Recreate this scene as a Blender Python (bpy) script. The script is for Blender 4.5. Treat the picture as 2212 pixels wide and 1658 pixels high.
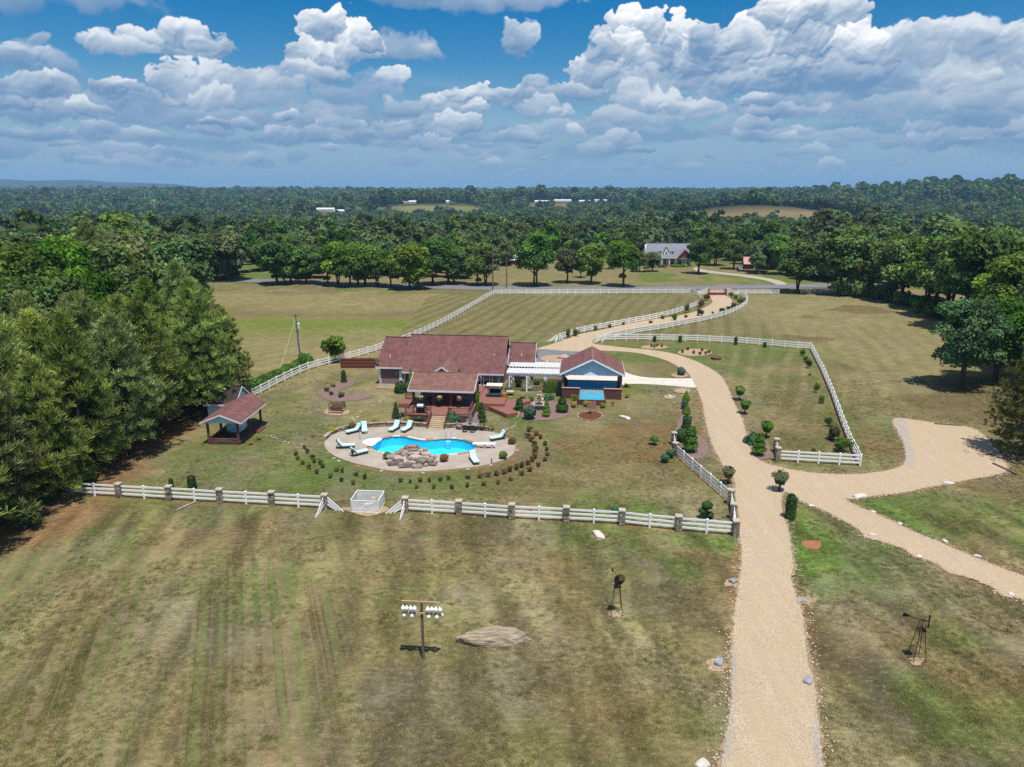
import bpy, bmesh, math, random
import numpy as np
from mathutils import Vector, Matrix, noise as mnoise
from mathutils.geometry import tessellate_polygon

for o in list(bpy.data.objects): bpy.data.objects.remove(o)
scene = bpy.context.scene
R = math.radians
# ---------------------------------------------------------------- camera
CAM_H, PITCH, FPX, CX, CY = 30.0, R(15.4), 1533.0, 1106.0, 829.0
cam_d = bpy.data.cameras.new("camera"); cam = bpy.data.objects.new("camera", cam_d)
scene.collection.objects.link(cam); scene.camera = cam
cam_d.sensor_fit = 'HORIZONTAL'; cam_d.sensor_width = 36.0; cam_d.lens = 36.0 * FPX / 2212.0
cam_d.clip_start = 0.5; cam_d.clip_end = 90000.0
cam.location = (0, 0, CAM_H); cam.rotation_euler = (math.pi / 2 - PITCH, 0, 0)
cP, sP = math.cos(PITCH), math.sin(PITCH)
def ray(px, py):
    a = (px - CX) / FPX; b = (CY - py) / FPX
    return Vector((a, cP + b * sP, -sP + b * cP))
def G(px, py, z=0.0):
    """where the survey photo's line of sight meets the level z: used to measure positions on the ground"""
    d = ray(px, py); t = (z - CAM_H) / d.z
    return Vector((d.x * t, d.y * t, z))
# ---------------------------------------------------------------- light and exposure
scene.view_settings.view_transform = 'Standard'; scene.view_settings.look = 'None'
scene.view_settings.exposure = 0.12; scene.view_settings.gamma = 1.0
scene.view_settings.use_curve_mapping = False
SUN_EL = R(72.0); SUN_AZ = R(160.0)          # azimuth clockwise from +Y; the sun stands high, behind the camera's right shoulder
sun_dir = Vector((math.sin(SUN_AZ) * math.cos(SUN_EL), math.cos(SUN_AZ) * math.cos(SUN_EL), math.sin(SUN_EL)))
sd = bpy.data.lights.new("sun", 'SUN'); sd.energy = 5.0; sd.angle = R(0.53); sd.color = (1.0, 0.955, 0.88)
so = bpy.data.objects.new("sun", sd); scene.collection.objects.link(so)
so.rotation_euler = (-sun_dir).to_track_quat('-Z', 'Y').to_euler(); so.location = (0, 0, 200)
scene.cycles.use_denoising = False
scene.cycles.max_bounces = 6; scene.cycles.diffuse_bounces = 3; scene.cycles.glossy_bounces = 2
scene.cycles.transmission_bounces = 3; scene.cycles.transparent_max_bounces = 8; scene.cycles.volume_bounces = 0
scene.cycles.caustics_reflective = False; scene.cycles.caustics_refractive = False
scene.cycles.sample_clamp_indirect = 4.0
# ---------------------------------------------------------------- node helpers
class NT:
    def __init__(s, tree): s.t = tree; s.n = tree.nodes; s.l = tree.links
    def new(s, typ, **kw):
        n = s.n.new(typ)
        for k, v in kw.items(): setattr(n, k, v)
        return n
    def put(s, sock, v):
        if hasattr(v, 'is_output') or isinstance(v, bpy.types.NodeSocket): s.l.new(v, sock)
        else: sock.default_value = v
    def math(s, op, a, b=0.0, c=None, clamp=False):
        n = s.new('ShaderNodeMath', operation=op, use_clamp=clamp); s.put(n.inputs[0], a); s.put(n.inputs[1], b)
        if c is not None: s.put(n.inputs[2], c)
        return n.outputs[0]
    def vmath(s, op, a, b=None):
        n = s.new('ShaderNodeVectorMath', operation=op); s.put(n.inputs[0], a)
        if b is not None: s.put(n.inputs[1], b)
        return n.outputs['Value'] if op in ('LENGTH', 'DOT_PRODUCT', 'DISTANCE') else n.outputs[0]
    def mix(s, f, a, b, mode='MIX'):
        n = s.new('ShaderNodeMix', data_type='RGBA', blend_type=mode); s.put(n.inputs[0], f); s.put(n.inputs[6], a); s.put(n.inputs[7], b)
        return n.outputs[2]
    def ramp(s, v, a, b, lo=0.0, hi=1.0, smooth=True):
        n = s.new('ShaderNodeMapRange', interpolation_type='SMOOTHSTEP' if smooth else 'LINEAR')
        s.put(n.inputs[0], v); n.inputs[1].default_value = a; n.inputs[2].default_value = b
        n.inputs[3].default_value = lo; n.inputs[4].default_value = hi
        return n.outputs[0]
    def noise(s, vec, scale, detail=3, rough=0.55, dist=0.0):
        n = s.new('ShaderNodeTexNoise'); s.l.new(vec, n.inputs['Vector']); n.inputs['Scale'].default_value = scale
        n.inputs['Detail'].default_value = detail; n.inputs['Roughness'].default_value = rough; n.inputs['Distortion'].default_value = dist
        return n.outputs['Fac']
    def voro(s, vec, scale, detail=0.0, feature='F1'):
        n = s.new('ShaderNodeTexVoronoi', feature=feature); s.l.new(vec, n.inputs['Vector']); n.inputs['Scale'].default_value = scale
        if 'Detail' in n.inputs: n.inputs['Detail'].default_value = detail
        return n.outputs
# numpy value noise
def _hash(ix, iy, seed):
    h = (ix.astype(np.int64)*374761393 + iy.astype(np.int64)*668265263 + seed*1274126177) & 0x7fffffff
    h = ((h ^ (h >> 13)) * 1103515245) & 0x7fffffff
    return ((h ^ (h >> 16)) & 0xffff) / 65535.0
def vnoise(x, y, seed=0):
    x = np.asarray(x, float); y = np.asarray(y, float)
    ix = np.floor(x); iy = np.floor(y); fx = x-ix; fy = y-iy; fx = fx*fx*(3-2*fx); fy = fy*fy*(3-2*fy)
    a = _hash(ix,iy,seed); b = _hash(ix+1,iy,seed); c = _hash(ix,iy+1,seed); d = _hash(ix+1,iy+1,seed)
    return (a*(1-fx)+b*fx)*(1-fy) + (c*(1-fx)+d*fx)*fy
def fbm(x, y, seed=0, oct=4):
    s = 0; a = 0.5; t = 0
    for i in range(oct): s = s + a*vnoise(x*2**i, y*2**i, seed+i*17); t += a; a *= 0.5
    return s/t
def sstep(a, b, x):
    t = np.clip((x-a)/(b-a), 0, 1); return t*t*(3-2*t)
# clouds are computed once into a lat/long map of the sky (all round the horizon), in degrees of azimuth and elevation
CLOUDS = [  # picture x, y, half width, half height, strength, edge softness
 (728,85,70,58,1.3,0),(700,120,62,40,1.1,0),(770,100,46,46,1.2,0),(705,55,48,34,1.2,0),(793,88,26,26,1.0,0),(690,160,60,24,.8,.3),(352,97,128,27,1.15,.25),(405,75,62,30,1.15,.15),(250,100,64,18,.8,.3),(452,102,30,28,.8,.2),
 (225,6,112,30,.75,.9),(40,2,62,28,.7,.9),(82,86,40,17,.7,.6),(28,128,70,32,.9,.4),(150,152,46,26,.6,.7),(20,188,66,22,.9,.3),(128,195,36,24,1.1,.1),(178,240,32,20,1.1,.1),(268,190,46,22,1.0,.1),(252,212,62,20,.7,.5),
 (440,175,76,28,.85,.4),(520,182,80,32,.85,.4),(560,215,120,26,.7,.6),(640,180,66,32,.7,.6),(1010,0,230,30,.95,.7),(1116,92,32,44,.9,.35),(875,112,74,30,.7,.7),(925,108,44,14,.6,.5),(850,168,38,22,1.0,.2),(805,190,62,40,.6,.7),
 (945,222,38,22,.9,.2),(880,235,60,22,.7,.5),(1030,238,24,20,1.0,.1),(1160,234,58,22,.8,.3),(1212,246,32,22,.9,.1),(1240,200,50,20,.75,.4),(1165,182,40,22,.7,.4),(1290,150,50,44,.95,.2),(1300,110,30,30,.8,.3),(1385,68,80,52,1.35,0),(1310,100,30,40,.7,.4),
 (1430,100,90,70,1.3,0),(1345,115,60,50,1.2,0),(1470,160,140,60,1.1,.2),(1330,190,100,40,.7,.5),(1590,85,62,48,1.3,0),(1525,90,26,36,.8,.4),(1690,24,58,44,1.35,0),(1660,70,76,46,1.2,0),(1795,22,58,50,1.3,0),(1780,80,80,46,1.15,.1),
 (1560,120,90,50,1.2,0),(1700,118,110,42,1.2,0),(1848,100,44,40,1.25,0),(1800,150,140,44,.9,.4),(1600,180,150,56,.95,.4),(1965,100,84,36,1.0,.3),(2045,80,70,30,.9,.4),(2130,85,86,40,.9,.4),(2220,95,90,52,1.0,.4),(2000,160,190,56,.9,.6),(2200,180,150,66,.9,.6),
 (1500,236,70,24,.85,.2),(1700,235,160,28,.7,.6),(1950,240,200,34,.7,.6),(2150,255,140,34,.7,.6),(1320,275,120,24,.65,.5),(1680,287,80,12,.85,.3),(1640,270,40,16,.8,.3),(870,282,66,20,.75,.3),(1010,296,70,18,.7,.4),(700,262,200,34,.6,.7),(380,255,200,30,.6,.7),(60,245,110,30,.8,.4),(300,296,60,14,.8,.2),(120,298,110,14,.8,.2),(700,305,220,18,.55,.6),(1140,300,60,18,.7,.4),(1820,300,100,14,.7,.4),(2080,300,120,16,.6,.5),(2190,285,60,14,.7,.3)]
def worley(x, y, seed):
    ix = np.floor(x); iy = np.floor(y); best = np.full(x.shape, 9.0)
    for dx in (-1,0,1):
        for dy in (-1,0,1):
            cx = ix+dx; cy = iy+dy
            d = (cx+_hash(cx,cy,seed)-x)**2 + (cy+_hash(cx,cy,seed+77)-y)**2
            best = np.minimum(best, d)
    return np.sqrt(best)
def cloud_list():
    """named clouds in view plus the same kind of fair-weather cumulus all round the horizon: az, el, half sizes in degrees, strength, softness"""
    out = []
    for x, y, w, h, st, sf in CLOUDS:
        d = ray(x, y).normalized()
        out.append((math.degrees(math.atan2(d.x, d.y)), math.degrees(math.asin(d.z)), math.degrees(w*1.0/FPX), math.degrees(h*1.0/FPX), st, sf))
    rng = random.Random(12)
    for k in range(620):                                   # small far ones low over the land
        e = 1.3 + 5.6*rng.random()**1.25; w = rng.uniform(.7, 2.6)*(0.35+e/7.0); 
        out.append((rng.uniform(-180,180), e, w, w*rng.uniform(.28,.6), rng.uniform(.5,1.15), rng.choice((.1,.3,.5,.7,.8))))
    for k in range(420):                                   # larger ones out of this view
        e = 5 + 80*rng.random()**1.6; a = rng.uniform(-180,180)
        if abs(a) < 41 and e < 17: continue
        w = rng.uniform(2.5, 7); out.append((a, e, w/max(.3, math.cos(R(e))), w*rng.uniform(.35,.75), rng.uniform(.6,1.3), rng.choice((0,.2,.4,.7))))
    return out
def cloud_map(az1, el1):
    """az1 rising, el1 falling (degrees) -> premultiplied-free rgba map of the clouds"""
    az, el = np.meshgrid(az1, el1); dA = az1[1]-az1[0]; dE = el1[0]-el1[1]
    wx = (fbm(az/1.9, el/1.9, 5, 5)-.5); wy = (fbm(az/1.9+40, el/1.9, 9, 5)-.5)
    fa = np.clip(el/6.0, .5, 1.0)                           # lumps shrink with distance
    A = az + wx*2.3*fa; E = el + wy*1.7*fa
    p1 = worley(A/1.7, E/1.5, 3); p2 = worley(A/.75, E/.68, 4); p3 = worley(A/.34, E/.33, 6)
    fb = fbm(az/1.5, el/1.1, 11, 5)-.5
    lump = .60*(.45-p1) + .36*(.45-p2) + .20*(.45-p3)
    big = fbm(az/4.5+17, el/2.2, 91, 3)
    fine = .34*(.45-p2) + .26*(.45-p3) + .25*(.45-p1)
    soft_l = .60*(.45-p1) + .22*(.45-p2) + .05*(.45-p3); gy = np.gradient(soft_l, dE, axis=0); gx = np.gradient(soft_l, dA, axis=1)
    det = np.clip(.16*gy+.06*gx, -.5, .5)*np.clip(.4+dE*0+1,0,1)
    rgb = np.zeros(az.shape+(3,)); al = np.zeros(az.shape)
    # thin grey-blue bank behind
    q = fbm(az/6+9, (el+wy*.8)/1.3, 61, 5); bank = sstep(.44, .66, q)*sstep(.6, 3.2, el)*(1-sstep(5.5, 8.5, el))*.75
    bl = sstep(.40, .75, fbm(az/3.4+3, (el+wy)/.8, 63, 5))
    rgb[:] = np.array((.165,.300,.475)) + (np.array((.40,.485,.585))-np.array((.165,.300,.475)))*bl[...,None]*.75; al[:] = bank
    cl = cloud_list(); cl.sort(key=lambda c: -(c[2]*c[3])*(1.0+.6*c[5]))
    shade = np.array((.145,.268,.455)); mid = np.array((.42,.515,.635)); lit = np.array((.95,.965,.985))
    for a0, e0, sw, sh, st, sf in cl:
        mg = 1.9; i0 = int((el1[0]-(e0+sh*mg+1.2))/dE); i1 = int((el1[0]-(e0-sh*mg-1.2))/dE)+1
        j0 = int((a0-sw*mg-1.5-az1[0])/dA); j1 = int((a0+sw*mg+1.5-az1[0])/dA)+1
        i0 = max(0,i0); j0 = max(0,j0); i1 = min(len(el1),i1); j1 = min(len(az1),j1)
        if i1-i0 < 2 or j1-j0 < 2: continue
        sl = (slice(i0,i1), slice(j0,j1)); de = E[sl]-e0
        r = np.sqrt(((A[sl]-a0)/sw)**2 + (np.where(de < 0, de*1.45, de)/sh)**2)
        k = min(1.0, .74+sh/4); hard = 1-sf*.8
        d = st*(1-r) + .70*k*fb[sl] + hard*k*np.where(sh > .9, lump[sl], fine[sl]) + .02
        d = np.where(st*(1-r) < -.13, -1.0, d)
        below = np.clip(-(el[sl]-e0)/sh, 0, 1)
        wd = .03 + .34*sf + .30*below
        a = sstep(-.02, 1, d/wd)*sstep(.5, 1.9, el[sl])
        a = a*(1-.35*sf)
        v = (el[sl]+wy[sl]*.9*fa[sl]-e0)/sh                     # -1 base .. 1 crown
        lt = .42 + .62*v + det[sl]*hard*1.35 + .55*fb[sl] + (.95 if st < 1.15 else .45)*(big[sl]-.52) + (.10 if st > 1.15 else 0) - .12*np.clip(d-.4,0,1)
        lt = np.clip(lt, 0, 1)*(1-.5*sf)*(.55+.45*min(1.0, st))
        lt = lt*(.66+.34*sstep(3.0, 10, el[sl]))
        c = np.where(lt[...,None] < .45, shade+(mid-shade)*(lt[...,None]/.45), mid+(lit-mid)*((lt[...,None]-.45)/.55))
        hz = ((1-sstep(.8, 5.5, el[sl]))*.50)[...,None]
        c = c*(1-hz) + np.array((.190,.325,.490))*hz
        al0 = al[sl]; an = a + al0*(1-a)
        rgb[sl] = (c*a[...,None] + rgb[sl]*(al0*(1-a))[...,None])/np.maximum(an,1e-4)[...,None]; al[sl] = an
    return np.dstack([rgb, al])
# ---------------------------------------------------------------- world: Nishita sky with fair-weather cumulus
world = bpy.data.worlds.new("World"); scene.world = world; world.use_nodes = True
world.cycles.sampling_method = 'MANUAL'; world.cycles.sample_map_resolution = 1024
def sky_image(name, rgba):                                  # rows arrive top first, images store bottom first
    h, w = rgba.shape[:2]; im = bpy.data.images.new(name, w, h, alpha=True, float_buffer=True, is_data=True)
    im.alpha_mode = 'CHANNEL_PACKED'
    im.pixels.foreach_set(np.ascontiguousarray(rgba[::-1], dtype=np.float32).ravel()); im.pack(); return im
SEC, TOP = 46.0, 22.0
front_map = sky_image("cloud_cover_ahead", cloud_map(np.linspace(-SEC, SEC, 1600), np.linspace(TOP, 0, 420)))
round_map = sky_image("cloud_cover_all_round", cloud_map(np.linspace(-180, 180, 900), np.linspace(90, 0, 300)))
wt = NT(world.node_tree); wt.n.clear()
tc = wt.new('ShaderNodeTexCoord'); s3 = wt.new('ShaderNodeSeparateXYZ'); wt.l.new(tc.outputs['Generated'], s3.inputs[0])
AZ = wt.math('ARCTAN2', s3.outputs[0], s3.outputs[1]); EL = wt.math('MAXIMUM', wt.math('ARCSINE', s3.outputs[2]), 0.0)
def sky_tex(img, half, top):
    cb = wt.new('ShaderNodeCombineXYZ'); wt.l.new(wt.math('MULTIPLY_ADD', AZ, 0.5/R(half), 0.5), cb.inputs[0]); wt.l.new(wt.math('DIVIDE', EL, R(top)), cb.inputs[1])
    n = wt.new('ShaderNodeTexImage', extension='EXTEND', interpolation='Cubic' if half < 90 else 'Linear'); n.image = img; wt.l.new(cb.outputs[0], n.inputs[0]); return n
ta = sky_tex(front_map, SEC, TOP); tb = sky_tex(round_map, 180.0, 90.0)
near = wt.math('MULTIPLY', wt.ramp(wt.math('ABSOLUTE', AZ), R(SEC-4), R(SEC-.5), 1, 0), wt.ramp(EL, R(TOP-4), R(TOP-.5), 1, 0))
CS = 1.0/0.1
ccol = wt.mix(1.0, wt.mix(near, tb.outputs[0], ta.outputs[0]), (CS, CS, CS, 1), 'MULTIPLY')
mask = wt.new('ShaderNodeMix'); wt.l.new(near, mask.inputs[0]); wt.l.new(tb.outputs[1], mask.inputs[2]); wt.l.new(ta.outputs[1], mask.inputs[3])
sky = wt.new('ShaderNodeTexSky', sky_type='NISHITA'); sky.sun_disc = False; sky.sun_elevation = SUN_EL; sky.sun_rotation = SUN_AZ
sky.altitude = 250; sky.air_density = 1.0; sky.dust_density = 0.4; sky.ozone_density = 3.0
hs = wt.new('ShaderNodeHueSaturation'); hs.inputs['Saturation'].default_value = 1.6; hs.inputs['Value'].default_value = 0.85; wt.l.new(sky.outputs[0], hs.inputs['Color'])
air = wt.mix(wt.ramp(EL, .0, .16, 1, 0), hs.outputs[0], (.235*CS,.388*CS,.555*CS,1))   # humid air low over the land
col = wt.mix(mask.outputs[0], air, ccol)
bg = wt.new('ShaderNodeBackground'); wt.l.new(col, bg.inputs[0]); bg.inputs[1].default_value = 0.1
wo = wt.new('ShaderNodeOutputWorld'); wt.l.new(bg.outputs[0], wo.inputs[0])
# ---------------------------------------------------------------- materials
MATS = {}
def c4(c): return (c[0], c[1], c[2], 1.0)
def mat(name, col, col2=None, scale=3.0, detail=3, rough=0.75, spec=0.25, bump=0.0, bscale=None, metal=0.0, stretch=None, rnd=0.0, tint=False, transl=0.0):
    """principled material: two real colours blended by noise, optional bump, per-object and per-leaf variation"""
    if name in MATS: return MATS[name]
    m = bpy.data.materials.new(name); m.use_nodes = True; t = NT(m.node_tree); t.n.clear()
    out = t.new('ShaderNodeOutputMaterial'); p = t.new('ShaderNodeBsdfPrincipled')
    geo = t.new('ShaderNodeNewGeometry'); vec = geo.outputs['Position']
    if stretch:
        mp = t.new('ShaderNodeMapping'); mp.inputs['Scale'].default_value = stretch; t.l.new(vec, mp.inputs['Vector']); vec = mp.outputs[0]
    col2 = col2 or tuple(c * 0.72 for c in col)
    f = t.ramp(t.noise(vec, scale, detail, 0.62), 0.3, 0.7)
    c = t.mix(f, c4(col2), c4(col))
    if tint:
        at = t.new('ShaderNodeAttribute', attribute_name='tint')
        c = t.mix(1.0, c, at.outputs['Color'], 'MULTIPLY')
    if rnd:
        oi = t.new('ShaderNodeObjectInfo'); hs = t.new('ShaderNodeHueSaturation')
        t.l.new(t.ramp(oi.outputs['Random'], 0, 1, 1 - rnd, 1 + rnd, False), hs.inputs['Value'])
        t.l.new(t.ramp(t.math('FRACT', t.math('MULTIPLY', oi.outputs['Random'], 7.31)), 0, 1, 0.5 - rnd * 0.07, 0.5 + rnd * 0.07, False), hs.inputs['Hue'])
        t.l.new(t.ramp(t.math('FRACT', t.math('MULTIPLY', oi.outputs['Random'], 3.77)), 0, 1, 1 - rnd * .6, 1 + rnd * .4, False), hs.inputs['Saturation'])
        t.l.new(c, hs.inputs['Color']); c = hs.outputs[0]
    t.l.new(c, p.inputs['Base Color']); p.inputs['Roughness'].default_value = rough
    p.inputs['Specular IOR Level'].default_value = spec; p.inputs['Metallic'].default_value = metal
    if bump:
        b = t.new('ShaderNodeBump'); b.inputs['Strength'].default_value = 1.0; b.inputs['Distance'].default_value = bump
        t.l.new(t.noise(vec, bscale or scale * 4, 4, 0.6), b.inputs['Height']); t.l.new(b.outputs[0], p.inputs['Normal'])
    if transl:
        tr = t.new('ShaderNodeBsdfTranslucent'); t.l.new(t.mix(1.0, c, (1.15, 1.25, 0.6, 1), 'MULTIPLY'), tr.inputs['Color'])
        mx = t.new('ShaderNodeMixShader'); mx.inputs[0].default_value = transl
        t.l.new(p.outputs[0], mx.inputs[1]); t.l.new(tr.outputs[0], mx.inputs[2]); t.l.new(mx.outputs[0], out.inputs[0])
    else: t.l.new(p.outputs[0], out.inputs[0])
    MATS[name] = m; return m
# ---------------------------------------------------------------- mesh helpers
COL = scene.collection
class MB:
    """collects boxes, bars, tubes, lathes; build() links them as one mesh object"""
    def __init__(s): s.v = []; s.f = []
    def add(s, vs, fs):
        k = len(s.v); s.v += [tuple(v) for v in vs]; s.f += [tuple(i + k for i in f) for f in fs]; return s
    def box(s, x0, x1, y0, y1, z0, z1):
        return s.add([(x0,y0,z0),(x1,y0,z0),(x1,y1,z0),(x0,y1,z0),(x0,y0,z1),(x1,y0,z1),(x1,y1,z1),(x0,y1,z1)],
                     [(0,3,2,1),(4,5,6,7),(0,1,5,4),(1,2,6,5),(2,3,7,6),(3,0,4,7)])
    def bar(s, a, b, w, h, up=(0,0,1)):
        a = Vector(a); b = Vector(b); d = (b - a).normalized(); u = Vector(up)
        if abs(d.dot(u)) > 0.98: u = Vector((0,1,0))
        r = d.cross(u).normalized() * w / 2; u = r.cross(d).normalized() * h / 2
        return s.add([a-r-u,a+r-u,a+r+u,a-r+u,b-r-u,b+r-u,b+r+u,b-r+u],[(0,1,2,3),(7,6,5,4),(4,5,1,0),(5,6,2,1),(6,7,3,2),(7,4,0,3)])
    def tube(s, pts, rad, n=6, cap=True):
        pts = [Vector(p) for p in pts]
        if not hasattr(rad, '__len__'): rad = [rad] * len(pts)
        k = len(s.v); ref = Vector((0.31, 0.9, 0.23))
        for i, p in enumerate(pts):
            d = (pts[min(i+1, len(pts)-1)] - pts[max(i-1, 0)]).normalized()
            u = ref if abs(d.dot(ref)) < 0.95 else Vector((1,0,0))
            a = d.cross(u).normalized(); b = d.cross(a)
            for j in range(n):
                w = 2*math.pi*j/n; s.v.append(tuple(p + (a*math.cos(w) + b*math.sin(w)) * rad[i]))
        for i in range(len(pts)-1):
            for j in range(n):
                s.f.append((k+i*n+j, k+i*n+(j+1)%n, k+(i+1)*n+(j+1)%n, k+(i+1)*n+j))
        if cap:
            s.f.append(tuple(k+j for j in range(n))[::-1]); s.f.append(tuple(k+(len(pts)-1)*n+j for j in range(n)))
        return s
    def lathe(s, prof, n=12, cx=0, cy=0, cap=True):
        k = len(s.v)
        for r, z in prof:
            for j in range(n):
                w = 2*math.pi*j/n; s.v.append((cx + r*math.cos(w), cy + r*math.sin(w), z))
        for i in range(len(prof)-1):
            for j in range(n): s.f.append((k+i*n+j, k+i*n+(j+1)%n, k+(i+1)*n+(j+1)%n, k+(i+1)*n+j))
        if cap:
            s.f.append(tuple(k+j for j in range(n))[::-1]); s.f.append(tuple(k+(len(prof)-1)*n+j for j in range(n)))
        return s
    def prism(s, poly, axis, a, b):
        """poly: 2D outline; extruded along axis 'x' (poly=(y,z)), 'y' (poly=(x,z)) or 'z' (poly=(x,y))"""
        n = len(poly)
        def V(p, t): return (t,p[0],p[1]) if axis=='x' else (p[0],t,p[1]) if axis=='y' else (p[0],p[1],t)
        return s.add([V(p,a) for p in poly]+[V(p,b) for p in poly],
            [tuple(range(n))[::-1], tuple(range(n,2*n))]+[(i,(i+1)%n,n+(i+1)%n,n+i) for i in range(n)])
    def mesh(s, name, m=None, smooth=False):
        me = bpy.data.meshes.new(name); me.from_pydata(s.v, [], s.f)
        bm = bmesh.new(); bm.from_mesh(me); bmesh.ops.recalc_face_normals(bm, faces=bm.faces); bm.to_mesh(me); bm.free()
        if m: me.materials.append(m)
        if smooth: me.polygons.foreach_set('use_smooth', [True]*len(me.polygons))
        return me
    def build(s, name, m, parent=None, smooth=False, loc=None, rz=0.0):
        return put(name, s.mesh(name, m, smooth), parent, loc, rz)
def put(name, me, parent=None, loc=None, rz=0.0, scale=None, label=None):
    o = bpy.data.objects.new(name, me); COL.objects.link(o); o.parent = parent
    if loc is not None: o.location = loc
    o.rotation_euler[2] = rz
    if scale is not None: o.scale = scale if hasattr(scale,'__len__') else (scale,)*3
    if label: o['label'] = label
    return o
def tag(o, label, cat, group=None):
    o['label'] = label; o['category'] = cat
    if group: o['group'] = group
    return o
def thing(name, label, cat, loc=(0,0,0), rz=0.0, group=None, scale=None):
    o = bpy.data.objects.new(name, None); COL.objects.link(o); o.location = loc; o.rotation_euler = (0,0,rz)
    o.empty_display_size = 0.2
    if scale is not None: o.scale = scale if hasattr(scale,'__len__') else (scale,)*3
    return tag(o, label, cat, group)
def copy_tree(o, parent=None):
    c = o.copy(); COL.objects.link(c); c.parent = parent
    for ch in list(o.children): copy_tree(ch, c)
    return c
def npmesh(name, V, Fc, m=None, tint=None):
    """fast mesh from arrays; Fc (n,k)"""
    V = np.asarray(V, dtype=np.float32); Fc = np.asarray(Fc, dtype=np.int32); n, k = Fc.shape
    me = bpy.data.meshes.new(name); me.vertices.add(len(V)); me.vertices.foreach_set('co', V.ravel())
    me.loops.add(n*k); me.loops.foreach_set('vertex_index', Fc.ravel())
    me.polygons.add(n); me.polygons.foreach_set('loop_start', np.arange(0, n*k, k, dtype=np.int32))
    try: me.polygons.foreach_set('loop_total', np.full(n, k, dtype=np.int32))
    except Exception: pass
    if tint is not None:
        a = me.color_attributes.new('tint', 'FLOAT_COLOR', 'POINT'); a.data.foreach_set('color', np.asarray(tint, dtype=np.float32).ravel())
    me.update(calc_edges=True); me.validate()
    if m: me.materials.append(m)
    return me
def ordinal(n):
    return str(n) + ('th' if 10 <= n % 100 <= 20 else {1:'st',2:'nd',3:'rd'}.get(n % 10, 'th'))
def inside(poly, X, Y):
    ins = np.zeros(X.shape, bool); n = len(poly)
    for i in range(n):
        x0,y0 = poly[i]; x1,y1 = poly[(i+1)%n]
        if y0 == y1: continue
        c = ((y0 > Y) != (y1 > Y)) & (X < (x1-x0)*(Y-y0)/(y1-y0)+x0); ins ^= c
    return ins
def segdist(pts, X, Y, closed=True):
    d = np.full(X.shape, 1e9); n = len(pts)
    for i in range(n if closed else n-1):
        ax,ay = pts[i]; bx,by = pts[(i+1)%n]; dx,dy = bx-ax, by-ay; L = dx*dx+dy*dy+1e-9
        t = np.clip(((X-ax)*dx+(Y-ay)*dy)/L,0,1); d = np.minimum(d, np.hypot(X-ax-t*dx, Y-ay-t*dy))
    return d
def pxpoly(pts, z=0.0): return [tuple(G(x, y, z)[:2]) for x, y in pts]
def smooth_closed(pts, step=0.5, jit=0.0, seed=1, closed=True):
    """Catmull-Rom through measured outline points, resampled, slightly ragged"""
    rng = random.Random(seed); out = []; n = len(pts)
    for i in range(n if closed else n-1):
        g = (lambda k: pts[k % n]) if closed else (lambda k: pts[max(0,min(n-1,k))])
        p0,p1,p2,p3 = [Vector(g(i+k-1)) for k in range(4)]
        m = max(1, int((p2-p1).length/step))
        for j in range(m):
            t = j/m
            q = 0.5*((2*p1)+(p2-p0)*t+(2*p0-5*p1+4*p2-p3)*t*t+(3*p1-p0-3*p2+p3)*t**3)
            out.append((q.x+rng.uniform(-jit,jit), q.y+rng.uniform(-jit,jit)))
    if not closed: out.append(tuple(pts[-1][:2]))
    return out
def sheet(name, outline, z, m, parent=None, holes=(), depth=0.0):
    loops = [[Vector((x,y,z)) for x,y in outline]]+[[Vector((x,y,z)) for x,y in h] for h in holes]
    tris = tessellate_polygon(loops); flat = [v for l in loops for v in l]
    mb = MB(); mb.v = [tuple(v) for v in flat]; mb.f = [tuple(t) for t in tris]
    me = bpy.data.meshes.new(name)
    if depth:
        k = len(mb.v); mb.v += [(x,y,zz-depth) for x,y,zz in mb.v]; b = 0
        for l in loops:
            n = len(l)
            for i in range(n): mb.f.append((b+i,b+(i+1)%n,k+b+(i+1)%n,k+b+i))
            b += n
    me.from_pydata(mb.v, [], mb.f)
    bm = bmesh.new(); bm.from_mesh(me)
    for f in bm.faces:
        if abs(f.normal.z) > 0.5 and f.normal.z < 0: f.normal_flip()
    bm.to_mesh(me); bm.free(); me.materials.append(m)
    return put(name, me, parent)
def structure(o): o['kind'] = 'structure'; return o
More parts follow.
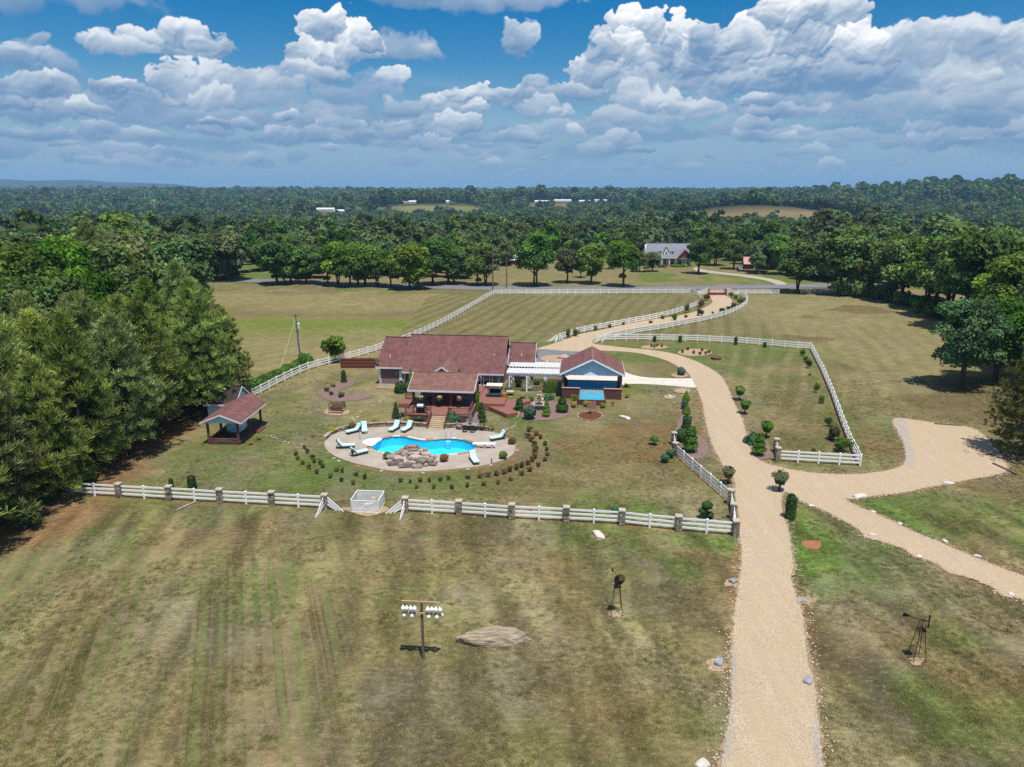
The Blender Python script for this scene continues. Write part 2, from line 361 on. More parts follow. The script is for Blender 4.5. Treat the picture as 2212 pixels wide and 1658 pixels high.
# ---------------------------------------------------------------- measured outlines
DRIVE_PX = [(1505,2050),(1545,1720),(1558,1658),(1572,1583),(1580,1526),(1582,1440),(1584,1382),(1587,1325),(1595,1276),(1601,1224),(1602,1186),(1599,1160),(1598,1134),(1595,1102),(1589,1076),(1588,1044),(1577,1021),(1562,1005),(1549,982),(1534,947),(1526,917),(1520,884),(1512,857),(1504,837),(1494,818),(1485,805),(1466,794),(1444,781.5),(1414,772),(1378,764),(1337,760),(1300,758.7),(1262,760),(1225,764),(1190,760),(1159,757),(1170,751),(1189,745.5),(1222,735),(1250,724),(1283,717),(1316,710),(1363,698.6),(1421,689),(1457,684.5),(1499,675),(1527,663),(1539,654),(1537,647),(1533,640),(1534,632),(1535,624),(1560,624),(1563,632),(1566,639),(1577,645),(1582,654),(1576,663.4),(1557,672.8),(1527,682),(1492,690),(1445,698.6),(1398,705.6),(1363,711.5),(1328,719.7),(1304,726.7),(1285,734),(1279,739.6),(1284,744),(1304,747),(1350,752),(1405,757),(1449,764),(1482,773.4),(1515,787),(1542,802),(1556,813),(1569,832),(1578,854),(1589,878.7),(1600,900.5),(1608,925),(1614.6,952.5),(1621.5,974),(1638,993.5),(1660,1004),(1700,1014),(1740,1021),(1804,1026),(1869,1024.5),(1927,1016),(1953,1003),(1957,981),(1952,956),(1939,931),(1929,914),(1934,907),(1955,906),(2011,914),(2049,919),(2105,928),(2149,968),(2168,994),(2171,1020),(2095,1037),(2014,1052),(1950,1065),(1885,1073),(1846,1079),(1826,1080),(1853,1095.6),(1885,1108.5),(1933.7,1131),(1982,1153.7),(2030,1173),(2095,1202),(2143,1221.5),(2212,1247),(2330,1290),(2700,1425),(2710,1495),(2340,1350),(2212,1297),(2169,1289),(2143,1270),(2095,1250),(2047,1237.6),(2024,1218),(1975,1202),(1950,1186),(1901,1170),(1875,1163),(1853,1144),(1821,1125),(1788,1108),(1756,1094),(1722,1079),(1705,1066),(1692,1066),(1687,1082),(1689,1105),(1697,1130),(1704,1157),(1708,1181),(1713,1224),(1709,1247),(1719,1290),(1732,1325),(1739,1382),(1746,1434),(1759,1483),(1765,1540),(1769,1598),(1774,1658),(1780,1720),(1800,2050)]
DRIVE = pxpoly(DRIVE_PX)
def z3(x, y): return (633.6+x*.26042, 875.6+y*.26042)
DECK_PX = [z3(*p) for p in [(265,300),(330,250),(450,212),(570,198),(700,188),(900,182),(1100,192),(1250,198),(1380,195),(1500,213),(1640,228),(1720,250),(1790,288),(1836,330),(1840,385),(1800,430),(1700,475),(1560,510),(1350,535),(1150,552),(950,557),(800,548),(640,518),(480,480),(370,440),(300,400),(262,350)]]
POOL_PX = [z3(*p) for p in [(632,360),(665,318),(725,290),(790,273),(860,266),(940,272),(1010,288),(1070,299),(1130,300),(1200,291),(1290,284),(1380,291),(1460,309),(1520,335),(1527,357),(1490,381),(1420,400),(1330,412),(1250,419),(1180,424),(1100,420),(1000,414),(900,410),(800,408),(740,402),(680,386)]]
STEP_PX = [z3(*p) for p in [(575,322),(600,298),(640,285),(735,284),(700,312),(650,345)]]
DECK = smooth_closed(pxpoly(DECK_PX), 0.6); POOL = smooth_closed(pxpoly(POOL_PX), 0.4)
def z1(x, y): return (662.4+x*.16927, 691.2+y*.16927)
def z2(x, y): return (1008.1+x*.18229, 691.2+y*.18229)
def z5(x, y): return (1065.7+x*.1302, 766.1+y*.1302)
def z6(x, y): return (403.2+x*.18229, 806.5+y*.18229)
def z7(x, y): return (1152.1+x*.23438, 604.84+y*.23438)
def z8(x, y): return (1296.1+x*.27344, 720.05+y*.27344)
def zr(x, y): return (1636+x*.31272, 518.4+y*.31272)
def z4(x, y): return (1497.7+x*.3229, 979.3+y*.3229)
def zf(x, y): return (115.2+x*.33856, 979.3+y*.33856)
def zg(x, y): return (806.5+x*.3776, 1008+y*.3776)
# ---------------------------------------------------------------- terrain
def terrain(x, y):
    x = np.asarray(x, float); y = np.asarray(y, float); r = np.hypot(x, y)
    s = sstep(330, 820, r)
    h = s*(-25 + 15*(fbm(x/620+3.1, y/620+1.7, 21, 3)-.4))*(1-.8*sstep(1300, 3300, r))
    h = h + 4*sstep(1600, 4200, r)*(0.7+.6*fbm(x/2200+8, y/2200, 25, 2))
    h = h + 43*np.exp(-((x-1150)/560)**2-((y-1600)/560)**2) + 32*np.exp(-((x-330)/170)**2-((y-1010)/150)**2)
    h = h + 24*np.exp(-((x+170)/230)**2-((y-1560)/220)**2) + 16*np.exp(-((x-140)/260)**2-((y-1800)/200)**2)
    h = h + 6*np.exp(-((x+1300)/800)**2-((y-2500)/600)**2) + 12*np.exp(-((x-250)/120)**2-((y-640)/90)**2)
    h = h + 12*np.exp(-((x+330)/110)**2-((y-1300)/110)**2) + 10*np.exp(-((x-620)/160)**2-((y-760)/110)**2)
    return h
def axis(lo, hi, step, far, g=1.16):
    a = list(np.arange(lo, hi+1e-6, step)); d = step; x = hi
    while x < far: d *= g; x += d; a.append(x)
    return a
xs = axis(0, 112, 0.45, 13000); xs = np.array([-v for v in xs[:0:-1]]+xs)
ys = np.array([-1400,-900,-300,-100,-30,0,10,16]+list(np.arange(20, 140, .42))+axis(140, 262, 0.8, 12500))
GX, GY = np.meshgrid(xs, ys); GZ = terrain(GX, GY)
GZ = GZ + .05*(fbm(GX/5, GY/5, 41, 3)-.5)*(GX**2+GY**2 < 300**2)
nearp = (np.abs(GX+6) < 12) & (GY > 70) & (GY < 90)
exp_pool = inside(POOL, GX, GY) | (segdist(POOL, GX, GY) < 0.75); GZ[exp_pool & nearp] = -2.4
# colour of the turf, soil and dry grass, point by point
n1 = fbm(GX/9, GY/9, 1, 5); n2 = fbm(GX/3.2+7, GY/3.2, 2, 4); n3 = fbm(GX/22+3, GY/22+5, 3, 4); n4 = fbm(GX/1.3, GY/1.3, 4, 3)
TAN = np.array((.415,.340,.195)); OLIVE = np.array((.235,.225,.098)); GREEN = np.array((.135,.215,.050)); LUSH = np.array((.110,.255,.032)); BROWN = np.array((.250,.175,.100)); SOIL = np.array((.37,.215,.120)); GREY = np.array((.250,.215,.165))
def lerp(a, b, t): return a*(1-t[...,None]) + b*t[...,None]
C = lerp(np.broadcast_to(OLIVE, GX.shape+(3,)), TAN, sstep(.36, .66, n2*.45+n1*.55))
C = lerp(C, GREY, sstep(.52, .70, fbm(GX/4+30, GY/6, 8, 4))*.75)
C = lerp(C, BROWN, sstep(.50, .68, n3)*sstep(.42, .6, n1)*.75)
C = lerp(C, GREEN, sstep(.55, .72, fbm(GX/7+11, GY/7+4, 6, 4))*.75)
def blob(px, py, rx, ry, rag=.45):
    c = G(px, py); e = G(px+rx, py); f = G(px, py-ry); a = abs(e.x-c.x); b = abs(f.y-c.y)
    return 1-sstep(.55, 1.15, np.sqrt(((GX-c.x)/a)**2+((GY-c.y)/b)**2)+rag*(n1-.5)*2.2)
def stripes(px0, py0, px1, py1, width, wob=1.2):
    a = G(px0, py0); b = G(px1, py1); dx, dy = b.x-a.x, b.y-a.y; L = math.hypot(dx, dy)
    s = ((GX-a.x)*dy-(GY-a.y)*dx)/L + wob*(fbm(GX/30, GY/30, 33, 2)-.5)*4
    u = s/width; k = np.floor(u); f = u-k
    return np.where(k % 2 == 0, .45+.55*_hash(k, k*0, 5), 0.0)*np.minimum(sstep(0,.2,f), 1-sstep(.8,1,f)), _hash(k, k*0+3, 9)
# front lawn at the left: mower stripes running away from the camera
st, ra = stripes(60,1600,215,1180,.78)
w = (1-sstep(-14.5, -7.5, GX+.10*(GY-40)))*(1-sstep(52,60,GY))*(GY > 15)
C = lerp(C, lerp(np.broadcast_to(GREEN*.95, C.shape), np.broadcast_to(OLIVE*1.0, C.shape), n2), w*st*sstep(.25,.5,fbm(GX/6, GY/10, 12, 3))*.85)
C = lerp(C, TAN*.9, w*(1-st)*sstep(.35,.6,fbm(GX/5+2, GY/9, 14, 3))*.7)
STRIPE_W = w.copy()
st, ra = stripes(1180,1300,1010,1120,1.0)
C = lerp(C, GREEN, (1-sstep(48, 56, GY))*(GY > 38)*sstep(-16,-9,GX)*(1-sstep(8,12,GX))*st*.33)
# greener strip east of the drive and along the branch road
for px, py, rx, ry, k in [(1760,1230,95,95,.8),(1860,1190,110,70,.65),(2110,1300,140,28,.8),(2080,1110,200,70,.75),(1920,1105,90,40,.55),(1570,1190,60,40,.75),(1480,1170,60,30,.5),(1250,1150,90,22,.55),(760,1100,130,40,.55),(480,1120,90,26,.55),(520,1010,150,60,.55),(700,1000,90,50,.55),(980,1050,220,36,.55),(1210,1080,90,40,.4),(1140,890,50,26,.75),(1380,870,60,45,.5),(640,930,60,35,.35),(830,1050,80,30,.55),(1060,1100,60,22,.45),(690,1135,80,18,.55),(1640,950,0,0,0),(1720,965,50,14,.6),(590,1040,110,30,.5)]:
    if rx: C = lerp(C, GREEN*1.0, blob(px,py,rx,ry,.8)*min(1,k*1.25)*(.45+.55*sstep(.36,.6,n2)))
for px, py, rx, ry, k in [(1750,1240,26,60,.8),(1590,1180,26,30,.8),(1830,1225,20,40,.7),(1745,1110,30,22,.6),(560,1300,60,40,.45),(230,1210,60,40,.5),(620,1480,90,60,.4),(770,1620,80,40,.4),(880,1590,60,30,.35),(960,1205,60,20,.5),(2190,1310,60,16,.8),(1950,700,0,0,0),(1060,1400,100,14,.55),(930,1420,60,16,.4)]:
    if rx: C = lerp(C, LUSH, blob(px,py,rx,ry,1.1)*k*.8*(.35+.65*sstep(.38,.6,n2)))
for px, py, rx, ry, k in [(1340,960,120,45,1.0),(1420,940,70,40,.9),(1180,1230,90,40,.45),(1500,1200,60,26,.5),(930,1130,160,20,.35),(1040,1270,80,30,.5),(1290,1500,130,60,.4),(2120,1500,120,60,.6),(2180,1440,60,50,.5),(1900,970,60,60,.55),(900,1180,120,30,.3),(700,1230,200,60,.3),(1450,1040,70,24,.5),(430,1180,200,30,.35),(700,1360,120,60,.35)]:
    C = lerp(C, np.array((.300,.185,.100)), blob(px,py,rx,ry,.8)*k*(.4+.6*sstep(.4,.6,n2)))
for px, py, rx, ry, k in [(1300,1450,160,50,.35),(1000,1500,200,80,.35),(560,1550,160,70,.3),(1450,1320,60,60,.35),(1880,1560,90,60,.45),(1930,1420,80,40,.4),(740,1390,80,50,.4)]:
    C = lerp(C, GREY*.85, blob(px,py,rx,ry,.8)*k)
C = lerp(C, BROWN*.95, sstep(.50,.64,fbm(GX/10+60, GY/12+20, 95, 5))*.55); C = lerp(C, GREY*1.15, sstep(.54,.68,fbm(GX/6+10, GY/8+70, 97, 4))*.5)
# lawn round the house: drier
far = sstep(60, 90, GY)*(GY < 215)
C = lerp(C, TAN*.92, far*sstep(.42,.62,n1)*.55)
# fields behind: rough pasture on the left, mown paddock in the middle, dry meadow on the right
DYEL = np.array((.375,.310,.160))
left = (GX < -18)*sstep(112,120,GY)*(1-sstep(205,212,GY)); C = lerp(C, DYEL*(.85+.3*n2)[...,None], left*.8)
C = lerp(C, np.array((.215,.270,.055)), left*np.exp(-((GY-158-6*(n3-.5)*3)/12)**2)*.95)
C = lerp(C, np.array((.235,.165,.095)), left*np.exp(-((GY-176-8*(n3-.5)*3)/7)**2)*.6)
st, ra = stripes(1000,700,1110,645,1.7)
mid = (GX > -24)*(GX < 62)*sstep(120,126,GY)*(1-sstep(203,208,GY))
C = lerp(C, np.array((.290,.240,.125)), mid*.7); C = lerp(C, np.array((.165,.165,.060)), mid*st*.8); C = lerp(C, GREEN*1.05, mid*(1-sstep(128,152,GY+8*(n1-.5)))*.75)
rightf = sstep(52,60,GX)*sstep(78,95,GY)*(1-sstep(203,208,GY))
st, ra = stripes(2000,905,1850,745,1.9)
C = lerp(C, TAN*.95, rightf*.6); C = lerp(C, OLIVE*.85, rightf*st*.5*(.3+.7*sstep(.4,.6,n2))*(1-sstep(150,165,GY)))
C = lerp(C, BROWN*.75, rightf*sstep(.56,.66,fbm(GX/18,GY/12,44,3))*.7)
st, ra = stripes(1650,930,1690,790,1.5)
padk = (GX > 36)*(GX < 56)*sstep(88,94,GY)*(1-sstep(128,140,GY))
C = lerp(C, TAN*1.0, padk*st*.5*(.3+.7*sstep(.4,.6,n2))); C = lerp(C, OLIVE*.75, padk*(1-st)*.35)
verge = sstep(225,232,GY)*(1-sstep(300,420,GY)); C = lerp(C, np.array((.34,.28,.14)), verge*.65); C = lerp(C, np.array((.15,.235,.05)), verge*sstep(.5,.62,fbm(GX/14,GY/30,55,3))*.8)
# bare red soil below the pines and thin edges of the drive
pine_edge = -39.3 + 5*(n1-.5) - 2.5*sstep(60,80,GY) - 3*(1-sstep(50,60,GY))
under = (1-sstep(-1.0, 3.5, GX-pine_edge))*sstep(51,57,GY+4*(n1-.5))*(1-sstep(96,106,GY)); C = lerp(C, SOIL*.85*(0.7+.6*n2)[...,None], under*.92)
box = (GY > 15)*(GY < 262)*(np.abs(GX) < 118)
dd = np.full(GX.shape, 99.0); ii = np.where(box); dd[ii] = segdist(DRIVE, GX[ii], GY[ii])
C = lerp(C, SOIL*1.05, (1-sstep(.25, 1.1, dd+1.2*(n2-.5)))*sstep(.40,.58,n1)*.8)
ring = np.full(GX.shape, 99.0); ring[nearp] = segdist(DECK, GX[nearp], GY[nearp]); C = lerp(C, np.array((.36,.22,.11)), (1-sstep(.3,.9,ring+.9*(n2-.5)))*.8)
for fl in ([(153,1069),(702,1099.5)],[(876.4,1106),(991.5,1113),(1105.6,1121),(1223,1127),(1342.7,1134),(1464.7,1147),(1588,1158)],[(1577,1090),(1458,984)],[(1679,997),(1857,1007),(1815.6,908.7),(1774.6,802),(1751,755.6),(1624,745),(1502,738),(1304,737)]):
    fd = np.full(GX.shape, 99.0); fd[ii] = segdist(pxpoly(fl), GX[ii], GY[ii], False); C = lerp(C, SOIL*.95, (1-sstep(.15,.6,fd+.7*(n2-.5)))*.65); C = lerp(C, GREEN*1.05, sstep(.3,.7,fd)*(1-sstep(.8,1.6,fd+.8*(n1-.5)))*.5)
forest_floor = sstep(300, 380, np.hypot(GX, GY)); C = lerp(C, np.array((.045,.062,.022)), forest_floor)
# open country far off: hay fields between the woods
FIELDS = [(-165,1420,120,150,(.30,.28,.11)),(-330,1250,60,60,(.34,.26,.16)),(120,1650,150,120,(.30,.24,.13)),(330,930,125,105,(.36,.25,.15)),(215,760,40,40,(.20,.24,.06)),(-60,900,40,35,(.30,.19,.12)),(430,560,50,30,(.33,.22,.14)),(640,760,60,50,(.20,.24,.07)),(-105,1100,45,45,(.33,.26,.17))]
for fx, fy, ra_, rb_, fc in FIELDS: C = lerp(C, np.array(fc), 1-sstep(.8, 1.02, np.sqrt(((GX-fx)/ra_)**2+((GY-fy)/rb_)**2)))
streak = fbm(GX/1.25+.12*GY, GY/7.5, 81, 4)*(GY < 64) + .5*(GY >= 64)
C = C*(.80+.40*n4)[...,None]*(.62+.76*sstep(.22,.78,streak))[...,None]*np.array((.560,.570,.485))
def ground_material():
    m = bpy.data.materials.new("turf"); m.use_nodes = True; t = NT(m.node_tree); t.n.clear()
    out = t.new('ShaderNodeOutputMaterial'); p = t.new('ShaderNodeBsdfPrincipled'); at = t.new('ShaderNodeAttribute', attribute_name='tint')
    geo = t.new('ShaderNodeNewGeometry'); P = geo.outputs['Position']
    mp = t.new('ShaderNodeMapping'); mp.inputs['Scale'].default_value = (1.0, 2.2, 1.0); mp.inputs['Rotation'].default_value = (0,0,.35); t.l.new(P, mp.inputs['Vector'])
    a = t.noise(mp.outputs[0], 1.6, 5, .70, .7); b = t.noise(P, 7.5, 3, .70); c = t.noise(mp.outputs[0], .45, 4, .65)
    k = t.math('ADD', t.math('ADD', t.math('MULTIPLY_ADD', a, 1.7, -.85), t.math('MULTIPLY_ADD', b, 1.5, -.75)), t.math('MULTIPLY_ADD', c, .9, .55))
    k = t.math('MAXIMUM', k, .25)
    kc = t.new('ShaderNodeCombineColor'); [t.l.new(k, kc.inputs[q]) for q in range(3)]
    col = t.mix(1.0, at.outputs['Color'], kc.outputs[0], 'MULTIPLY')
    # mower lines: broad passes about 1.5 m apart on the left of the front lawn
    q0 = G(60,1600); q1 = G(215,1180); ln = math.hypot(q1.x-q0.x, q1.y-q0.y); nx_, ny_ = (q1.y-q0.y)/ln, -(q1.x-q0.x)/ln
    sd_ = t.math('ADD', t.vmath('DOT_PRODUCT', P, (nx_, ny_, 0)), t.math('MULTIPLY', t.noise(P, .10, 1, .5), .6))
    idn = t.math('FLOOR', t.math('MULTIPLY', sd_, 1.65)); wn = t.new('ShaderNodeTexWhiteNoise', noise_dimensions='1D'); t.l.new(idn, wn.inputs['W'])
    wv = t.math('ADD', t.math('MULTIPLY', wn.outputs[0], 1.3), t.math('MULTIPLY', t.math('SINE', t.math('MULTIPLY', sd_, 5.18)), .55))
    wm = t.math('MULTIPLY', at.outputs['Alpha'], t.ramp(t.noise(P, .16, 3, .6), .30, .52, .25, 1))
    col = t.mix(t.math('MULTIPLY', wm, t.ramp(wv, .70, 1.3, 0, .55)), col, t.mix(c, (.115,.140,.045,1), (.20,.205,.080,1)))
    col = t.mix(t.math('MULTIPLY', wm, t.ramp(wv, .1, .45, .5, 0)), col, t.mix(c, (.155,.115,.062,1), (.30,.25,.145,1)))
    e = t.noise(P, 2.4, 5, .72)
    col = t.mix(t.ramp(e, .52, .70, 0, .62), col, (.300,.240,.135,1))
    col = t.mix(t.ramp(e, .30, .46, .7, 0), col, (.080,.080,.038,1))
    far = t.ramp(t.vmath('LENGTH', P), 250, 330, 1, 0)
    fin = t.mix(far, at.outputs['Color'], col)
    t.l.new(fin, p.inputs['Base Color']); p.inputs['Roughness'].default_value = .95; p.inputs['Specular IOR Level'].default_value = .05
    bu = t.new('ShaderNodeBump'); bu.inputs['Distance'].default_value = .05; bu.inputs['Strength'].default_value = .9
    t.l.new(t.math('ADD', b, t.math('MULTIPLY', a, 1.5)), bu.inputs['Height']); t.l.new(bu.outputs[0], p.inputs['Normal']); t.l.new(p.outputs[0], out.inputs[0])
    return m
ny, nx = GX.shape; idx = np.arange(nx*ny).reshape(ny, nx)
quads = np.stack([idx[:-1,:-1], idx[:-1,1:], idx[1:,1:], idx[1:,:-1]], -1).reshape(-1,4)
tint = np.concatenate([np.clip(C,0.005,1).reshape(-1,3), STRIPE_W.reshape(-1,1)], 1)
gm = npmesh("ground", np.stack([GX,GY,GZ],-1).reshape(-1,3), quads, ground_material(), tint)
gm.polygons.foreach_set('use_smooth', [True]*len(gm.polygons))
structure(put("ground", gm))
# ---------------------------------------------------------------- gravel drive, roads, slabs
def gravel(name, base, dark, pale, scale):
    m = bpy.data.materials.new(name); m.use_nodes = True; t = NT(m.node_tree); t.n.clear()
    out = t.new('ShaderNodeOutputMaterial'); p = t.new('ShaderNodeBsdfPrincipled'); geo = t.new('ShaderNodeNewGeometry'); P = geo.outputs['Position']
    v = t.voro(P, scale); f = t.new('ShaderNodeSeparateColor'); t.l.new(v['Color'], f.inputs[0])
    c = t.mix(f.outputs[0], c4(dark), c4(pale)); c = t.mix(t.ramp(t.noise(P, .5, 4, .6), .35, .65), c, c4(base))
    c = t.mix(t.ramp(t.noise(P, 10, 4, .75), .36, .62, .6, 0), c, c4(dark))
    c = t.mix(t.ramp(t.noise(P, 22.0, 2, .7), .52, .72, 0, .6), c, c4(pale))
    c = t.mix(t.ramp(t.noise(P, .22, 4, .65), .58, .74, 0, .4), c, (.38,.34,.30,1))
    mp = t.new('ShaderNodeMapping'); mp.inputs['Scale'].default_value = (1.1,.07,1); t.l.new(P, mp.inputs['Vector'])
    c = t.mix(t.ramp(t.noise(mp.outputs[0], 1.0, 3, .55), .40, .62, .38, 0), c, c4([x*.78 for x in base]))
    t.l.new(c, p.inputs['Base Color']); p.inputs['Roughness'].default_value = .95; p.inputs['Specular IOR Level'].default_value = .1
    bu = t.new('ShaderNodeBump'); bu.inputs['Distance'].default_value = .05; t.l.new(t.noise(P, 7, 4, .7), bu.inputs['Height']); t.l.new(bu.outputs[0], p.inputs['Normal']); t.l.new(p.outputs[0], out.inputs[0])
    MATS[name] = m; return m
M_GRAVEL = gravel("tan_gravel", (.485,.372,.245), (.275,.198,.128), (.63,.525,.39), 24)
M_BED = gravel("mauve_bed_gravel", (.23,.15,.135), (.11,.07,.065), (.36,.26,.235), 11)
M_PALEBED = gravel("pale_bed_gravel", (.42,.30,.19), (.26,.17,.10), (.5,.40,.28), 9)
M_SHOULDER = mat("clay_and_stray_gravel", (.33,.235,.15), (.21,.165,.085), 2.6, 6, .95, .05, .03, 9)
M_ASPH = mat("old_asphalt", (.20,.195,.205), (.15,.145,.155), 1.2, 5, .9, .1)
M_CONC = mat("concrete", (.39,.34,.28), (.315,.27,.222), .55, 6, .9, .15, .004, 12)
M_WCONC = mat("new_concrete", (.60,.545,.48), (.53,.475,.41), .6, 4, .9, .15)
drive_s = smooth_closed(DRIVE, 0.2, .07, 3)
structure(sheet("gravel_drive", drive_s, .065, M_GRAVEL))
def shoulder():
    rg = random.Random(8); out = []; n = len(drive_s)
    for i, p in enumerate(drive_s):
        a = Vector(drive_s[i-9]); b = Vector(drive_s[(i+9) % n]); d = (b-a).normalized() if (b-a).length > 1e-6 else Vector((1,0))
        o = .04+.30*max(0, mnoise.noise(Vector((p[0]*.5,p[1]*.5,2))))+.35*max(0, mnoise.noise(Vector((p[0]*1.7,p[1]*1.7,5))))+rg.uniform(0,.16); out.append((p[0]-d.y*o, p[1]+d.x*o))
    return out
M_GREYG = gravel("grey_gravel", (.40,.345,.285), (.24,.205,.175), (.53,.475,.41), 18)
for pp in ([(1930,907),(1952,906.5),(1960,925),(1968,955),(1972,985),(1975,1008),(1958,1010),(1957,981),(1952,956),(1940,931)],[(1583,1390),(1590,1400),(1589,1470),(1586,1560),(1572,1640),(1562,1650),(1570,1590),(1578,1526),(1580,1450)],[(1757,1560),(1764,1545),(1771,1610),(1774,1658),(1762,1658),(1756,1600)]):
    structure(sheet("grey_gravel_patch", smooth_closed(pxpoly(pp), .2, .1, 4), .069, M_GREYG))
structure(sheet("drive_shoulder", shoulder(), .045, M_SHOULDER))
road = smooth_closed(pxpoly([(300,588),(446,599),(546,603),(737,610),(937,616),(1070,619),(1300,620),(1490,619),(1581,617),(1681,616),(1741,614),(1830,611),(2000,604),(2010,610),(1830,619),(1741,622),(1681,624),(1581,625),(1490,627),(1300,628),(1070,627),(937,624.5),(737,618.5),(566,611.5),(440,607),(300,596)]), 3)
structure(sheet("public_road", road, .075, M_ASPH))
structure(sheet("farm_lane", smooth_closed(pxpoly([(1503,578),(1518,583),(1560,589),(1608,594),(1660,602),(1688,608),(1700,616.2),(1680,616.4),(1655,607),(1600,598),(1555,593),(1512,588),(1498,582)]), 3), .055, mat("lane_gravel",(.40,.355,.29),(.33,.29,.235),.6,4,.95,.05)))
structure(sheet("asphalt_court", smooth_closed(pxpoly([(1152,757),(1180,756),(1215,759),(1262,762),(1262,770),(1225,768),(1190,774),(1180,788),(1150,800),(1146,775)]), .6), .09, M_ASPH))
structure(sheet("concrete_pad", smooth_closed(pxpoly([(1335,795),(1346.7,803),(1364.5,810),(1391.8,815.8),(1432.8,818),(1470,818.6),(1495,819),(1499,828),(1502.5,838),(1460,835),(1405.5,831),(1361.7,830),(1330,833),(1230,828),(1228,812)]), .6), .05, M_WCONC, depth=.1))
structure(sheet("pool_deck", DECK, .11, M_CONC, holes=[POOL[::-1]], depth=.16))
# ---------------------------------------------------------------- foliage
def leafmat(name, a, b, rnd=.22, tr=.28): return mat(name, a, b, .45, 3, .7, .12, rnd=rnd, tint=True, transl=tr)
L_OAK = leafmat("oak_leaf", (0.130,0.220,0.036), (0.070,0.135,0.026), .32)
L_BRIGHT = leafmat("bright_leaf", (0.180,0.290,0.034), (0.110,0.200,0.026))
L_GREY = leafmat("greygreen_leaf", (0.180,0.205,0.090), (0.110,0.135,0.058))
L_PINE = leafmat("pine_needle", (0.310,0.370,0.115), (0.160,0.215,0.072), .30, .32)
L_CEDAR = leafmat("cedar_leaf", (0.145,0.150,0.040), (0.085,0.100,0.030), .2, .15)
L_TOPI = leafmat("clipped_evergreen", (0.062,0.130,0.036), (0.034,0.082,0.025), .15, .15)
L_JUNI = leafmat("green_juniper", (0.078,0.190,0.085), (0.048,0.130,0.058), .12, .15)
L_BLUE = leafmat("blue_spruce_leaf", (0.109,0.174,0.123), (0.072,0.123,0.087), .12, .15)
L_YEL = leafmat("golden_shrub_leaf", (0.420,0.380,0.050), (0.260,0.270,0.040), .15)
L_RED = leafmat("red_barberry_leaf", (0.280,0.130,0.065), (0.140,0.115,0.045), .25)
L_DUSK = leafmat("dusky_shrub_leaf", (0.165,0.150,0.065), (0.090,0.095,0.042), .25)
L_HEDGE = leafmat("hedge_leaf", (0.125,0.255,0.030), (0.075,0.170,0.024), .1)
L_FOREST = leafmat("forest_leaf", (0.112,0.168,0.040), (0.060,0.106,0.032), .55, .2)
M_BARK = mat("bark", (.115,.085,.062), (.06,.045,.035), 2.5, 4, .95, .05, .03, 9)
M_PBARK = mat("pine_bark", (.14,.10,.075), (.075,.052,.04), 2.5, 4, .95, .05, .03, 9)
NPR = np.random.default_rng(7)
def unit(v): return v/np.maximum(np.linalg.norm(v, axis=-1, keepdims=True), 1e-6)
def leaves(P, N, size, tintv, rng, elong=1.5):
    """rhombic leaf faces at P facing N"""
    n = len(P); N = unit(N); ref = rng.normal(size=(n,3)); T = unit(np.cross(N, ref)); B = np.cross(N, T)
    s = (size*rng.uniform(.6,1.35,n))[:,None]
    V = np.stack([P-T*s*elong*.5, P-B*s*.5+N*s*.12, P+T*s*elong*.5, P+B*s*.5+N*s*.12], 1).reshape(-1,3)
    F4 = np.arange(4*n).reshape(-1,4); tn = np.repeat(tintv, 4, axis=0)
    return V, F4, tn
def mktint(n, rng, lo=.65, hi=1.35):
    k = rng.uniform(lo, hi, n); w = rng.uniform(-.08,.08,n)
    return np.stack([k*(1+w), k, k*(1-w*.5), np.ones(n)], 1)
def leafmesh(name, P, N, size, tn, m, rng, elong=1.5):
    V, F4, T4 = leaves(P, N, size, tn, rng, elong); return npmesh(name, V, F4, m, T4)
def sph(n, rng): return unit(rng.normal(size=(n,3)))
def crown_cloud(rng, H, r, h0, nclump, nleaf, irr=.22):
    """leaf positions, normals and per-clump tints for a broadleaf crown between h0 and H"""
    hh = (H-h0)/2; zc = h0+hh*.95; cs = []
    d = sph(nclump, rng); rad = rng.uniform(.35, .92, nclump)**.7
    c = d*rad[:,None]*np.array((r*.78, r*.78, hh*.80)); c[:,2] += zc
    c[:,2] += rng.normal(0, hh*.06, nclump)
    low = c[:,2] < h0+hh*.35; c[low,:2] *= .8
    cr = r*rng.uniform(.24, .42, nclump)*(1-.25*(rad > .8))
    ct = rng.uniform(.62, 1.45, nclump); cw = rng.uniform(-.10,.10,nclump)
    w = cr**2; k = rng.choice(nclump, nleaf, p=w/w.sum())
    dirs = sph(nleaf, rng); dirs[:,2] = np.where(dirs[:,2] < -.35, -dirs[:,2], dirs[:,2]); dirs = unit(dirs)
    P = c[k] + dirs*(cr[k]*rng.uniform(.62,1.10,nleaf))[:,None]*np.array((1,1,.78))
    P += rng.normal(0, irr*.35, (nleaf,3))
    N = dirs*.75 + np.array((0,0,.35)) + rng.normal(0,.55,(nleaf,3))
    j = rng.uniform(.8,1.2,nleaf)*ct[k]; wv = cw[k]
    T = np.stack([j*(1+wv), j, j*(1-wv*.4), np.ones(nleaf)], 1)
    return P, N, T, c
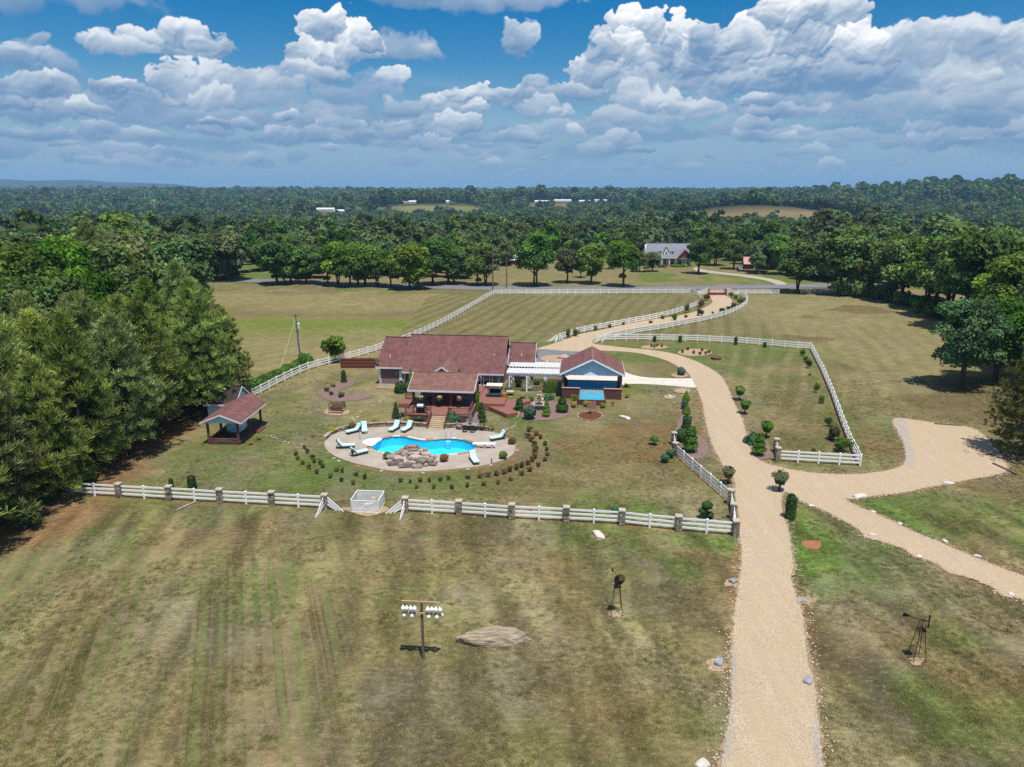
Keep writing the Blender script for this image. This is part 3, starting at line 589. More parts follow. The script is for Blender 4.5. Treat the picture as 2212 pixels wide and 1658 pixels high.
def broadleaf(name, seed, H, r, h0, nclump, nleaf, size, m, forks=1):
    rng = np.random.default_rng(seed); P, N, T, c = crown_cloud(rng, H, r, h0, nclump, nleaf)
    cm = leafmesh(name+"_crown", P, N, size, T, m, rng)
    tb = MB(); R0 = .028*H
    for f in range(forks):
        off = Vector((rng.normal(0,.25),rng.normal(0,.25),0))*(forks > 1); ln = Vector((rng.normal(0,.35),rng.normal(0,.35),0))*(1+.8*(forks>1))
        k = 1/math.sqrt(forks)
        tb.tube([off+Vector((0,0,-.3)), off+Vector((0,0,.25)), off+ln*.3+Vector((0,0,h0*.6)), off+ln*.7+Vector((0,0,h0+(H-h0)*.3)), ln+Vector((0,0,H*.80))], [R0*1.5*k,R0*1.05*k,R0*.85*k,R0*.6*k,R0*.12*k], 8)
    for i in rng.choice(len(c), min(10,len(c)), replace=False):
        q = Vector(c[i]); z = max(h0*.75, q.z*rng.uniform(.45,.7)); tb.tube([Vector((0,0,z)), (Vector((0,0,z))+q)*.5+Vector((0,0,.3)), q], [R0*.42,R0*.3,R0*.10], 5)
    return tb.mesh(name+"_trunk", M_BARK, True), cm
def pine(name, seed, H, r, h0, whorls, nbr, ntuft, m=None, tl=.62):
    rng = np.random.default_rng(seed); tb = MB(); R0 = .0125*H
    tb.tube([(0,0,-.3),(0,0,H*.3),(rng.normal(0,.12),rng.normal(0,.12),H*.65),(0,0,H*.98)],[R0*1.25,R0,R0*.65,R0*.1],8)
    TP = []; TD = []; TT = []
    for i in range(whorls):
        f = i/(whorls-1); z = h0+(H-h0)*f**.92; prof = (1-f)**.74*(.72+.30*min(1,f*4))+.03
        L = max(.35, r*prof*rng.uniform(.85,1.12)); n = max(3, int(nbr*(1-.45*f)))
        for b in range(n):
            a = 2*math.pi*(b+rng.uniform(-.35,.35))/n + i*1.7; Lb = L*rng.uniform(.7,1.12); up = .16+.75*f+rng.normal(0,.10)
            d = np.array((math.cos(a),math.sin(a),up)); base = np.array((0,0,z)); tip = base+d*Lb
            if i % 2 == 0 and f < .85: tb.tube([base, base+d*Lb*.6-np.array((0,0,.05*Lb)), tip], [R0*.30,R0*.18,R0*.06], 4, False)
            bt = rng.uniform(.70,1.35)
            k = max(2, int(ntuft*Lb/r)+1)
            for j in range(k):
                s = .38+.62*(j+rng.uniform(0,1))/k; side = np.array((-math.sin(a),math.cos(a),0))*rng.normal(0,.20)*Lb
                TP.append(base+d*Lb*s+side+np.array((0,0,rng.uniform(-.12,.25)))); TD.append(d*.55+np.array((0,0,.85))+rng.normal(0,.25,3)); TT.append(bt*rng.uniform(.8,1.2))
    for j in range(5): TP.append(np.array((0,0,H-.3*j))+rng.normal(0,.1,3)); TD.append(np.array((0,0,1.))+rng.normal(0,.2,3)); TT.append(1.)
    TP = np.array(TP); TD = unit(np.array(TD)); TT = np.array(TT); nb = 24; n = len(TP)
    A = np.repeat(TP, nb, 0); D = unit(np.repeat(TD, nb, 0)*.95 + sph(n*nb, rng)*.72); ln = tl*rng.uniform(.7,1.3,n*nb)[:,None]
    W = unit(np.cross(D, rng.normal(size=(n*nb,3))))*(tl*.060)
    V = np.stack([A-W*.5, A+D*ln*.6-W*1.0, A+D*ln, A+D*ln*.6+W*1.0], 1).reshape(-1,3)
    tv = np.repeat(TT, nb)*rng.uniform(.8,1.2,n*nb); T = np.stack([tv*1.03, tv, tv*.95, np.ones(n*nb)], 1)
    cm = npmesh(name+"_crown", V, np.arange(4*n*nb).reshape(-1,4), m or L_PINE, np.repeat(T,4,0))
    return tb.mesh(name+"_trunk", M_PBARK, True), cm
def tree(name, pair, loc, label, cat, group, sc=1.0, rz=0.0, m=None, zs=1.0):
    o = thing(name, label, cat, loc, rz, group, (sc, sc, sc*zs))
    put("trunk", pair[0], o); c = put("crown", pair[1], o)
    if m: c.material_slots[0].link = 'OBJECT'; c.material_slots[0].material = m
    return o
rnd = random.Random(3)
EDGE_BRUSH = []
PINES = [pine(f"pine{i}", 40+i, 15.6+.5*(i%3), 4.9, 1.4+(i%2)*.8, 21, 9, 8, tl=.86) for i in range(5)]
OAKS = [broadleaf(f"oak{i}", 60+i, 14, 5.7, 1.5, 42, 7500, .46, L_OAK, 1+(i==2)) for i in range(4)]
NEARS = [broadleaf(f"near{i}", 80+i, 15, 5.8, 1.6, 54, 17000, .32, L_OAK) for i in range(3)]
CEDAR = [pine(f"cedar{i}", 95+i, 13, 4.6, .9, 26, 10, 13, L_CEDAR, .42) for i in range(2)]
# pines along the left side of the lawn, outer row first
pine_n = 0
def pine_row(pts, sc0, row, word):
    for i, (x, y) in enumerate(pts):
        tree("pine_tree", PINES[rnd.randrange(5)], (x,y,0), f"bushy pine, {ordinal(i+1)} from the front in the {word}", "pine tree", "pines beside the lawn", sc0*rnd.uniform(.84,1.14), rnd.uniform(0,6.28))
pine_row([(-46.5,53),(-47.2,59.5),(-45.6,65.5),(-45.9,71.5),(-44.4,77.5),(-44.8,84),(-41.8,92),(-43.6,97.5)], 1.0, 0, "row bordering the lawn")
pine_row([(-41.2,99.5),(-46.5,104)], .95, 0, "pair behind the cabana shed")
pine_row([(-52.5,54),(-52,61),(-51.2,68),(-51.6,75),(-50.6,82),(-50,89.5),(-50.2,97),(-49,104)], 1.04, 1, "second row left of the lawn")
pine_row([(-58.5,58),(-58,66),(-57.4,74),(-57,82),(-56.8,90),(-56.2,98)], 1.05, 2, "third row left of the lawn")
# broadleaf wood behind the pines, up to the road
wl = [(-66,70),(-64,82),(-63,93),(-62,104),(-57,110),(-70,98),(-72,112),(-65,120),(-78,86),(-80,104),(-82,122),(-74,132),(-88,136),(-80,146),(-94,118),(-96,152),(-88,164),(-82,178),(-102,168),(-110,146),(-97,184),(-92,198),(-108,190),(-120,172),(-112,206),(-126,200),(-104,214),(-136,184),(-140,210),(-122,222),(-88,92),(-92,104),(-104,130),(-118,130),(-104,110),(-128,150)]
wl.sort(key=lambda p: p[0]/p[1])
for i, (x, y) in enumerate(wl):
    k = rnd.random(); near_ = y < 125
    pr = NEARS[rnd.randrange(3)] if near_ else OAKS[rnd.randrange(4)]
    m = None if k < .55 else L_BRIGHT if k < .8 else L_GREY
    nm = {None:"deep green", L_BRIGHT:"bright green", L_GREY:"grey green"}[m]
    tree("broadleaf_tree", pr, (x,y,0), f"{nm} broadleaf tree, {ordinal(i+1)} from the left in the wood behind the pines", "tree", "left wood", rnd.uniform(1.2,1.65), rnd.uniform(0,6.28), m, rnd.uniform(.92,1.1))
tree("tall_pine", PINES[1], (-88,150,0), "tall pine with a flat spreading top above the left wood", "pine tree", None, 1.38, .4)
# row along the far road: measured trunk foot, height
row = [(495,607,17.5,L_GREY),(600,615,14.5,None),(614,615,13,None),(628,612,12.5,L_BRIGHT),(662,613,13,None),(709,615,13.5,None),(730,617,12.5,L_BRIGHT),(756,620,14,None),(773,618,14.5,None),(789,618,13.5,L_BRIGHT),(815,618,13,None),(844,621,12,None),(884,626,13.5,L_BRIGHT),(903,626,13,L_BRIGHT),(936,616,13.5,None),(969,614,14,None),(981,614,14,None),(1031,617,10,L_BRIGHT),(1050,617,15,None)]
for i, (px, py, h, m) in enumerate(row):
    tree("roadside_tree", OAKS[i%4], G(px,py)+Vector((0,0,-.7)), f"{'grey green' if m is L_GREY else 'bright green' if m else 'dark green'} tree, {ordinal(i+1)} from the left in the row along the far road", "tree", "trees along the far road", h/14*(1.12+.16*math.sin(i*2.3)), i*1.3, m, .98)
spaced = [(1156.6,618,18.0,1.0,"large dark oak right of the power pole on the grass beyond the back fence"),(1225,611.6,12.5,1.0,"small loose grey green oak, second in the spaced row beyond the back fence"),(1276.6,613.5,14.5,.95,"dark upright oak, third in the spaced row beyond the back fence"),(1347,620,17,.85,"narrow tall oak with bare lower trunk, last of the spaced row beyond the fence"),(1254,600,7,1,"little tree between two oaks beyond the back fence"),(1381.6,588,8,1.1,"left one of two small round trees before the grey roofed farmhouse"),(1409.7,587,8,1.1,"right one of two small round trees before the grey roofed farmhouse"),(1508,592,13.5,1.0,"forked shade tree beside the right end of the farmhouse"),(1585,582,12,1,"shade tree between the farmhouse and the small red roofed shed"),(1633,592,8.5,1.1,"small round tree in front of the red roofed shed"),(1666,579,15,1,"tall dark tree right of the red roofed shed"),(1723,633,16,1.1,"round forked tree standing on the line of the back fence at right"),(1545,574,15,1,"dark tree close behind the farmhouse at right"),(1320,582,6.5,1,"small conical tree left of the farmhouse lawn")]
for i, (px, py, h, wd, lab) in enumerate(spaced):
    m = L_GREY if i in (1,5,6) else None
    tree("shade_tree", OAKS[(i+2)%4 if i not in (7,11) else 2], G(px,py), lab, "tree", None, h/14*wd, i*2.1, m, 1/wd)
# wood on the right, its edge curving back to the road
wr = [(96,207),(103,204),(110,200),(104,193),(112,187),(106,180),(114,174),(104,168),(108,160),(100,153),(107,146),(99,140),(104,132),(97,126),(118,196),(122,182),(126,168),(120,160),(118,150),(114,138),(112,126),(108,118),(130,152),(128,138),(100,112),(94,118),(120,116),(132,122),(134,192),(140,176),(88,120),(92,106),(86,110),(138,206),(84,101),(96,98),(90,94),(104,104)]
wr.sort(key=lambda p: p[0]/p[1])
for i, (x, y) in enumerate(wr):
    k = rnd.random(); m = None if k < .5 else L_BRIGHT if k < .78 else L_GREY
    if k > .93: pr = CEDAR[i%2]; m = None
    else: pr = OAKS[rnd.randrange(4)] if y > 130 else NEARS[rnd.randrange(3)]
    nm = "dark cedar" if pr in CEDAR else {None:"deep green tree", L_BRIGHT:"bright green tree", L_GREY:"grey green tree"}[m]
    tree("woodland_tree", pr, (x,y,0), f"{nm}, {ordinal(i+1)} from the left along the wood on the right", "tree", "right wood", rnd.uniform(1.1,1.6), rnd.uniform(0,6.28), m, rnd.uniform(.95,1.12))
tree("feathery_tree", NEARS[1], G(2077,840), "feathery blue green tree standing alone at the edge of the right field", "tree", None, 1.0, .7, leafmat("feathery_leaf",(.110,.195,.060),(.066,.130,.044)), 1.04)
tree("dark_tree", NEARS[2], G(2148,826), "dark tree close behind the feathery tree at the field edge", "tree", None, 1.08, 2.7)
tree("cedar_tree", CEDAR[0], G(2206,985), "olive brown cedar beside the gravel parking pad", "cedar", None, 1.05, .3)
tree("cedar_tree", CEDAR[1], G(2262,905), "second cedar behind the parking pad at the right edge", "cedar", None, 1.1, 1.3)
tree("edge_tree", NEARS[0], G(2330,960), "broadleaf tree shading the right end of the parking pad", "tree", None, 1.0, 1.9)
tree("edge_tree", NEARS[1], (67,72,0), "broadleaf tree right of the parking pad at the picture's right edge", "tree", None, .95, 4.9)
for i in range(26):                                    # brush along the foot of the right wood
    t_ = i/25; ex = [(95,206),(104,196),(103,178),(100,158),(95,136),(91,118),(86,108)]; k_ = min(5, int(t_*6)); f_ = t_*6-k_; ax, ay = ex[k_]; bx, by = ex[k_+1]
    EDGE_BRUSH.append((ax+(bx-ax)*f_+rnd.uniform(-1,2), ay+(by-ay)*f_+rnd.uniform(-2,2)))
for i in range(16): EDGE_BRUSH.append((-62-i*1.9+rnd.uniform(-1,1), 112+i*6.4+rnd.uniform(-2,2)))
# far woods: one mass of crowns over the rolling land
def forest_obj():
    src = bpy.data.collections.new("forest_sources")
    for i in range(6):
        rng = np.random.default_rng(300+i); n = 1150 if i < 4 else 330
        P, N, T, c = crown_cloud(rng, 13.5, 5.2, 1.0, 16, n, .4)
        V, F4, T4 = leaves(P, N, 0.95 if i < 4 else 1.9, T, rng, 1.3)
        # inner mass of the crown so that no light passes straight through
        bm = bmesh.new(); bmesh.ops.create_icosphere(bm, subdivisions=2, radius=1.0)
        for v in bm.verts:
            k = 1+.25*mnoise.noise(v.co*1.7+Vector((i*3.1,0,0))); v.co = Vector((v.co.x*3.0*k, v.co.y*3.0*k, 6.4+v.co.z*4.3*k))
        cv = np.array([v.co[:] for v in bm.verts]); cf = np.array([[v.index for v in f.verts] for f in bm.faces]); bm.free()
        V = np.vstack([V, cv]); cf = np.hstack([cf, cf[:,2:3]])+len(F4)*4
        me = bpy.data.meshes.new("forest_crown")
        faces = [tuple(f) for f in F4]+[tuple(f[:3]) for f in cf]
        me.from_pydata([tuple(v) for v in V], [], faces)
        a = me.color_attributes.new('tint','FLOAT_COLOR','POINT'); tt = np.vstack([T4, np.tile((.9,.9,.9,1),(len(cv),1))]); a.data.foreach_set('color', tt.astype(np.float32).ravel())
        me.materials.append(L_FOREST); o = bpy.data.objects.new("forest_crown", me); src.objects.link(o)
    rng = np.random.default_rng(5); pts = []; scl = []
    def fill(r0, r1, cell, s0, s1, ang=.80):
        n = int((r1*r1-r0*r0)*ang/(cell*cell)); rr = np.sqrt(rng.uniform(r0*r0, r1*r1, n)); aa = rng.uniform(-ang, ang, n)
        x = rr*np.sin(aa); y = rr*np.cos(aa); ok = np.ones(n, bool)
        for fx, fy, a_, b_, fc in FIELDS: ok &= ((x-fx)/(a_*.95))**2+((y-fy)/(b_*.95))**2 > 1
        # clearings: farmhouse lawn, road verge, property
        ok &= ~((y < 318) & (x > 12) & (x < 92)); ok &= ~((y < 285) & (x > -12) & (x <= 12)); ok &= ~((y < 244) & (x > -88) & (x < 92))
        ok &= ~((np.abs(x-0) < 104) & (y < 232)); ok &= ~((x < 0) & (y < 225) & (x > -112)); ok &= ~((x > 0) & (y < 110) & (x < 140)); ok &= ~((x > 0) & (x < 128) & (y < 215))
        dens = fbm(x/160+4, y/160, 88, 3); ok &= (dens > .30) | (rr > 900)
        x, y = x[ok], y[ok]; sc = rng.uniform(s0, s1, len(x))*(.62+.75*fbm(x/70, y/70, 90, 3))*np.where(rng.random(len(x)) < .10, 1.4, 1.0); z = terrain(x, y)-.4
        pts.append(np.stack([x,y,z],1)); scl.append(sc)
    fill(120, 620, 7.4, .72, 1.22, 1.0); fill(620, 1500, 10.5, .85, 1.35, .8); fill(1500, 5200, 21, 1.3, 2.0, .74)
    Pn = np.vstack(pts); S = np.concatenate(scl)
    me = bpy.data.meshes.new("woodland"); me.vertices.add(len(Pn)); me.vertices.foreach_set('co', Pn.astype(np.float32).ravel())
    me.attributes.new('size','FLOAT','POINT').data.foreach_set('value', S.astype(np.float32))
    me.attributes.new('pick','INT','POINT').data.foreach_set('value', np.where(np.hypot(Pn[:,0],Pn[:,1]) > 1500, rng.integers(4,6,len(S)), rng.integers(0,4,len(S))).astype(np.int32))
    me.attributes.new('turn','FLOAT','POINT').data.foreach_set('value', rng.uniform(0,6.28,len(S)).astype(np.float32))
    o = put("woodland", me); o['kind'] = 'stuff'; o['label'] = 'distant mixed woodland rolling to the horizon'
    ng = bpy.data.node_groups.new("woodland_scatter", 'GeometryNodeTree'); ng.interface.new_socket("Geometry", in_out='INPUT', socket_type='NodeSocketGeometry'); ng.interface.new_socket("Geometry", in_out='OUTPUT', socket_type='NodeSocketGeometry')
    t = NT(ng); gi = t.new('NodeGroupInput'); go = t.new('NodeGroupOutput'); ip = t.new('GeometryNodeInstanceOnPoints'); ci = t.new('GeometryNodeCollectionInfo')
    ci.inputs['Collection'].default_value = src; ci.inputs['Separate Children'].default_value = True; ci.inputs['Reset Children'].default_value = True
    def attr(n, ty): a = t.new('GeometryNodeInputNamedAttribute', data_type=ty); a.inputs[0].default_value = n; return [s for s in a.outputs if s.enabled][0]
    t.l.new(gi.outputs[0], ip.inputs['Points']); t.l.new(ci.outputs[0], ip.inputs['Instance']); ip.inputs['Pick Instance'].default_value = True
    t.l.new(attr('pick','INT'), ip.inputs['Instance Index']); t.l.new(attr('size','FLOAT'), ip.inputs['Scale'])
    cb = t.new('ShaderNodeCombineXYZ'); t.l.new(attr('turn','FLOAT'), cb.inputs[2]); t.l.new(cb.outputs[0], ip.inputs['Rotation'])
    t.l.new(ip.outputs[0], go.inputs[0]); md = o.modifiers.new("scatter", 'NODES'); md.node_group = ng
    return len(S)
NFOREST = forest_obj(); print("forest", NFOREST)
# far blue hills
def ridge(name, pts, depth, label):
    mb = MB(); P = smooth_closed([(x,z) for x,z in pts], 110, 3, 5, False); n = len(P)
    for i, (x, z) in enumerate(P):
        y = pts_y(x); mb.v += [(x, y, -60), (x*.995, y-40, z*.45+8*mnoise.noise(Vector((x/900,3,0)))), (x, y+500, z), (x, y+depth, -60)]
    for i in range(n-1):
        for j in range(3): mb.f.append((i*4+j, (i+1)*4+j, (i+1)*4+j+1, i*4+j+1))
    return structure(mb.build(name, mat("forested_hill", (.022,.036,.018),(.016,.028,.014), .002, 4), None, True))
pts_y = lambda x: 6600.0
def hx(px): return ray(px, 408).x*7100/ray(px,408).y
def hz(py): d = ray(1106, py); return 30+7100*d.z/d.y
ridge("far_mountain", [(hx(-420),hz(396)),(hx(-250),hz(388)),(hx(-90),hz(391)),(hx(20),hz(388)),(hx(70),hz(391.5)),(hx(140),hz(389.5)),(hx(192),hz(389)),(hx(235),hz(394)),(hx(290),hz(395)),(hx(345),hz(397)),(hx(375),hz(397)),(hx(405),hz(404)),(hx(430),hz(412)),(hx(470),hz(412)),(hx(500),hz(406)),(hx(545),hz(403)),(hx(590),hz(404.5)),(hx(640),hz(408)),(hx(700),hz(414))], 2500, "")
# ---------------------------------------------------------------- building materials
def shingles(name, a, b):
    m = bpy.data.materials.new(name); m.use_nodes = True; t = NT(m.node_tree); t.n.clear()
    out = t.new('ShaderNodeOutputMaterial'); p = t.new('ShaderNodeBsdfPrincipled'); tc = t.new('ShaderNodeTexCoord'); P = tc.outputs['Object']
    br = t.new('ShaderNodeTexBrick'); mp = t.new('ShaderNodeMapping'); mp.inputs['Rotation'].default_value = (R(90),0,0); t.l.new(P, mp.inputs[0]); t.l.new(mp.outputs[0], br.inputs[0])
    br.inputs['Color1'].default_value = c4(a); br.inputs['Color2'].default_value = c4(b); br.inputs['Mortar'].default_value = c4([x*.55 for x in b])
    br.inputs['Scale'].default_value = 1.0; br.inputs['Brick Width'].default_value = .42; br.inputs['Row Height'].default_value = .13; br.inputs['Mortar Size'].default_value = .012
    n = t.ramp(t.noise(P, 1.1, 5, .65), .3, .7); c = t.mix(n, br.outputs['Color'], c4([x*1.18 for x in a]))
    c = t.mix(t.ramp(t.noise(P, 14, 3, .7), .3, .6, .5, 0), c, c4([x*.6 for x in b]))
    t.l.new(c, p.inputs['Base Color']); p.inputs['Roughness'].default_value = .92; p.inputs['Specular IOR Level'].default_value = .12
    bu = t.new('ShaderNodeBump'); bu.inputs['Distance'].default_value = .02; t.l.new(t.math('ADD', br.outputs['Fac'], t.noise(P, 9, 2, .6)), bu.inputs['Height']); t.l.new(bu.outputs[0], p.inputs['Normal'])
    t.l.new(p.outputs[0], out.inputs[0]); MATS[name] = m; return m
M_ROOF = shingles("mauve_shingles", (.200,.094,.088), (.138,.066,.064))
M_ROOF2 = shingles("brown_shingles", (.225,.120,.096), (.160,.086,.072))
M_GREYROOF = shingles("grey_shingles", (.24,.24,.28), (.19,.19,.23))
def siding(name, a, pitch=.14):
    m = bpy.data.materials.new(name); m.use_nodes = True; t = NT(m.node_tree); t.n.clear()
    out = t.new('ShaderNodeOutputMaterial'); p = t.new('ShaderNodeBsdfPrincipled'); tc = t.new('ShaderNodeTexCoord'); P = tc.outputs['Object']
    sx = t.new('ShaderNodeSeparateXYZ'); t.l.new(P, sx.inputs[0]); f = t.math('FRACT', t.math('DIVIDE', sx.outputs[2], pitch))
    c = t.mix(t.ramp(t.noise(P, .8, 4, .6), .3, .7), c4([x*.88 for x in a]), c4(a)); t.l.new(c, p.inputs['Base Color'])
    p.inputs['Roughness'].default_value = .6; p.inputs['Specular IOR Level'].default_value = .3
    bu = t.new('ShaderNodeBump'); bu.inputs['Distance'].default_value = .025; t.l.new(t.math('SUBTRACT', 1.0, f), bu.inputs['Height']); t.l.new(bu.outputs[0], p.inputs['Normal']); t.l.new(p.outputs[0], out.inputs[0]); MATS[name] = m; return m
M_MAUVE = siding("mauve_siding", (.20,.125,.145))
M_BLUES = siding("pale_blue_siding", (.60,.83,.98))
M_WHITE = mat("white_vinyl", (.90,.90,.90), (.84,.84,.83), 1.5, 3, .45, .4)
M_TRIM = mat("lilac_white_trim", (.70,.70,.76), (.62,.62,.68), 1.5, 3, .5, .4)
M_GLASS = mat("dark_window_glass", (.02,.025,.035), (.015,.018,.025), 1, 1, .08, .6)
M_DECK = mat("red_brown_decking", (.265,.120,.090), (.205,.092,.072), 1.4, 5, .75, .2, .01, 9, stretch=(1,6,1))
M_DWOOD = mat("dark_red_timber", (.180,.082,.066), (.12,.058,.048), 2, 4, .75, .2, .01, 10)
M_CEDW = mat("red_cedar_fence", (.20,.070,.045), (.14,.05,.034), 1.2, 4, .8, .15, .01, 8, stretch=(6,6,1))
M_STONE = mat("field_stone", (.40,.32,.24), (.22,.17,.13), 2.2, 5, .9, .15, .03, 7, rnd=.25)
M_PSTONE = mat("pillar_stone", (.34,.28,.22), (.17,.13,.10), 3.0, 5, .9, .15, .03, 8, rnd=.35)
M_CAP = mat("cast_cap", (.46,.40,.32), (.36,.31,.25), 2, 4, .9, .15)
M_TREAD = mat("sandstone_tread", (.47,.36,.23), (.34,.25,.16), 1.6, 5, .9, .15, .01, 8)
M_METAL = mat("dark_metal", (.025,.022,.020), (.015,.013,.012), 4, 3, .5, .4, metal=.6)
M_RUST = mat("rusty_iron", (.075,.045,.030), (.04,.026,.02), 6, 3, .7, .3, metal=.4)
M_STEEL = mat("galvanised_steel", (.50,.52,.54), (.42,.44,.46), 3, 2, .4, .5, metal=.5)
M_POLE = mat("weathered_pole", (.17,.135,.11), (.11,.09,.075), 1.5, 4, .9, .1, stretch=(5,5,.6))
ROT = R(-5.5)
def to_world(o, ang, u, v, z=0): return Vector((o[0]+u*math.cos(ang)-v*math.sin(ang), o[1]+u*math.sin(ang)+v*math.cos(ang), z))
def gable_roof(parent, name, u0, u1, vf, vr, vb, zf, zr, zb, m, th=.14, ue0=None, ue1=None, trim=M_TRIM, rake=None):
    """two roof slopes along u with fascia boards under the eaves and rakes"""
    ue0 = u0 if ue0 is None else ue0; ue1 = u1 if ue1 is None else ue1
    mb = MB(); top = [(ue0,vf,zf),(ue1,vf,zf),(u1,vr,zr),(u0,vr,zr),(ue1,vb,zb),(ue0,vb,zb)]
    vs = top+[(x,y,z-th) for x,y,z in top]
    mb.add(vs, [(0,1,2,3),(3,2,4,5),(6,9,8,7),(9,11,10,8),(0,6,7,1),(1,7,8,2),(2,8,10,4),(4,10,11,5),(5,11,9,3),(3,9,6,0)])
    r = mb.build(name, m, parent)
    MB().box(ue0-.02, ue1+.02, vf-.05, vf-.004, zf-.24, zf-.01).build("fascia", trim, r)
    MB().box(ue0-.02, ue1+.02, vb+.004, vb+.05, zb-.24, zb-.01).build("fascia", trim, r)
    for ue, uu, s in ((ue0,u0,-1),(ue1,u1,1)):
        MB().bar((ue+s*.03,vf,zf-.13),(uu+s*.03,vr,zr-.13),.05,.2).build("rake_board", rake or trim, r)
        MB().bar((ue+s*.03,vb,zb-.13),(uu+s*.03,vr,zr-.13),.05,.2).build("rake_board", rake or trim, r)
    MB().bar((u0,vr,zr+.015),(u1,vr,zr+.015),.28,.05).build("ridge_cap", m, r)
    return r
def window(parent, u0, u1, v, z0, z1, s=-1, mid=True):
    f = MB(); w = .09; y0, y1 = sorted((v+s*.002, v+s*.07))
    for a in ((u0-w,u0,z0-w,z1+w),(u1,u1+w,z0-w,z1+w)): f.box(a[0],a[1],y0,y1,a[2],a[3])
    f.box(u0,u1,y0,y1,z1,z1+w); f.box(u0-.14,u1+.14,min(y0,y1+s*.05),max(y1,y0+s*.05),z0-w-.03,z0-.0)
    o = f.build("window", M_WHITE, parent)
    zm = (z0+z1)/2; q0, q1 = sorted((v+s*.004, v+s*.02)); b0, b1 = sorted((v+s*.024, v+s*.05))
    MB().box(u0,u1,q0,q1,zm,z1).build("pane", M_GLASS, o); MB().box(u0,u1,q0,q1,z0,zm-.001).build("pane", M_GLASS, o)
    if mid: MB().box(u0,u1,b0,b1,zm-.03,zm+.03).build("sash_bar", M_WHITE, o)
    for k in (1,2):
        x = u0+(u1-u0)*k/3; MB().box(x-.012,x+.012,b0,b1,zm+.03,z1).build("muntin", M_WHITE, o)
    return o
# ---------------------------------------------------------------- main house
HO = G(822, 830)
house = thing("house", "long low house with mauve siding and red brown shingle roof behind the pool", "house", HO, ROT)
w1 = MB().prism([(0,0),(8.6,0),(8.6,2.9),(4.2,6.55),(0,2.9)], 'x', 0, 4.5).build("wall", M_MAUVE, house)
w2 = MB().prism([(-1.9,0),(9.5,0),(9.5,2.75),(3.7,7.15),(-1.9,2.75)], 'x', 4.502, 19.5).build("wall", M_MAUVE, house)
gable_roof(house, "roof", .1, 4.35, -.45, 4.0, 9.0, 2.88, 6.85, 2.7, M_ROOF, ue0=-.55, ue1=4.35, rake=M_MAUVE)
roofm = gable_roof(house, "roof", 4.40, 19.95, -2.35, 3.7, 9.95, 2.72, 7.40, 2.6, M_ROOF, ue0=4.15, ue1=19.95, rake=M_MAUVE)
w3 = MB().prism([(4.4,0),(10.0,0),(10.0,2.6),(7.2,5.2),(4.4,2.6)], 'x', 19.502, 23.9).build("wall", M_MAUVE, house)
gable_roof(house, "roof", 19.98, 24.3, 3.95, 7.2, 10.4, 2.72, 5.65, 2.6, M_ROOF)
d = MB().box(3.25,4.15,-.05,-.004,.12,2.25).build("door", M_WHITE, house)
MB().box(3.55,3.85,-.075,-.052,.95,1.95).build("pane", M_GLASS, d); MB().box(3.12,3.24,-.06,-.003,.1,2.36).build("door_frame", M_WHITE, d); MB().box(4.16,4.28,-.06,-.003,.1,2.36).build("door_frame", M_WHITE, d); MB().box(3.24,4.16,-.06,-.003,2.26,2.36).build("door_frame", M_WHITE, d); MB().lathe([(.03,0),(.03,.05)],8).build("door_handle", M_STEEL, d, loc=(4.05,-.09,1.1))
MB().box(.0,.16,-.02,.1,0,2.88).build("corner_board", M_TRIM, house); MB().box(2.65,2.85,-.16,-.004,1.75,2.1).build("wall_lamp", M_CAP, house)
for u in (15.9,17.25,18.6): window(house, u-.42, u+.42, -1.902, .85, 2.35)
window(house, 11.6, 12.5, -1.902, .8, 2.3); window(house, 6.0, 6.9, -1.902, .8, 2.3)
MB().tube([(1.55,.9,4.0),(1.55,.9,4.65)], .06, 8).build("vent_pipe", M_WHITE, house); MB().tube([(22.0,5.2,3.8),(22.0,5.2,4.3)], .05, 8).build("vent_pipe", M_WHITE, house)
MB().tube([(18.2,.4,4.9),(18.2,.4,5.3)], .05, 8).build("vent_pipe", M_WHITE, house)
MB().tube([(19.35,-2.0,2.5),(19.35,-2.0,.1)], .05, 6).build("downpipe", M_TRIM, house); MB().tube([(-.1,-.12,2.6),(-.1,-.12,.1)], .05, 6).build("downpipe", M_TRIM, house)
# covered link between house and porch
lk = MB(); lk.add([(9.3,-6.5,3.35),(9.3,1.5,3.35),(11.2,1.5,4.65),(11.2,-6.5,4.65),(13.1,-6.5,3.35),(13.1,1.5,3.35)],[(0,1,2,3),(3,2,5,4)]); lko = lk.build("link_roof", M_ROOF2, house)
MB().bar((9.25,-6.53,3.28),(11.2,-6.53,4.6),.06,.24).build("rake_board", M_TRIM, lko); MB().bar((13.15,-6.53,3.28),(11.2,-6.53,4.6),.06,.24).build("rake_board", M_TRIM, lko)
MB().prism([(9.5,3.3),(12.9,3.3),(11.2,4.5)], 'y', -6.4, -6.3).build("link_gable", M_DWOOD, house)
sd_ = thing("satellite_dish", "grey satellite dish mounted on the left end of the house roof", "satellite dish", to_world(HO, ROT, -.3, -.2, 3.0), ROT)
dm = MB()
for i in range(5):
    r_ = .42*i/4; 
    for j in range(12): dm.v.append((r_*math.cos(j*math.pi/6), .35*(r_/.42)**2*.3-0.05, r_*math.sin(j*math.pi/6)))
for i in range(4):
    for j in range(12): dm.f.append((i*12+j,i*12+(j+1)%12,(i+1)*12+(j+1)%12,(i+1)*12+j))
do = dm.build("dish", M_STEEL, sd_, True, loc=(.1,-.1,.95)); do.rotation_euler = (R(-35),0,R(160)); MB().tube([(.1,-.05,.9),(.12,.05,.5),(.05,.12,-.1)], .035, 6).build("mast", M_METAL, sd_); MB().tube([(.1,-.1,.75),(.18,-.55,.85)], .02, 5).build("feed_arm", M_METAL, sd_)
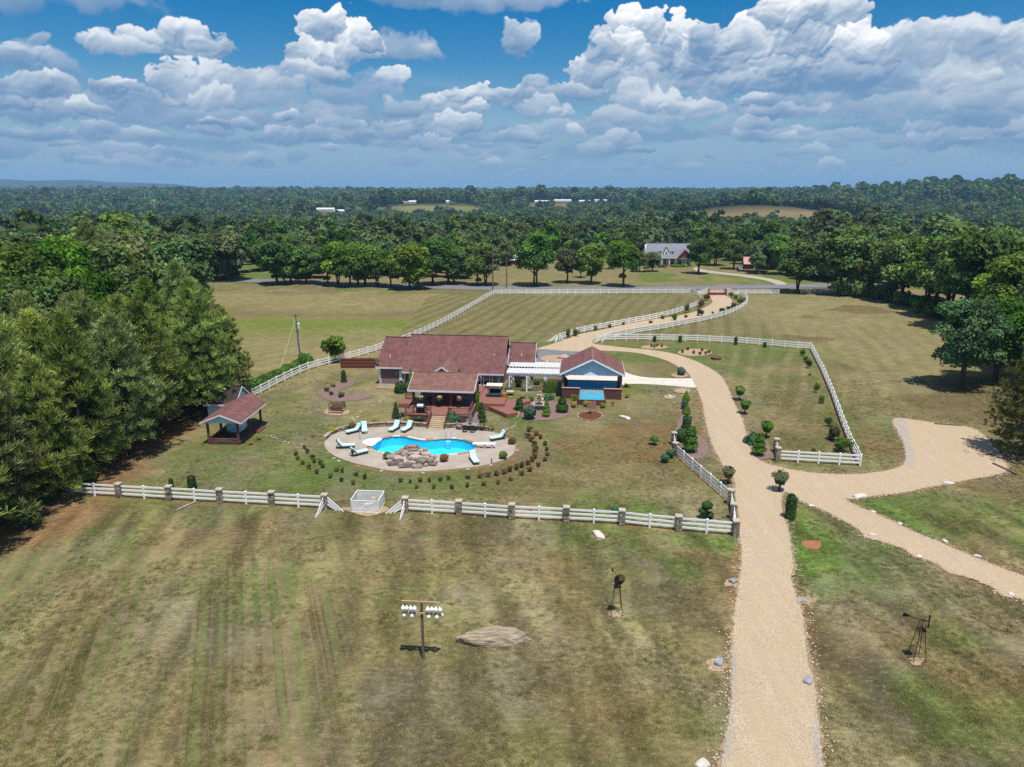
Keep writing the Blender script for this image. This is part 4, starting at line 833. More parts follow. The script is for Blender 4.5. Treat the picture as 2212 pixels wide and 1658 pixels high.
st_ = structure(sheet("patio", pxpoly([z1(870,880),z1(940,818),z1(1180,825),z1(1190,870),z1(1110,890)]), .07, mat("patio_brick", (.34,.22,.15),(.27,.17,.12),4,3,.9,.1)))
tag(MB().lathe([(.5,0),(.5,.02)],18).build("door_mat", mat("green_mat",(.12,.32,.22),None,4), None, loc=G(*z1(1015,832),.075)), "round green mat lying on the patio by the white door", "mat")
# ---------------------------------------------------------------- covered porch on the deck
PO = Vector((-13.7, 93.3, 0)); DZ = 1.15
porch = thing("covered_porch", "open timber porch with brown gable roof over the raised deck facing the pool", "porch", PO, ROT)
gable_roof(porch, "roof", -.35, 8.75, -.55, 3.1, 6.9, 3.55, 5.2, 3.5, M_ROOF2, ue0=-.45, ue1=8.65)
MB().prism([(-.4,3.35),(6.6,3.35),(3.1,5.0)], 'x', 8.3, 8.4).build("gable_panel", M_TRIM, porch); MB().prism([(-.4,3.35),(6.6,3.35),(3.1,5.0)], 'x', 0, .1).build("gable_panel", M_TRIM, porch)
for u in (.15,2.95,5.35,8.2):
    MB().box(u-.12,u+.12,-.02,.22,DZ+.002,3.32).build("post", M_DWOOD, porch); MB().box(u-.12,u+.12,6.2,6.44,DZ+.002,3.32).build("post", M_DWOOD, porch)
MB().box(-.1,8.45,-.1,.3,3.13,3.33).build("beam", M_DWOOD, porch); MB().box(-.1,8.45,6.1,6.5,3.13,3.33).build("beam", M_DWOOD, porch)
MB().box(-.2,8.6,-3.7,11.2,DZ-.16,DZ).build("deck_floor", M_DECK, porch)
MB().box(-.15,3.42,-3.66,-3.6,0,DZ-.17).build("skirt", M_DWOOD, porch); MB().box(5.62,8.55,-3.66,-3.6,0,DZ-.17).build("skirt", M_DWOOD, porch); MB().box(-.18,-.12,-3.6,4,0,DZ-.17).build("skirt", M_DWOOD, porch); MB().box(8.52,8.58,-3.6,4,0,DZ-.17).build("skirt", M_DWOOD, porch)
def railing(parent, a, b, z, h=.92):
    a = Vector(a); b = Vector(b); r_ = MB().bar((a.x,a.y,z+h),(b.x,b.y,z+h),.12,.06).build("railing", M_DWOOD, parent)
    MB().bar((a.x,a.y,z+.12),(b.x,b.y,z+.12),.06,.06).build("bottom_rail", M_DWOOD, r_)
    n = max(2, int((b-a).length/.22))
    me = MB().box(-.03,.03,-.03,.03,.15,h-.03).mesh("baluster", M_DECK)
    for i in range(n): p = a.lerp(b, (i+.5)/n); put("baluster", me, r_, (p.x,p.y,z))
    for p in (a,b): MB().box(p.x-.06,p.x+.06,p.y-.06,p.y+.06,z,z+h+.12).build("newel", M_DWOOD, r_)
    return r_
railing(porch, (-.1,-3.55), (1.0,-3.55), DZ); railing(porch, (2.7,-3.55), (3.35,-3.55), DZ); railing(porch, (5.7,-3.55), (8.45,-3.55), DZ); railing(porch, (8.45,-3.4), (8.45,-.2), DZ)
# stairs down to the pool deck
n = 7
for i in range(n):
    zt = DZ-.02-(i+1)*(DZ-.13)/(n+.2); v1 = -3.71-.34*i-(.35 if i > 2 else 0); dp = .36+(.35 if i == 2 else 0)
    MB().box(3.5,5.55,v1-dp,v1,max(.02,zt-.14),zt).build("step", M_TREAD, porch)
for u in (3.42,5.63): MB().add([(u-.05,-3.72,DZ+.72),(u+.05,-3.72,DZ+.72),(u+.05,-3.72,DZ-.1),(u-.05,-3.72,DZ-.1),(u-.05,-6.45,.85),(u+.05,-6.45,.85),(u+.05,-6.45,.0),(u-.05,-6.45,.0)],[(0,1,2,3),(4,7,6,5),(0,4,5,1),(1,5,6,2),(2,6,7,3),(3,7,4,0)]).build("stair_cheek", M_DWOOD, porch)
# hanging baskets, furniture and grill on the porch
FL = [("white", (.75,.70,.68)), ("peach", (.75,.42,.30)), ("pink", (.65,.25,.30)), ("yellow",(.75,.55,.05))]
def basket(u, v, z, nm, colr, where):
    o = thing("flower_basket", f"hanging basket of {nm} flowers {where}", "flower basket", to_world(PO, ROT, u, v, z), 0, "hanging baskets on the porch")
    MB().lathe([(.06,0),(.18,.12),(.22,.26)],10).build("pot", M_DWOOD, o); MB().tube([(0,0,.26),(0,0,.85)], .012, 4).build("hanger", M_METAL, o)
    rng = np.random.default_rng(int(u*100)); d_ = sph(420, rng); P = d_*(.36*rng.uniform(.6,1.05,420))[:,None]*np.array((1,1,.75))+np.array((0,0,.3)); P[:,2] -= .25*(np.hypot(P[:,0],P[:,1]) > .28)
    put("foliage", leafmesh("foliage", P, d_, .09, mktint(420,rng), L_BRIGHT, rng), o)
    d2 = sph(150, rng); P2 = d2*(.40*rng.uniform(.8,1.1,150))[:,None]*np.array((1,1,.7))+np.array((0,0,.34))
    put("flowers", leafmesh("flowers", P2, d2, .10, mktint(150,rng,.85,1.15), mat("petal_"+nm, colr, colr, 2, 1, .7, .2, tint=True), rng, 1.1), o)
basket(1.3,-.35,2.25,*FL[0],"left of the porch's second post"); basket(3.9,-.35,2.25,*FL[1],"in the porch's middle bay"); basket(6.6,-.35,2.25,*FL[2],"in the porch's right bay")
gr = thing("grill", "black barbecue grill with silver lid standing at the front of the deck", "grill", to_world(PO, ROT, 1.85, -3.05, DZ), ROT)
MB().box(-.55,.55,-.28,.28,.12,.85).build("cabinet", M_METAL, gr); MB().prism([(-.3,.86),(.3,.86),(.3,1.05),(.15,1.22),(-.15,1.22),(-.3,1.05)], 'x', -.42, .42).build("lid", M_STEEL, gr); MB().box(.56,.9,-.25,.25,.8,.85).build("side_shelf", M_METAL, gr); MB().box(-.9,-.56,-.25,.25,.8,.85).build("side_shelf", M_METAL, gr); MB().tube([(-.3,-.36,1.0),(.3,-.36,1.0)], .02, 6).build("handle", M_STEEL, gr)
def bench(name, label, loc, rz, m=M_DWOOD):
    o = thing(name, label, "bench", loc, rz)
    for k in range(3): MB().box(-.7,.7,-.22+.16*k,-.09+.16*k,.42,.46).build("seat_slat", m, o)
    for k in range(3): MB().box(-.7,.7,.26+.02*k,.29+.02*k,.52+.16*k,.64+.16*k).build("back_slat", m, o)
    for x in (-.65,.6):
        MB().box(x,x+.06,-.22,-.16,0,.62).build("leg", m, o); MB().box(x,x+.06,.22,.28,0,.98).build("leg", m, o); MB().box(x,x+.06,-.24,.26,.62,.67).build("arm", m, o)
    return o
structure(sheet("side_deck", pxpoly([z1(1165,1070),z1(1235,985),z1(1400,975),z1(1420,1075)], .6), .6, M_DECK, depth=.5))
bench("bench", "small brown wooden bench on the side deck left of the porch", G(*z1(1320,1010),.605), R(-8))
po_t = thing("patio_table", "round dark patio table with blue bowl in the shade of the porch", "table", to_world(PO, ROT, 2.1, 1.6, DZ), 0)
MB().lathe([(.6,.70),(.6,.74)],16).build("table_top", M_METAL, po_t); MB().lathe([(.3,0),(.05,.08),(.05,.7)],10).build("pedestal", M_METAL, po_t)
tag(MB().lathe([(.12,.0),(.22,.14),(.20,.14)],12).build("bowl", mat("blue_glaze",(.02,.25,.42),None,3,2,.3,.5), None, loc=to_world(PO, ROT, 2.1, 1.6, DZ+.745)), "blue bowl on the round porch table", "bowl")
def porch_chair(u, v, rz, label, m):
    o = thing("porch_chair", label, "chair", to_world(PO, ROT, u, v, DZ), rz, "porch chairs")
    MB().box(-.27,.27,-.27,.27,.40,.46).build("seat", m, o); b_ = MB().box(-.27,.27,.24,.30,.46,1.0).build("backrest", m, o)
    for x in (-.25,.21):
        for y in (-.25,.24): MB().box(x,x+.04,y,y+.04,0,.40).build("leg", M_METAL, o)
        MB().box(x,x+.04,-.25,.24,.62,.66).build("armrest", M_METAL, o)
M_AQUA = mat("aqua_cushion", (.52,.75,.73), (.45,.69,.67), 2, 3, .85, .1)
M_TEAL = mat("teal_cushion", (.02,.20,.25), (.015,.16,.2), 3, 3, .85, .1)
M_BLUEC = mat("blue_cloth", (.03,.22,.48), (.02,.18,.40), 3, 3, .85, .1)
porch_chair(3.2,1.2,1.2,"pale grey chair near the middle of the porch",M_CAP); porch_chair(7.3,.9,-.8,"blue cushioned chair at the right end of the porch",M_BLUEC); porch_chair(6.0,2.0,.3,"dark chair behind the right bay of the porch",M_METAL)
# ---------------------------------------------------------------- right hand decks and canopy swing
def slab(name, px, z, m, depth, label=None):
    return structure(sheet(name, pxpoly(px, z), z, m, depth=depth))
slab("upper_deck", [(1030,842),(1062,840),(1094,857),(1090,873.5),(1060,872.5),(1028,871.7)], 1.0, M_DECK, .95)
slab("lower_deck", [(1056,878.5),(1089.5,876),(1094.5,865),(1143.8,861),(1146,866),(1128,870.5),(1106,883),(1119,891.5),(1095,895)], .62, M_DECK, .58)
ds = thing("deck_steps", "three pale treaded timber steps from the lower deck to the grass", "steps", G(1108,897,.0), R(-14))
for i in range(3): MB().box(-.95,1.0,-.38*(i+1)+.3,-.38*i+.3,.30-.15*i,.46-.15*i).build("tread", M_TREAD, ds); MB().box(-.95,1.0,-.38*(i+1)+.34,-.38*i+.3,0,.298-.15*i).build("riser", M_DWOOD, ds) if i < 2 else None
sw = thing("canopy_swing", "garden swing seat with cream canopy and teal cushions on the upper deck", "swing", G(*z2(335,915),1.0)+Vector((0,.3,.005)), R(-6))
for s in (-1.0,1.0):
    MB().tube([(s,-.75,0),(s,-.1,1.75)], .03, 6).build("leg", M_DWOOD, sw); MB().tube([(s,.7,0),(s,.05,1.75)], .03, 6).build("leg", M_DWOOD, sw); MB().tube([(s*.85,0,1.7),(s*.85,-.1,.62)], .015, 5).build("hanger", M_STEEL, sw)
cn = MB().prism([(-.75,1.78),(0,1.95),(.75,1.8),(.75,1.72),(0,1.88),(-.75,1.68)], 'x', -1.15, 1.15).build("canopy", mat("cream_canvas",(.66,.57,.47),(.6,.5,.41),2,3,.9,.1), sw)
MB().box(-.85,.85,-.45,.2,.42,.56).build("seat_cushion", M_TEAL, sw); bk = MB().box(-.85,.85,.2,.34,.5,1.05).build("back_cushion", M_METAL, sw); MB().box(-.88,.88,-.5,.25,.36,.415).build("seat_frame", M_DWOOD, sw)
# ---------------------------------------------------------------- white pergola
PG = Vector((-0.5, 104.4, 0)); pg = thing("pergola", "white slatted pergola joining the house and the blue gabled pavilion", "pergola", PG, ROT)

for u in (.1,2.75,5.5,8.2):
    for v in (.1,3.3,6.4):
        MB().box(u-.1,u+.1,v-.1,v+.1,0,2.62).build("post", M_WHITE, pg)
for v in (.1,3.3,6.4):
    for s in (-.12,.08): MB().box(-.3,8.6,v+s,v+s+.05,2.62,2.84).build("beam", M_WHITE, pg)
for i in range(19):
    u = -.15+i*.47; MB().box(u-.022,u+.022,-.5,7.0,2.842,2.98).build("rafter", M_WHITE, pg)
slat = MB().box(-.35,8.65,-.05,.05,2.982,3.02).mesh("slat", M_WHITE)
for i in range(30):
    v = -.35+i*.25
    if i in (0,13,14,15,16): continue
    put("slat", slat, pg, (0,v,0))
for u in (.1,2.75,5.5,8.2): MB().lathe([(.09,3.02),(.09,3.1),(.03,3.16),(.07,3.24),(.0,3.32)],8).build("finial", M_WHITE, pg, loc=(u,6.9,0)); 
for u0 in (.2,2.85,5.6):
    MB().prism([(u0,2.6),(u0,2.25),(u0+.35,2.48),(u0+1.28,2.56),(u0+2.2,2.48),(u0+2.55,2.25),(u0+2.55,2.6)], 'y', .02, .07).build("arch_board", M_WHITE, pg)
hm = thing("hanging_chaise", "blue and white striped hanging chaise under the pergola", "hammock chair", G(*z5(560,610))+Vector((0,.2,0)), R(20))
def striped():
    m = bpy.data.materials.new("blue_white_stripe"); m.use_nodes = True; t = NT(m.node_tree); p = t.n['Principled BSDF']; tc = t.new('ShaderNodeTexCoord'); sx = t.new('ShaderNodeSeparateXYZ'); t.l.new(tc.outputs['Object'], sx.inputs[0])
    f = t.math('GREATER_THAN', t.math('FRACT', t.math('MULTIPLY', t.math('ADD', sx.outputs[0], sx.outputs[2]), 3.2)), .5); t.l.new(t.mix(f, (.03,.28,.55,1), (.6,.75,.82,1)), p.inputs['Base Color']); p.inputs['Roughness'].default_value = .9; return m
hb = MB(); prof = [(-.75,1.75),(-.55,1.2),(-.2,.72),(.35,.55),(.9,.60)]
for x, z in prof: hb.v += [(x,-.33,z),(x,.33,z)]
hb.f = [(2*i,2*i+1,2*i+3,2*i+2) for i in range(len(prof)-1)]
k = len(hb.v); hb.v += [(x,y,z-.09) for x,y,z in hb.v]; hb.f += [tuple(j+k for j in f)[::-1] for f in hb.f[:4]]+[(0,k,k+1,1),(8,9,k+9,k+8)]+[(2*i,2*i+2,k+2*i+2,k+2*i) for i in range(4)]+[(2*i+1,k+2*i+1,k+2*i+3,2*i+3) for i in range(4)]
hb.build("sling", striped(), hm); MB().tube([(-.6,0,0),(-1.05,0,.9),(-.8,0,1.9),(-.2,0,2.25),(.2,0,2.1)], .035, 6).build("stand", M_METAL, hm); MB().tube([(-1.0,0,.03),(.7,0,.03)], .035, 6).build("foot", M_METAL, hm); MB().tube([(.2,0,2.1),(.05,0,.62)], .012, 4).build("hanger", M_METAL, hm)
# ---------------------------------------------------------------- pavilion over the raised pool
VO = Vector((11.75, 100.6, 0)); pv = thing("pool_pavilion", "open pavilion with pale blue gable and red brown roof over a raised pool", "pavilion", VO, ROT)
rf = MB(); top = [(-4.75,-.45,3.75),(0,-.45,6.1),(4.75,-.45,3.75),(4.75,8.3,3.75),(0,8.3,6.1),(-4.75,8.3,3.75)]
rf.add(top+[(x,y,z-.15) for x,y,z in top], [(0,1,4,5),(1,2,3,4),(6,11,10,7),(7,10,9,8),(0,6,7,1),(1,7,8,2),(3,9,10,4),(4,10,11,5),(2,8,9,3),(5,11,6,0)]); rfo = rf.build("roof", M_ROOF, pv)
MB().box(-.16,.16,-.46,8.31,6.09,6.15).build("ridge_cap", M_ROOF2, rfo)
for s in (-1,1):
    MB().bar((s*4.78,-.5,3.62),(0,-.5,5.97),.05,.24).build("rake_board", M_BLUES, rfo); MB().box(min(s*4.77,s*4.82),max(s*4.77,s*4.82),-.45,8.3,3.5,3.72).build("fascia", M_TRIM, rfo)
MB().prism([(-4.5,3.5),(4.5,3.5),(4.5,3.72),(0,5.92),(-4.5,3.72)], 'y', 0, .12).build("gable_wall", M_BLUES, pv); MB().prism([(-4.5,3.5),(4.5,3.5),(4.5,3.72),(0,5.92),(-4.5,3.72)], 'y', 7.7, 7.82).build("gable_wall", M_BLUES, pv)
for u in (-4.25,4.25):
    for v in (.1,3.9,7.7): MB().box(u-.13,u+.13,v-.13,v+.13,0,3.6).build("post", M_MAUVE, pv)
for u in (-4.25,4.25): MB().box(u-.1,u+.1,0,7.8,3.3,3.6).build("beam", M_TRIM, pv)
M_BRICK = mat("dark_red_brick", (.135,.062,.052), (.09,.045,.04), 3, 4, .85, .15, .01, 9)
bs = thing("raised_pool", "raised dark blue pool with brown walls spilling into a bright blue basin", "pool", VO, ROT)
WT = 1.45
MB().box(-4.35,-1.75,-.35,.0,0,WT+.12).build("front_wall", M_BRICK, bs); MB().box(1.75,4.35,-.35,.0,0,WT+.12).build("front_wall", M_BRICK, bs); MB().box(-1.749,1.749,-.33,-.02,0,WT-.06).build("weir_wall", M_BRICK, bs)
MB().box(-4.35,-4.05,.001,4.6,0,WT+.12).build("side_wall", M_BRICK, bs); MB().box(4.05,4.35,.001,4.6,0,WT+.12).build("side_wall", M_BRICK, bs); MB().box(-4.35,4.35,4.601,5.0,0,WT+.02).build("back_wall", M_WCONC, bs)
for a_, b_ in ((-4.4,-1.72),(1.72,4.4)): MB().box(a_,b_,-.42,.05,WT+.122,WT+.19).build("coping", mat("pink_coping",(.42,.26,.21),(.36,.22,.18),3,3,.8,.2), bs)
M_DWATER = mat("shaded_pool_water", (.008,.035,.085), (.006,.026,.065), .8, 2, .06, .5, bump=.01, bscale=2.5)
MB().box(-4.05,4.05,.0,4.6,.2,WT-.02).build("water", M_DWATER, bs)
M_PLAST = mat("blue_pool_plaster", (.06,.36,.50), (.045,.30,.44), 1.2, 3, .5, .3)
bz = .80
for a_ in ((-2.0,-1.75,-3.3,-.36),(1.75,2.0,-3.3,-.36),(-2.0,2.0,-3.55,-3.301)): MB().box(a_[0],a_[1],a_[2],a_[3],0,bz).build("basin_wall", M_BRICK, bs)
MB().box(-1.75,1.75,-3.3,-.36,.2,bz-.05).build("basin_water", M_PLAST, bs); MB().box(-1.75,1.75,-.36,-.334,bz-.04,WT-.05).build("spill_sheet", mat("falling_water",(.45,.62,.70),None,3,2,.2,.5), bs)
for i in range(4): MB().box(-.62,.62,-3.56-.34*(i+1),-3.56-.34*i,.0,.64-.16*i).build("step", mat("brown_step",(.24,.12,.10),(.18,.09,.075),3,3,.8,.2), bs)
# ---------------------------------------------------------------- cabana by the pines
CO = G(485, 961); CR = R(-2); cb_ = thing("cabana", "small open cabana with brown posts and red brown gable roof beside the pines", "cabana", CO, CR)
FZ = .45
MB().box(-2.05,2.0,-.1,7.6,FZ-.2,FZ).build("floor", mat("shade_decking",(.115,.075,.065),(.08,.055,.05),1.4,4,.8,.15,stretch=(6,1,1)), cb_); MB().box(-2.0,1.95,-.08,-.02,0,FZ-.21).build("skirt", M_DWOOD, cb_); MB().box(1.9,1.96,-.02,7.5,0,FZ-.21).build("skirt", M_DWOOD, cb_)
for u in (-1.85,1.8):
    for v in (.05,3.5,7.2): MB().box(u-.12,u+.12,v-.12,v+.12,FZ+.002,3.0).build("post", M_DWOOD, cb_)
MB().box(-1.7,1.66,-.02,.1,FZ+.18,FZ+.34).build("low_rail", M_DWOOD, cb_)
rc = MB(); top = [(-2.55,-.5,2.95),(0,-.5,3.95),(2.5,-.5,2.95),(2.5,7.7,2.95),(0,9.2,3.95),(-2.55,7.7,2.95)]
rc.add(top+[(x,y,z-.12) for x,y,z in top], [(0,1,4,5),(1,2,3,4),(6,11,10,7),(7,10,9,8),(0,6,7,1),(1,7,8,2),(3,9,10,4),(4,10,11,5),(2,8,9,3),(5,11,6,0)]); rco = rc.build("roof", M_ROOF, cb_)
for s in (-1,1): MB().bar((s*2.52,-.53,2.86),(0,-.53,3.86),.05,.17).build("rake_board", M_TRIM, rco); MB().box(min(s*2.53,s*2.58),max(s*2.53,s*2.58),-.5,7.7,2.78,2.93).build("fascia", M_TRIM, rco)
MB().prism([(-2.3,2.78),(2.25,2.78),(2.25,2.9),(0,3.8),(-2.3,2.9)], 'y', -.2, -.12).build("gable_wall", M_BLUES, cb_)
MB().box(-1.0,.62,3.2,5.6,FZ+.001,2.8).build("changing_room", M_BLUES, cb_); MB().box(.622,.66,3.9,4.7,FZ+.05,2.4).build("door", M_WHITE, cb_)
for i in range(2): MB().box(1.98+.35*i,2.33+.35*i,4.3,6.4,.0,.33-.16*i).build("step", M_DWOOD, cb_)
sh = thing("shed", "storage shed, roof coloured dark for shade, with pale blue walls behind the cabana in tree shade", "shed", to_world(CO, CR, -6.9, 11.2), CR)
MB().prism([(-2.2,0),(2.2,0),(2.2,2.5),(0,4.1),(-2.2,2.5)], 'x', .9, 4.6).build("wall", M_BLUES, sh); gable_roof(sh, "roof", .6, 4.9, -2.6, 0, 2.6, 2.4, 4.25, 2.4, shingles("shade_darkened_shingles",(.060,.045,.042),(.042,.032,.030)))  # roof shingles coloured near black to carry the shade of the trees
stl = thing("stool", "small dark blue stool on the cabana floor", "stool", to_world(CO, CR, -.45, 2.2, FZ), .4); MB().box(-.22,.22,-.22,.22,.42,.46).build("seat", M_BLUEC, stl)
for x in (-.2,.16):
    for y in (-.2,.16): MB().box(x,x+.04,y,y+.04,0,.42).build("leg", M_METAL, stl)
# wooden privacy fence beside the house
pf = thing("privacy_fence", "red brown wooden privacy fence running left from the house corner", "fence", G(737,796), math.atan2(G(818,796).y-G(737,796).y, G(818,796).x-G(737,796).x))
Lf = (G(818,796)-G(737,796)).length; bd = MB().box(-.066,.066,-.012,.012,0,1.75).mesh("board", M_CEDW)
for i in range(int(Lf/.14)):
    x = .08+i*.14; put("board", bd, pf, (x,0,.12*math.sin(x*2.2)**2*.6))
for i in range(4): x = i*(Lf-.1)/3; MB().box(x-.06,x+.06,-.16,-.04,0,1.85).build("post", M_CEDW, pf)
for z in (.35,.95,1.5): MB().box(0,Lf,-.06,-.014,z,z+.09).build("rail", M_CEDW, pf)
# ---------------------------------------------------------------- white rail fences, stone pillars, gate
POST = MB().box(-.078,.078,-.078,.078,-.1,1.40).add([(-.095,-.095,1.40),(.095,-.095,1.40),(.095,.095,1.40),(-.095,.095,1.40),(0,0,1.47)],[(0,1,4),(1,2,4),(2,3,4),(3,0,4),(3,2,1,0)]).mesh("post", M_WHITE)
RAILM = {}
def rail_mesh(L):
    k = round(L, 2)
    if k not in RAILM: RAILM[k] = MB().box(0,k,-.025,.025,-.092,.092).mesh("rail", M_WHITE)
    return RAILM[k]
RAILZ = (.40,.81,1.24)
def fence(label, pts, closed_posts=True, skip_first=False, skip_last=False, name="rail_fence", group="white rail fences", spacing=2.44):
    """pts: world (x,y); posts and three rails per bay, each a part"""
    P = [Vector((p[0],p[1],0)) for p in pts]; o = thing(name, label, "fence", P[0], 0, group)
    # resample evenly along the path
    seg = [(P[i+1]-P[i]).length for i in range(len(P)-1)]; T = sum(seg); n = max(1, round(T/spacing)); Q = []
    for k in range(n+1):
        s = T*k/n; i = 0
        while i < len(seg)-1 and s > seg[i]: s -= seg[i]; i += 1
        Q.append(P[i].lerp(P[i+1], min(1, s/seg[i])))
    rngf = random.Random(len(pts)*7+n)
    for k, q in enumerate(Q):
        if not ((k == 0 and skip_first) or (k == n and skip_last)):
            a = Q[min(k+1,n)]-Q[max(k-1,0)]; p = put("post", POST, o, q-P[0], math.atan2(a.y,a.x)); p.rotation_euler[0] = rngf.uniform(-.025,.025); p.rotation_euler[1] = rngf.uniform(-.025,.025)
    for k in range(n):
        a = Q[k+1]-Q[k]; L = a.length; me = rail_mesh(L); rz = math.atan2(a.y,a.x)
        for z in RAILZ:
            r_ = put("rail", me, o, q_off(Q[k]-P[0], rz, .0)+Vector((0,0,z+rngf.uniform(-.012,.012))), rz); r_.rotation_euler[1] = rngf.uniform(-.006,.006); r_.scale[0] = L/round(L,2)
    return o, Q
def q_off(v, rz, d): return Vector((v.x-math.sin(rz)*d, v.y+math.cos(rz)*d, v.z))
STONES = []
for i in range(5):
    rng = random.Random(i); mb = MB().box(-.5,.5,-.5,.5,-.5,.5); bm = bmesh.new(); me = mb.mesh("stone", M_PSTONE); bm.from_mesh(me)
    bmesh.ops.bevel(bm, geom=bm.edges[:]+bm.verts[:], offset=.14, segments=1, affect='EDGES')
    for v in bm.verts: v.co += Vector((rng.uniform(-.06,.06),rng.uniform(-.06,.06),rng.uniform(-.06,.06)))
    bm.to_mesh(me); bm.free(); STONES.append(me)
def pillar(label, loc, rz=0.0, h=1.55, w=.50):
    o = thing("stone_pillar", label, "pillar", loc, rz, "stone fence pillars"); rng = random.Random(int(loc[0]*100)+int(loc[1]*7))
    MB().box(-w/2+.05,w/2-.05,-w/2+.05,w/2-.05,-.1,h-.12).build("core", M_PSTONE, o)
    MB().box(-w/2-.07,w/2+.07,-w/2-.07,w/2+.07,h-.12,h).build("cap", M_CAP, o)
    n = 5; ch = (h-.12)/n
    for c in range(n):
        for side in range(4):
            cut = rng.uniform(.35,.65)
            for lo, hi in ((0,cut),(cut,1)):
                if rng.random() < .12: continue
                x = -w/2+(lo+hi)/2*w; L = (hi-lo)*w*.96; d_ = .11+rng.uniform(0,.04); y = -w/2+.03
                a = side*math.pi/2; px_ = x*math.cos(a)-y*math.sin(a); py_ = x*math.sin(a)+y*math.cos(a)
                s_ = put("stone", STONES[rng.randrange(5)], o, (px_,py_,ch*(c+.5)), a, (L,d_,ch*.94))
    return o
def pil_px(px, py, label): p = G(px,py); pillar(label, p, R(-3)); return p
# front fence, left run
A = G(153,1069); B = G(702.6,1099.5)
for i in range(6): p = A.lerp(B, i/5); pillar(f"stone pillar, {ordinal(i+1)} from the left in the left front fence", p, R(-3))
def bays(label, a, b, npil, nm="front fence"):
    """rails between neighbouring pillars with one post in the middle"""
    o = thing("rail_fence", label, "fence", a, 0, "white rail fences")
    for i in range(npil):
        p = a.lerp(b, i/npil); q = a.lerp(b, (i+1)/npil); d_ = (q-p).normalized(); p2 = p+d_*.3; q2 = q-d_*.3; m_ = (p+q)/2; rz = math.atan2(d_.y,d_.x)
        put("post", POST, o, m_-a, rz)
        for s0, s1 in ((p2,m_),(m_,q2)):
            L = (s1-s0).length; me = rail_mesh(L)
            for z in RAILZ: r_ = put("rail", me, o, s0-a+Vector((0,0,z+rnd.uniform(-.015,.015))), rz); r_.rotation_euler[1] = rnd.uniform(-.008,.008)
    return o
bays("white three rail front fence between stone pillars, left of the lattice box", A, B, 5)
FR = [G(*p) for p in [(876.4,1106),(991.5,1113),(1105.6,1121),(1223,1127),(1342.7,1134),(1464.7,1147),(1588,1158)]]
for i, p in enumerate(FR): pillar(f"stone pillar, {ordinal(i+1)} from the left in the right front fence", p, R(-4))
o = thing("rail_fence", "white three rail front fence between stone pillars, right of the lattice box", "fence", FR[0], 0, "white rail fences")
for i in range(6):
    p, q = FR[i], FR[i+1]; d_ = (q-p).normalized(); m_ = (p+q)/2; rz = math.atan2(d_.y,d_.x); put("post", POST, o, m_-FR[0], rz)
    for s0, s1 in ((p+d_*.3,m_),(m_,q-d_*.3)):
        for z in RAILZ: r_ = put("rail", rail_mesh((s1-s0).length), o, s0-FR[0]+Vector((0,0,z+rnd.uniform(-.02,.02))), rz); r_.rotation_euler[1] = rnd.uniform(-.012,.012)
def fan(label, p, dirs, L=2.3, h=1.25):
    """end of a fence: three boards sloping from the pillar to the ground"""
    o = thing("fence_brace", label, "fence brace", p, 0, "sloping fence ends")
    for ang in dirs:
        for k in range(3):
            l = L-.38*k; e = Vector((math.cos(ang)*l, math.sin(ang)*l, .05)); s_ = Vector((math.cos(ang)*.3, math.sin(ang)*.3, h-.36*k)); MB().bar(s_, e, .045, .15).build("board", M_WHITE, o)
fan("white boards sloping to the ground from the left front fence's last pillar", B, (R(-100),R(-22)), 2.1)
fan("white boards sloping to the ground from the right front fence's first pillar", FR[0], (R(-98),R(196)), 1.9)
# corner by the drive
C1 = G(1583,1121); C2 = G(1577.5,1090)
pillar("stone pillar beside the drive, second from the front corner", C1, R(-20), 1.6, .5); pillar("stone pillar beside the drive where the slanting fence starts", C2, R(-30), 1.6, .5)
fence("short curved white rails along the drive between three stone pillars", [FR[6],C1], skip_first=True, skip_last=True); fence("short white rails between two small stone pillars at the drive", [C1,C2], skip_first=True, skip_last=True)
D1 = G(1458,984); D2 = G(1455,961)
pillar("stone pillar at the upper end of the slanting drive fence", D1, R(-40), 1.6, .5); pillar("small stone pillar by the topiary bed", D2, 0, 1.6, .5)
fence("white rail fence slanting from the drive corner up to the topiary bed", [C2,D1], skip_first=True, skip_last=True); fence("short white rails beside the topiary bed", [D1,D2], skip_first=True, skip_last=True)
E1 = G(1679,997); E2 = G(1675.5,977)
pillar("stone pillar at the left end of the paddock's short front fence", E1, 0, 1.7, .5); pillar("small stone pillar behind the paddock corner by the round topiary", E2, 0, 1.7, .5)
fence("short white rails between the two paddock pillars", [E1,E2], skip_first=True, skip_last=True)
fence("short white fence along the front of the right paddock", [E1,G(1857.5,1007)], skip_first=True)
pd = pxpoly([(1857.5,1007),(1833,956),(1815.6,908.7),(1796.5,854),(1774.6,802),(1751,755.6)]); fence("white rail fence climbing the right side of the paddock", pd)
fence("white rail fence along the back of the paddock beside the drive loop", pxpoly([(1751,755.6),(1717,754),(1685.7,750.7),(1624,745),(1562.7,741),(1502.5,738),(1445,737),(1387.7,735.6),(1345,735.5),(1304,737.5)]), skip_first=True)
fence("white rail fence following the right side of the winding drive", smooth_closed(pxpoly([(1302,736),(1340,728),(1381.8,719.7),(1430,712.6),(1476.7,703),(1520,695),(1557.6,685.7),(1585.7,676),(1604.5,665.8),(1614,655),(1611.5,647),(1603,640),(1592,636.5)]), 1.0, 0, 1, False))
fence("white rail fence following the left side of the winding drive", smooth_closed(pxpoly([(1208,735),(1255,720),(1299.8,711.5),(1360.7,699.8),(1419,689),(1468.5,676),(1509.5,661)]), 1.0, 0, 1, False))
fence("short white fence curving from the back fence to the red gate", smooth_closed(pxpoly([(1490,634.5),(1503,638),(1513,645)]), .8, 0, 1, False))
fence("long white rail fence along the back of the middle field", [G(1066,636.5)[:2],G(1490,634.5)[:2]])
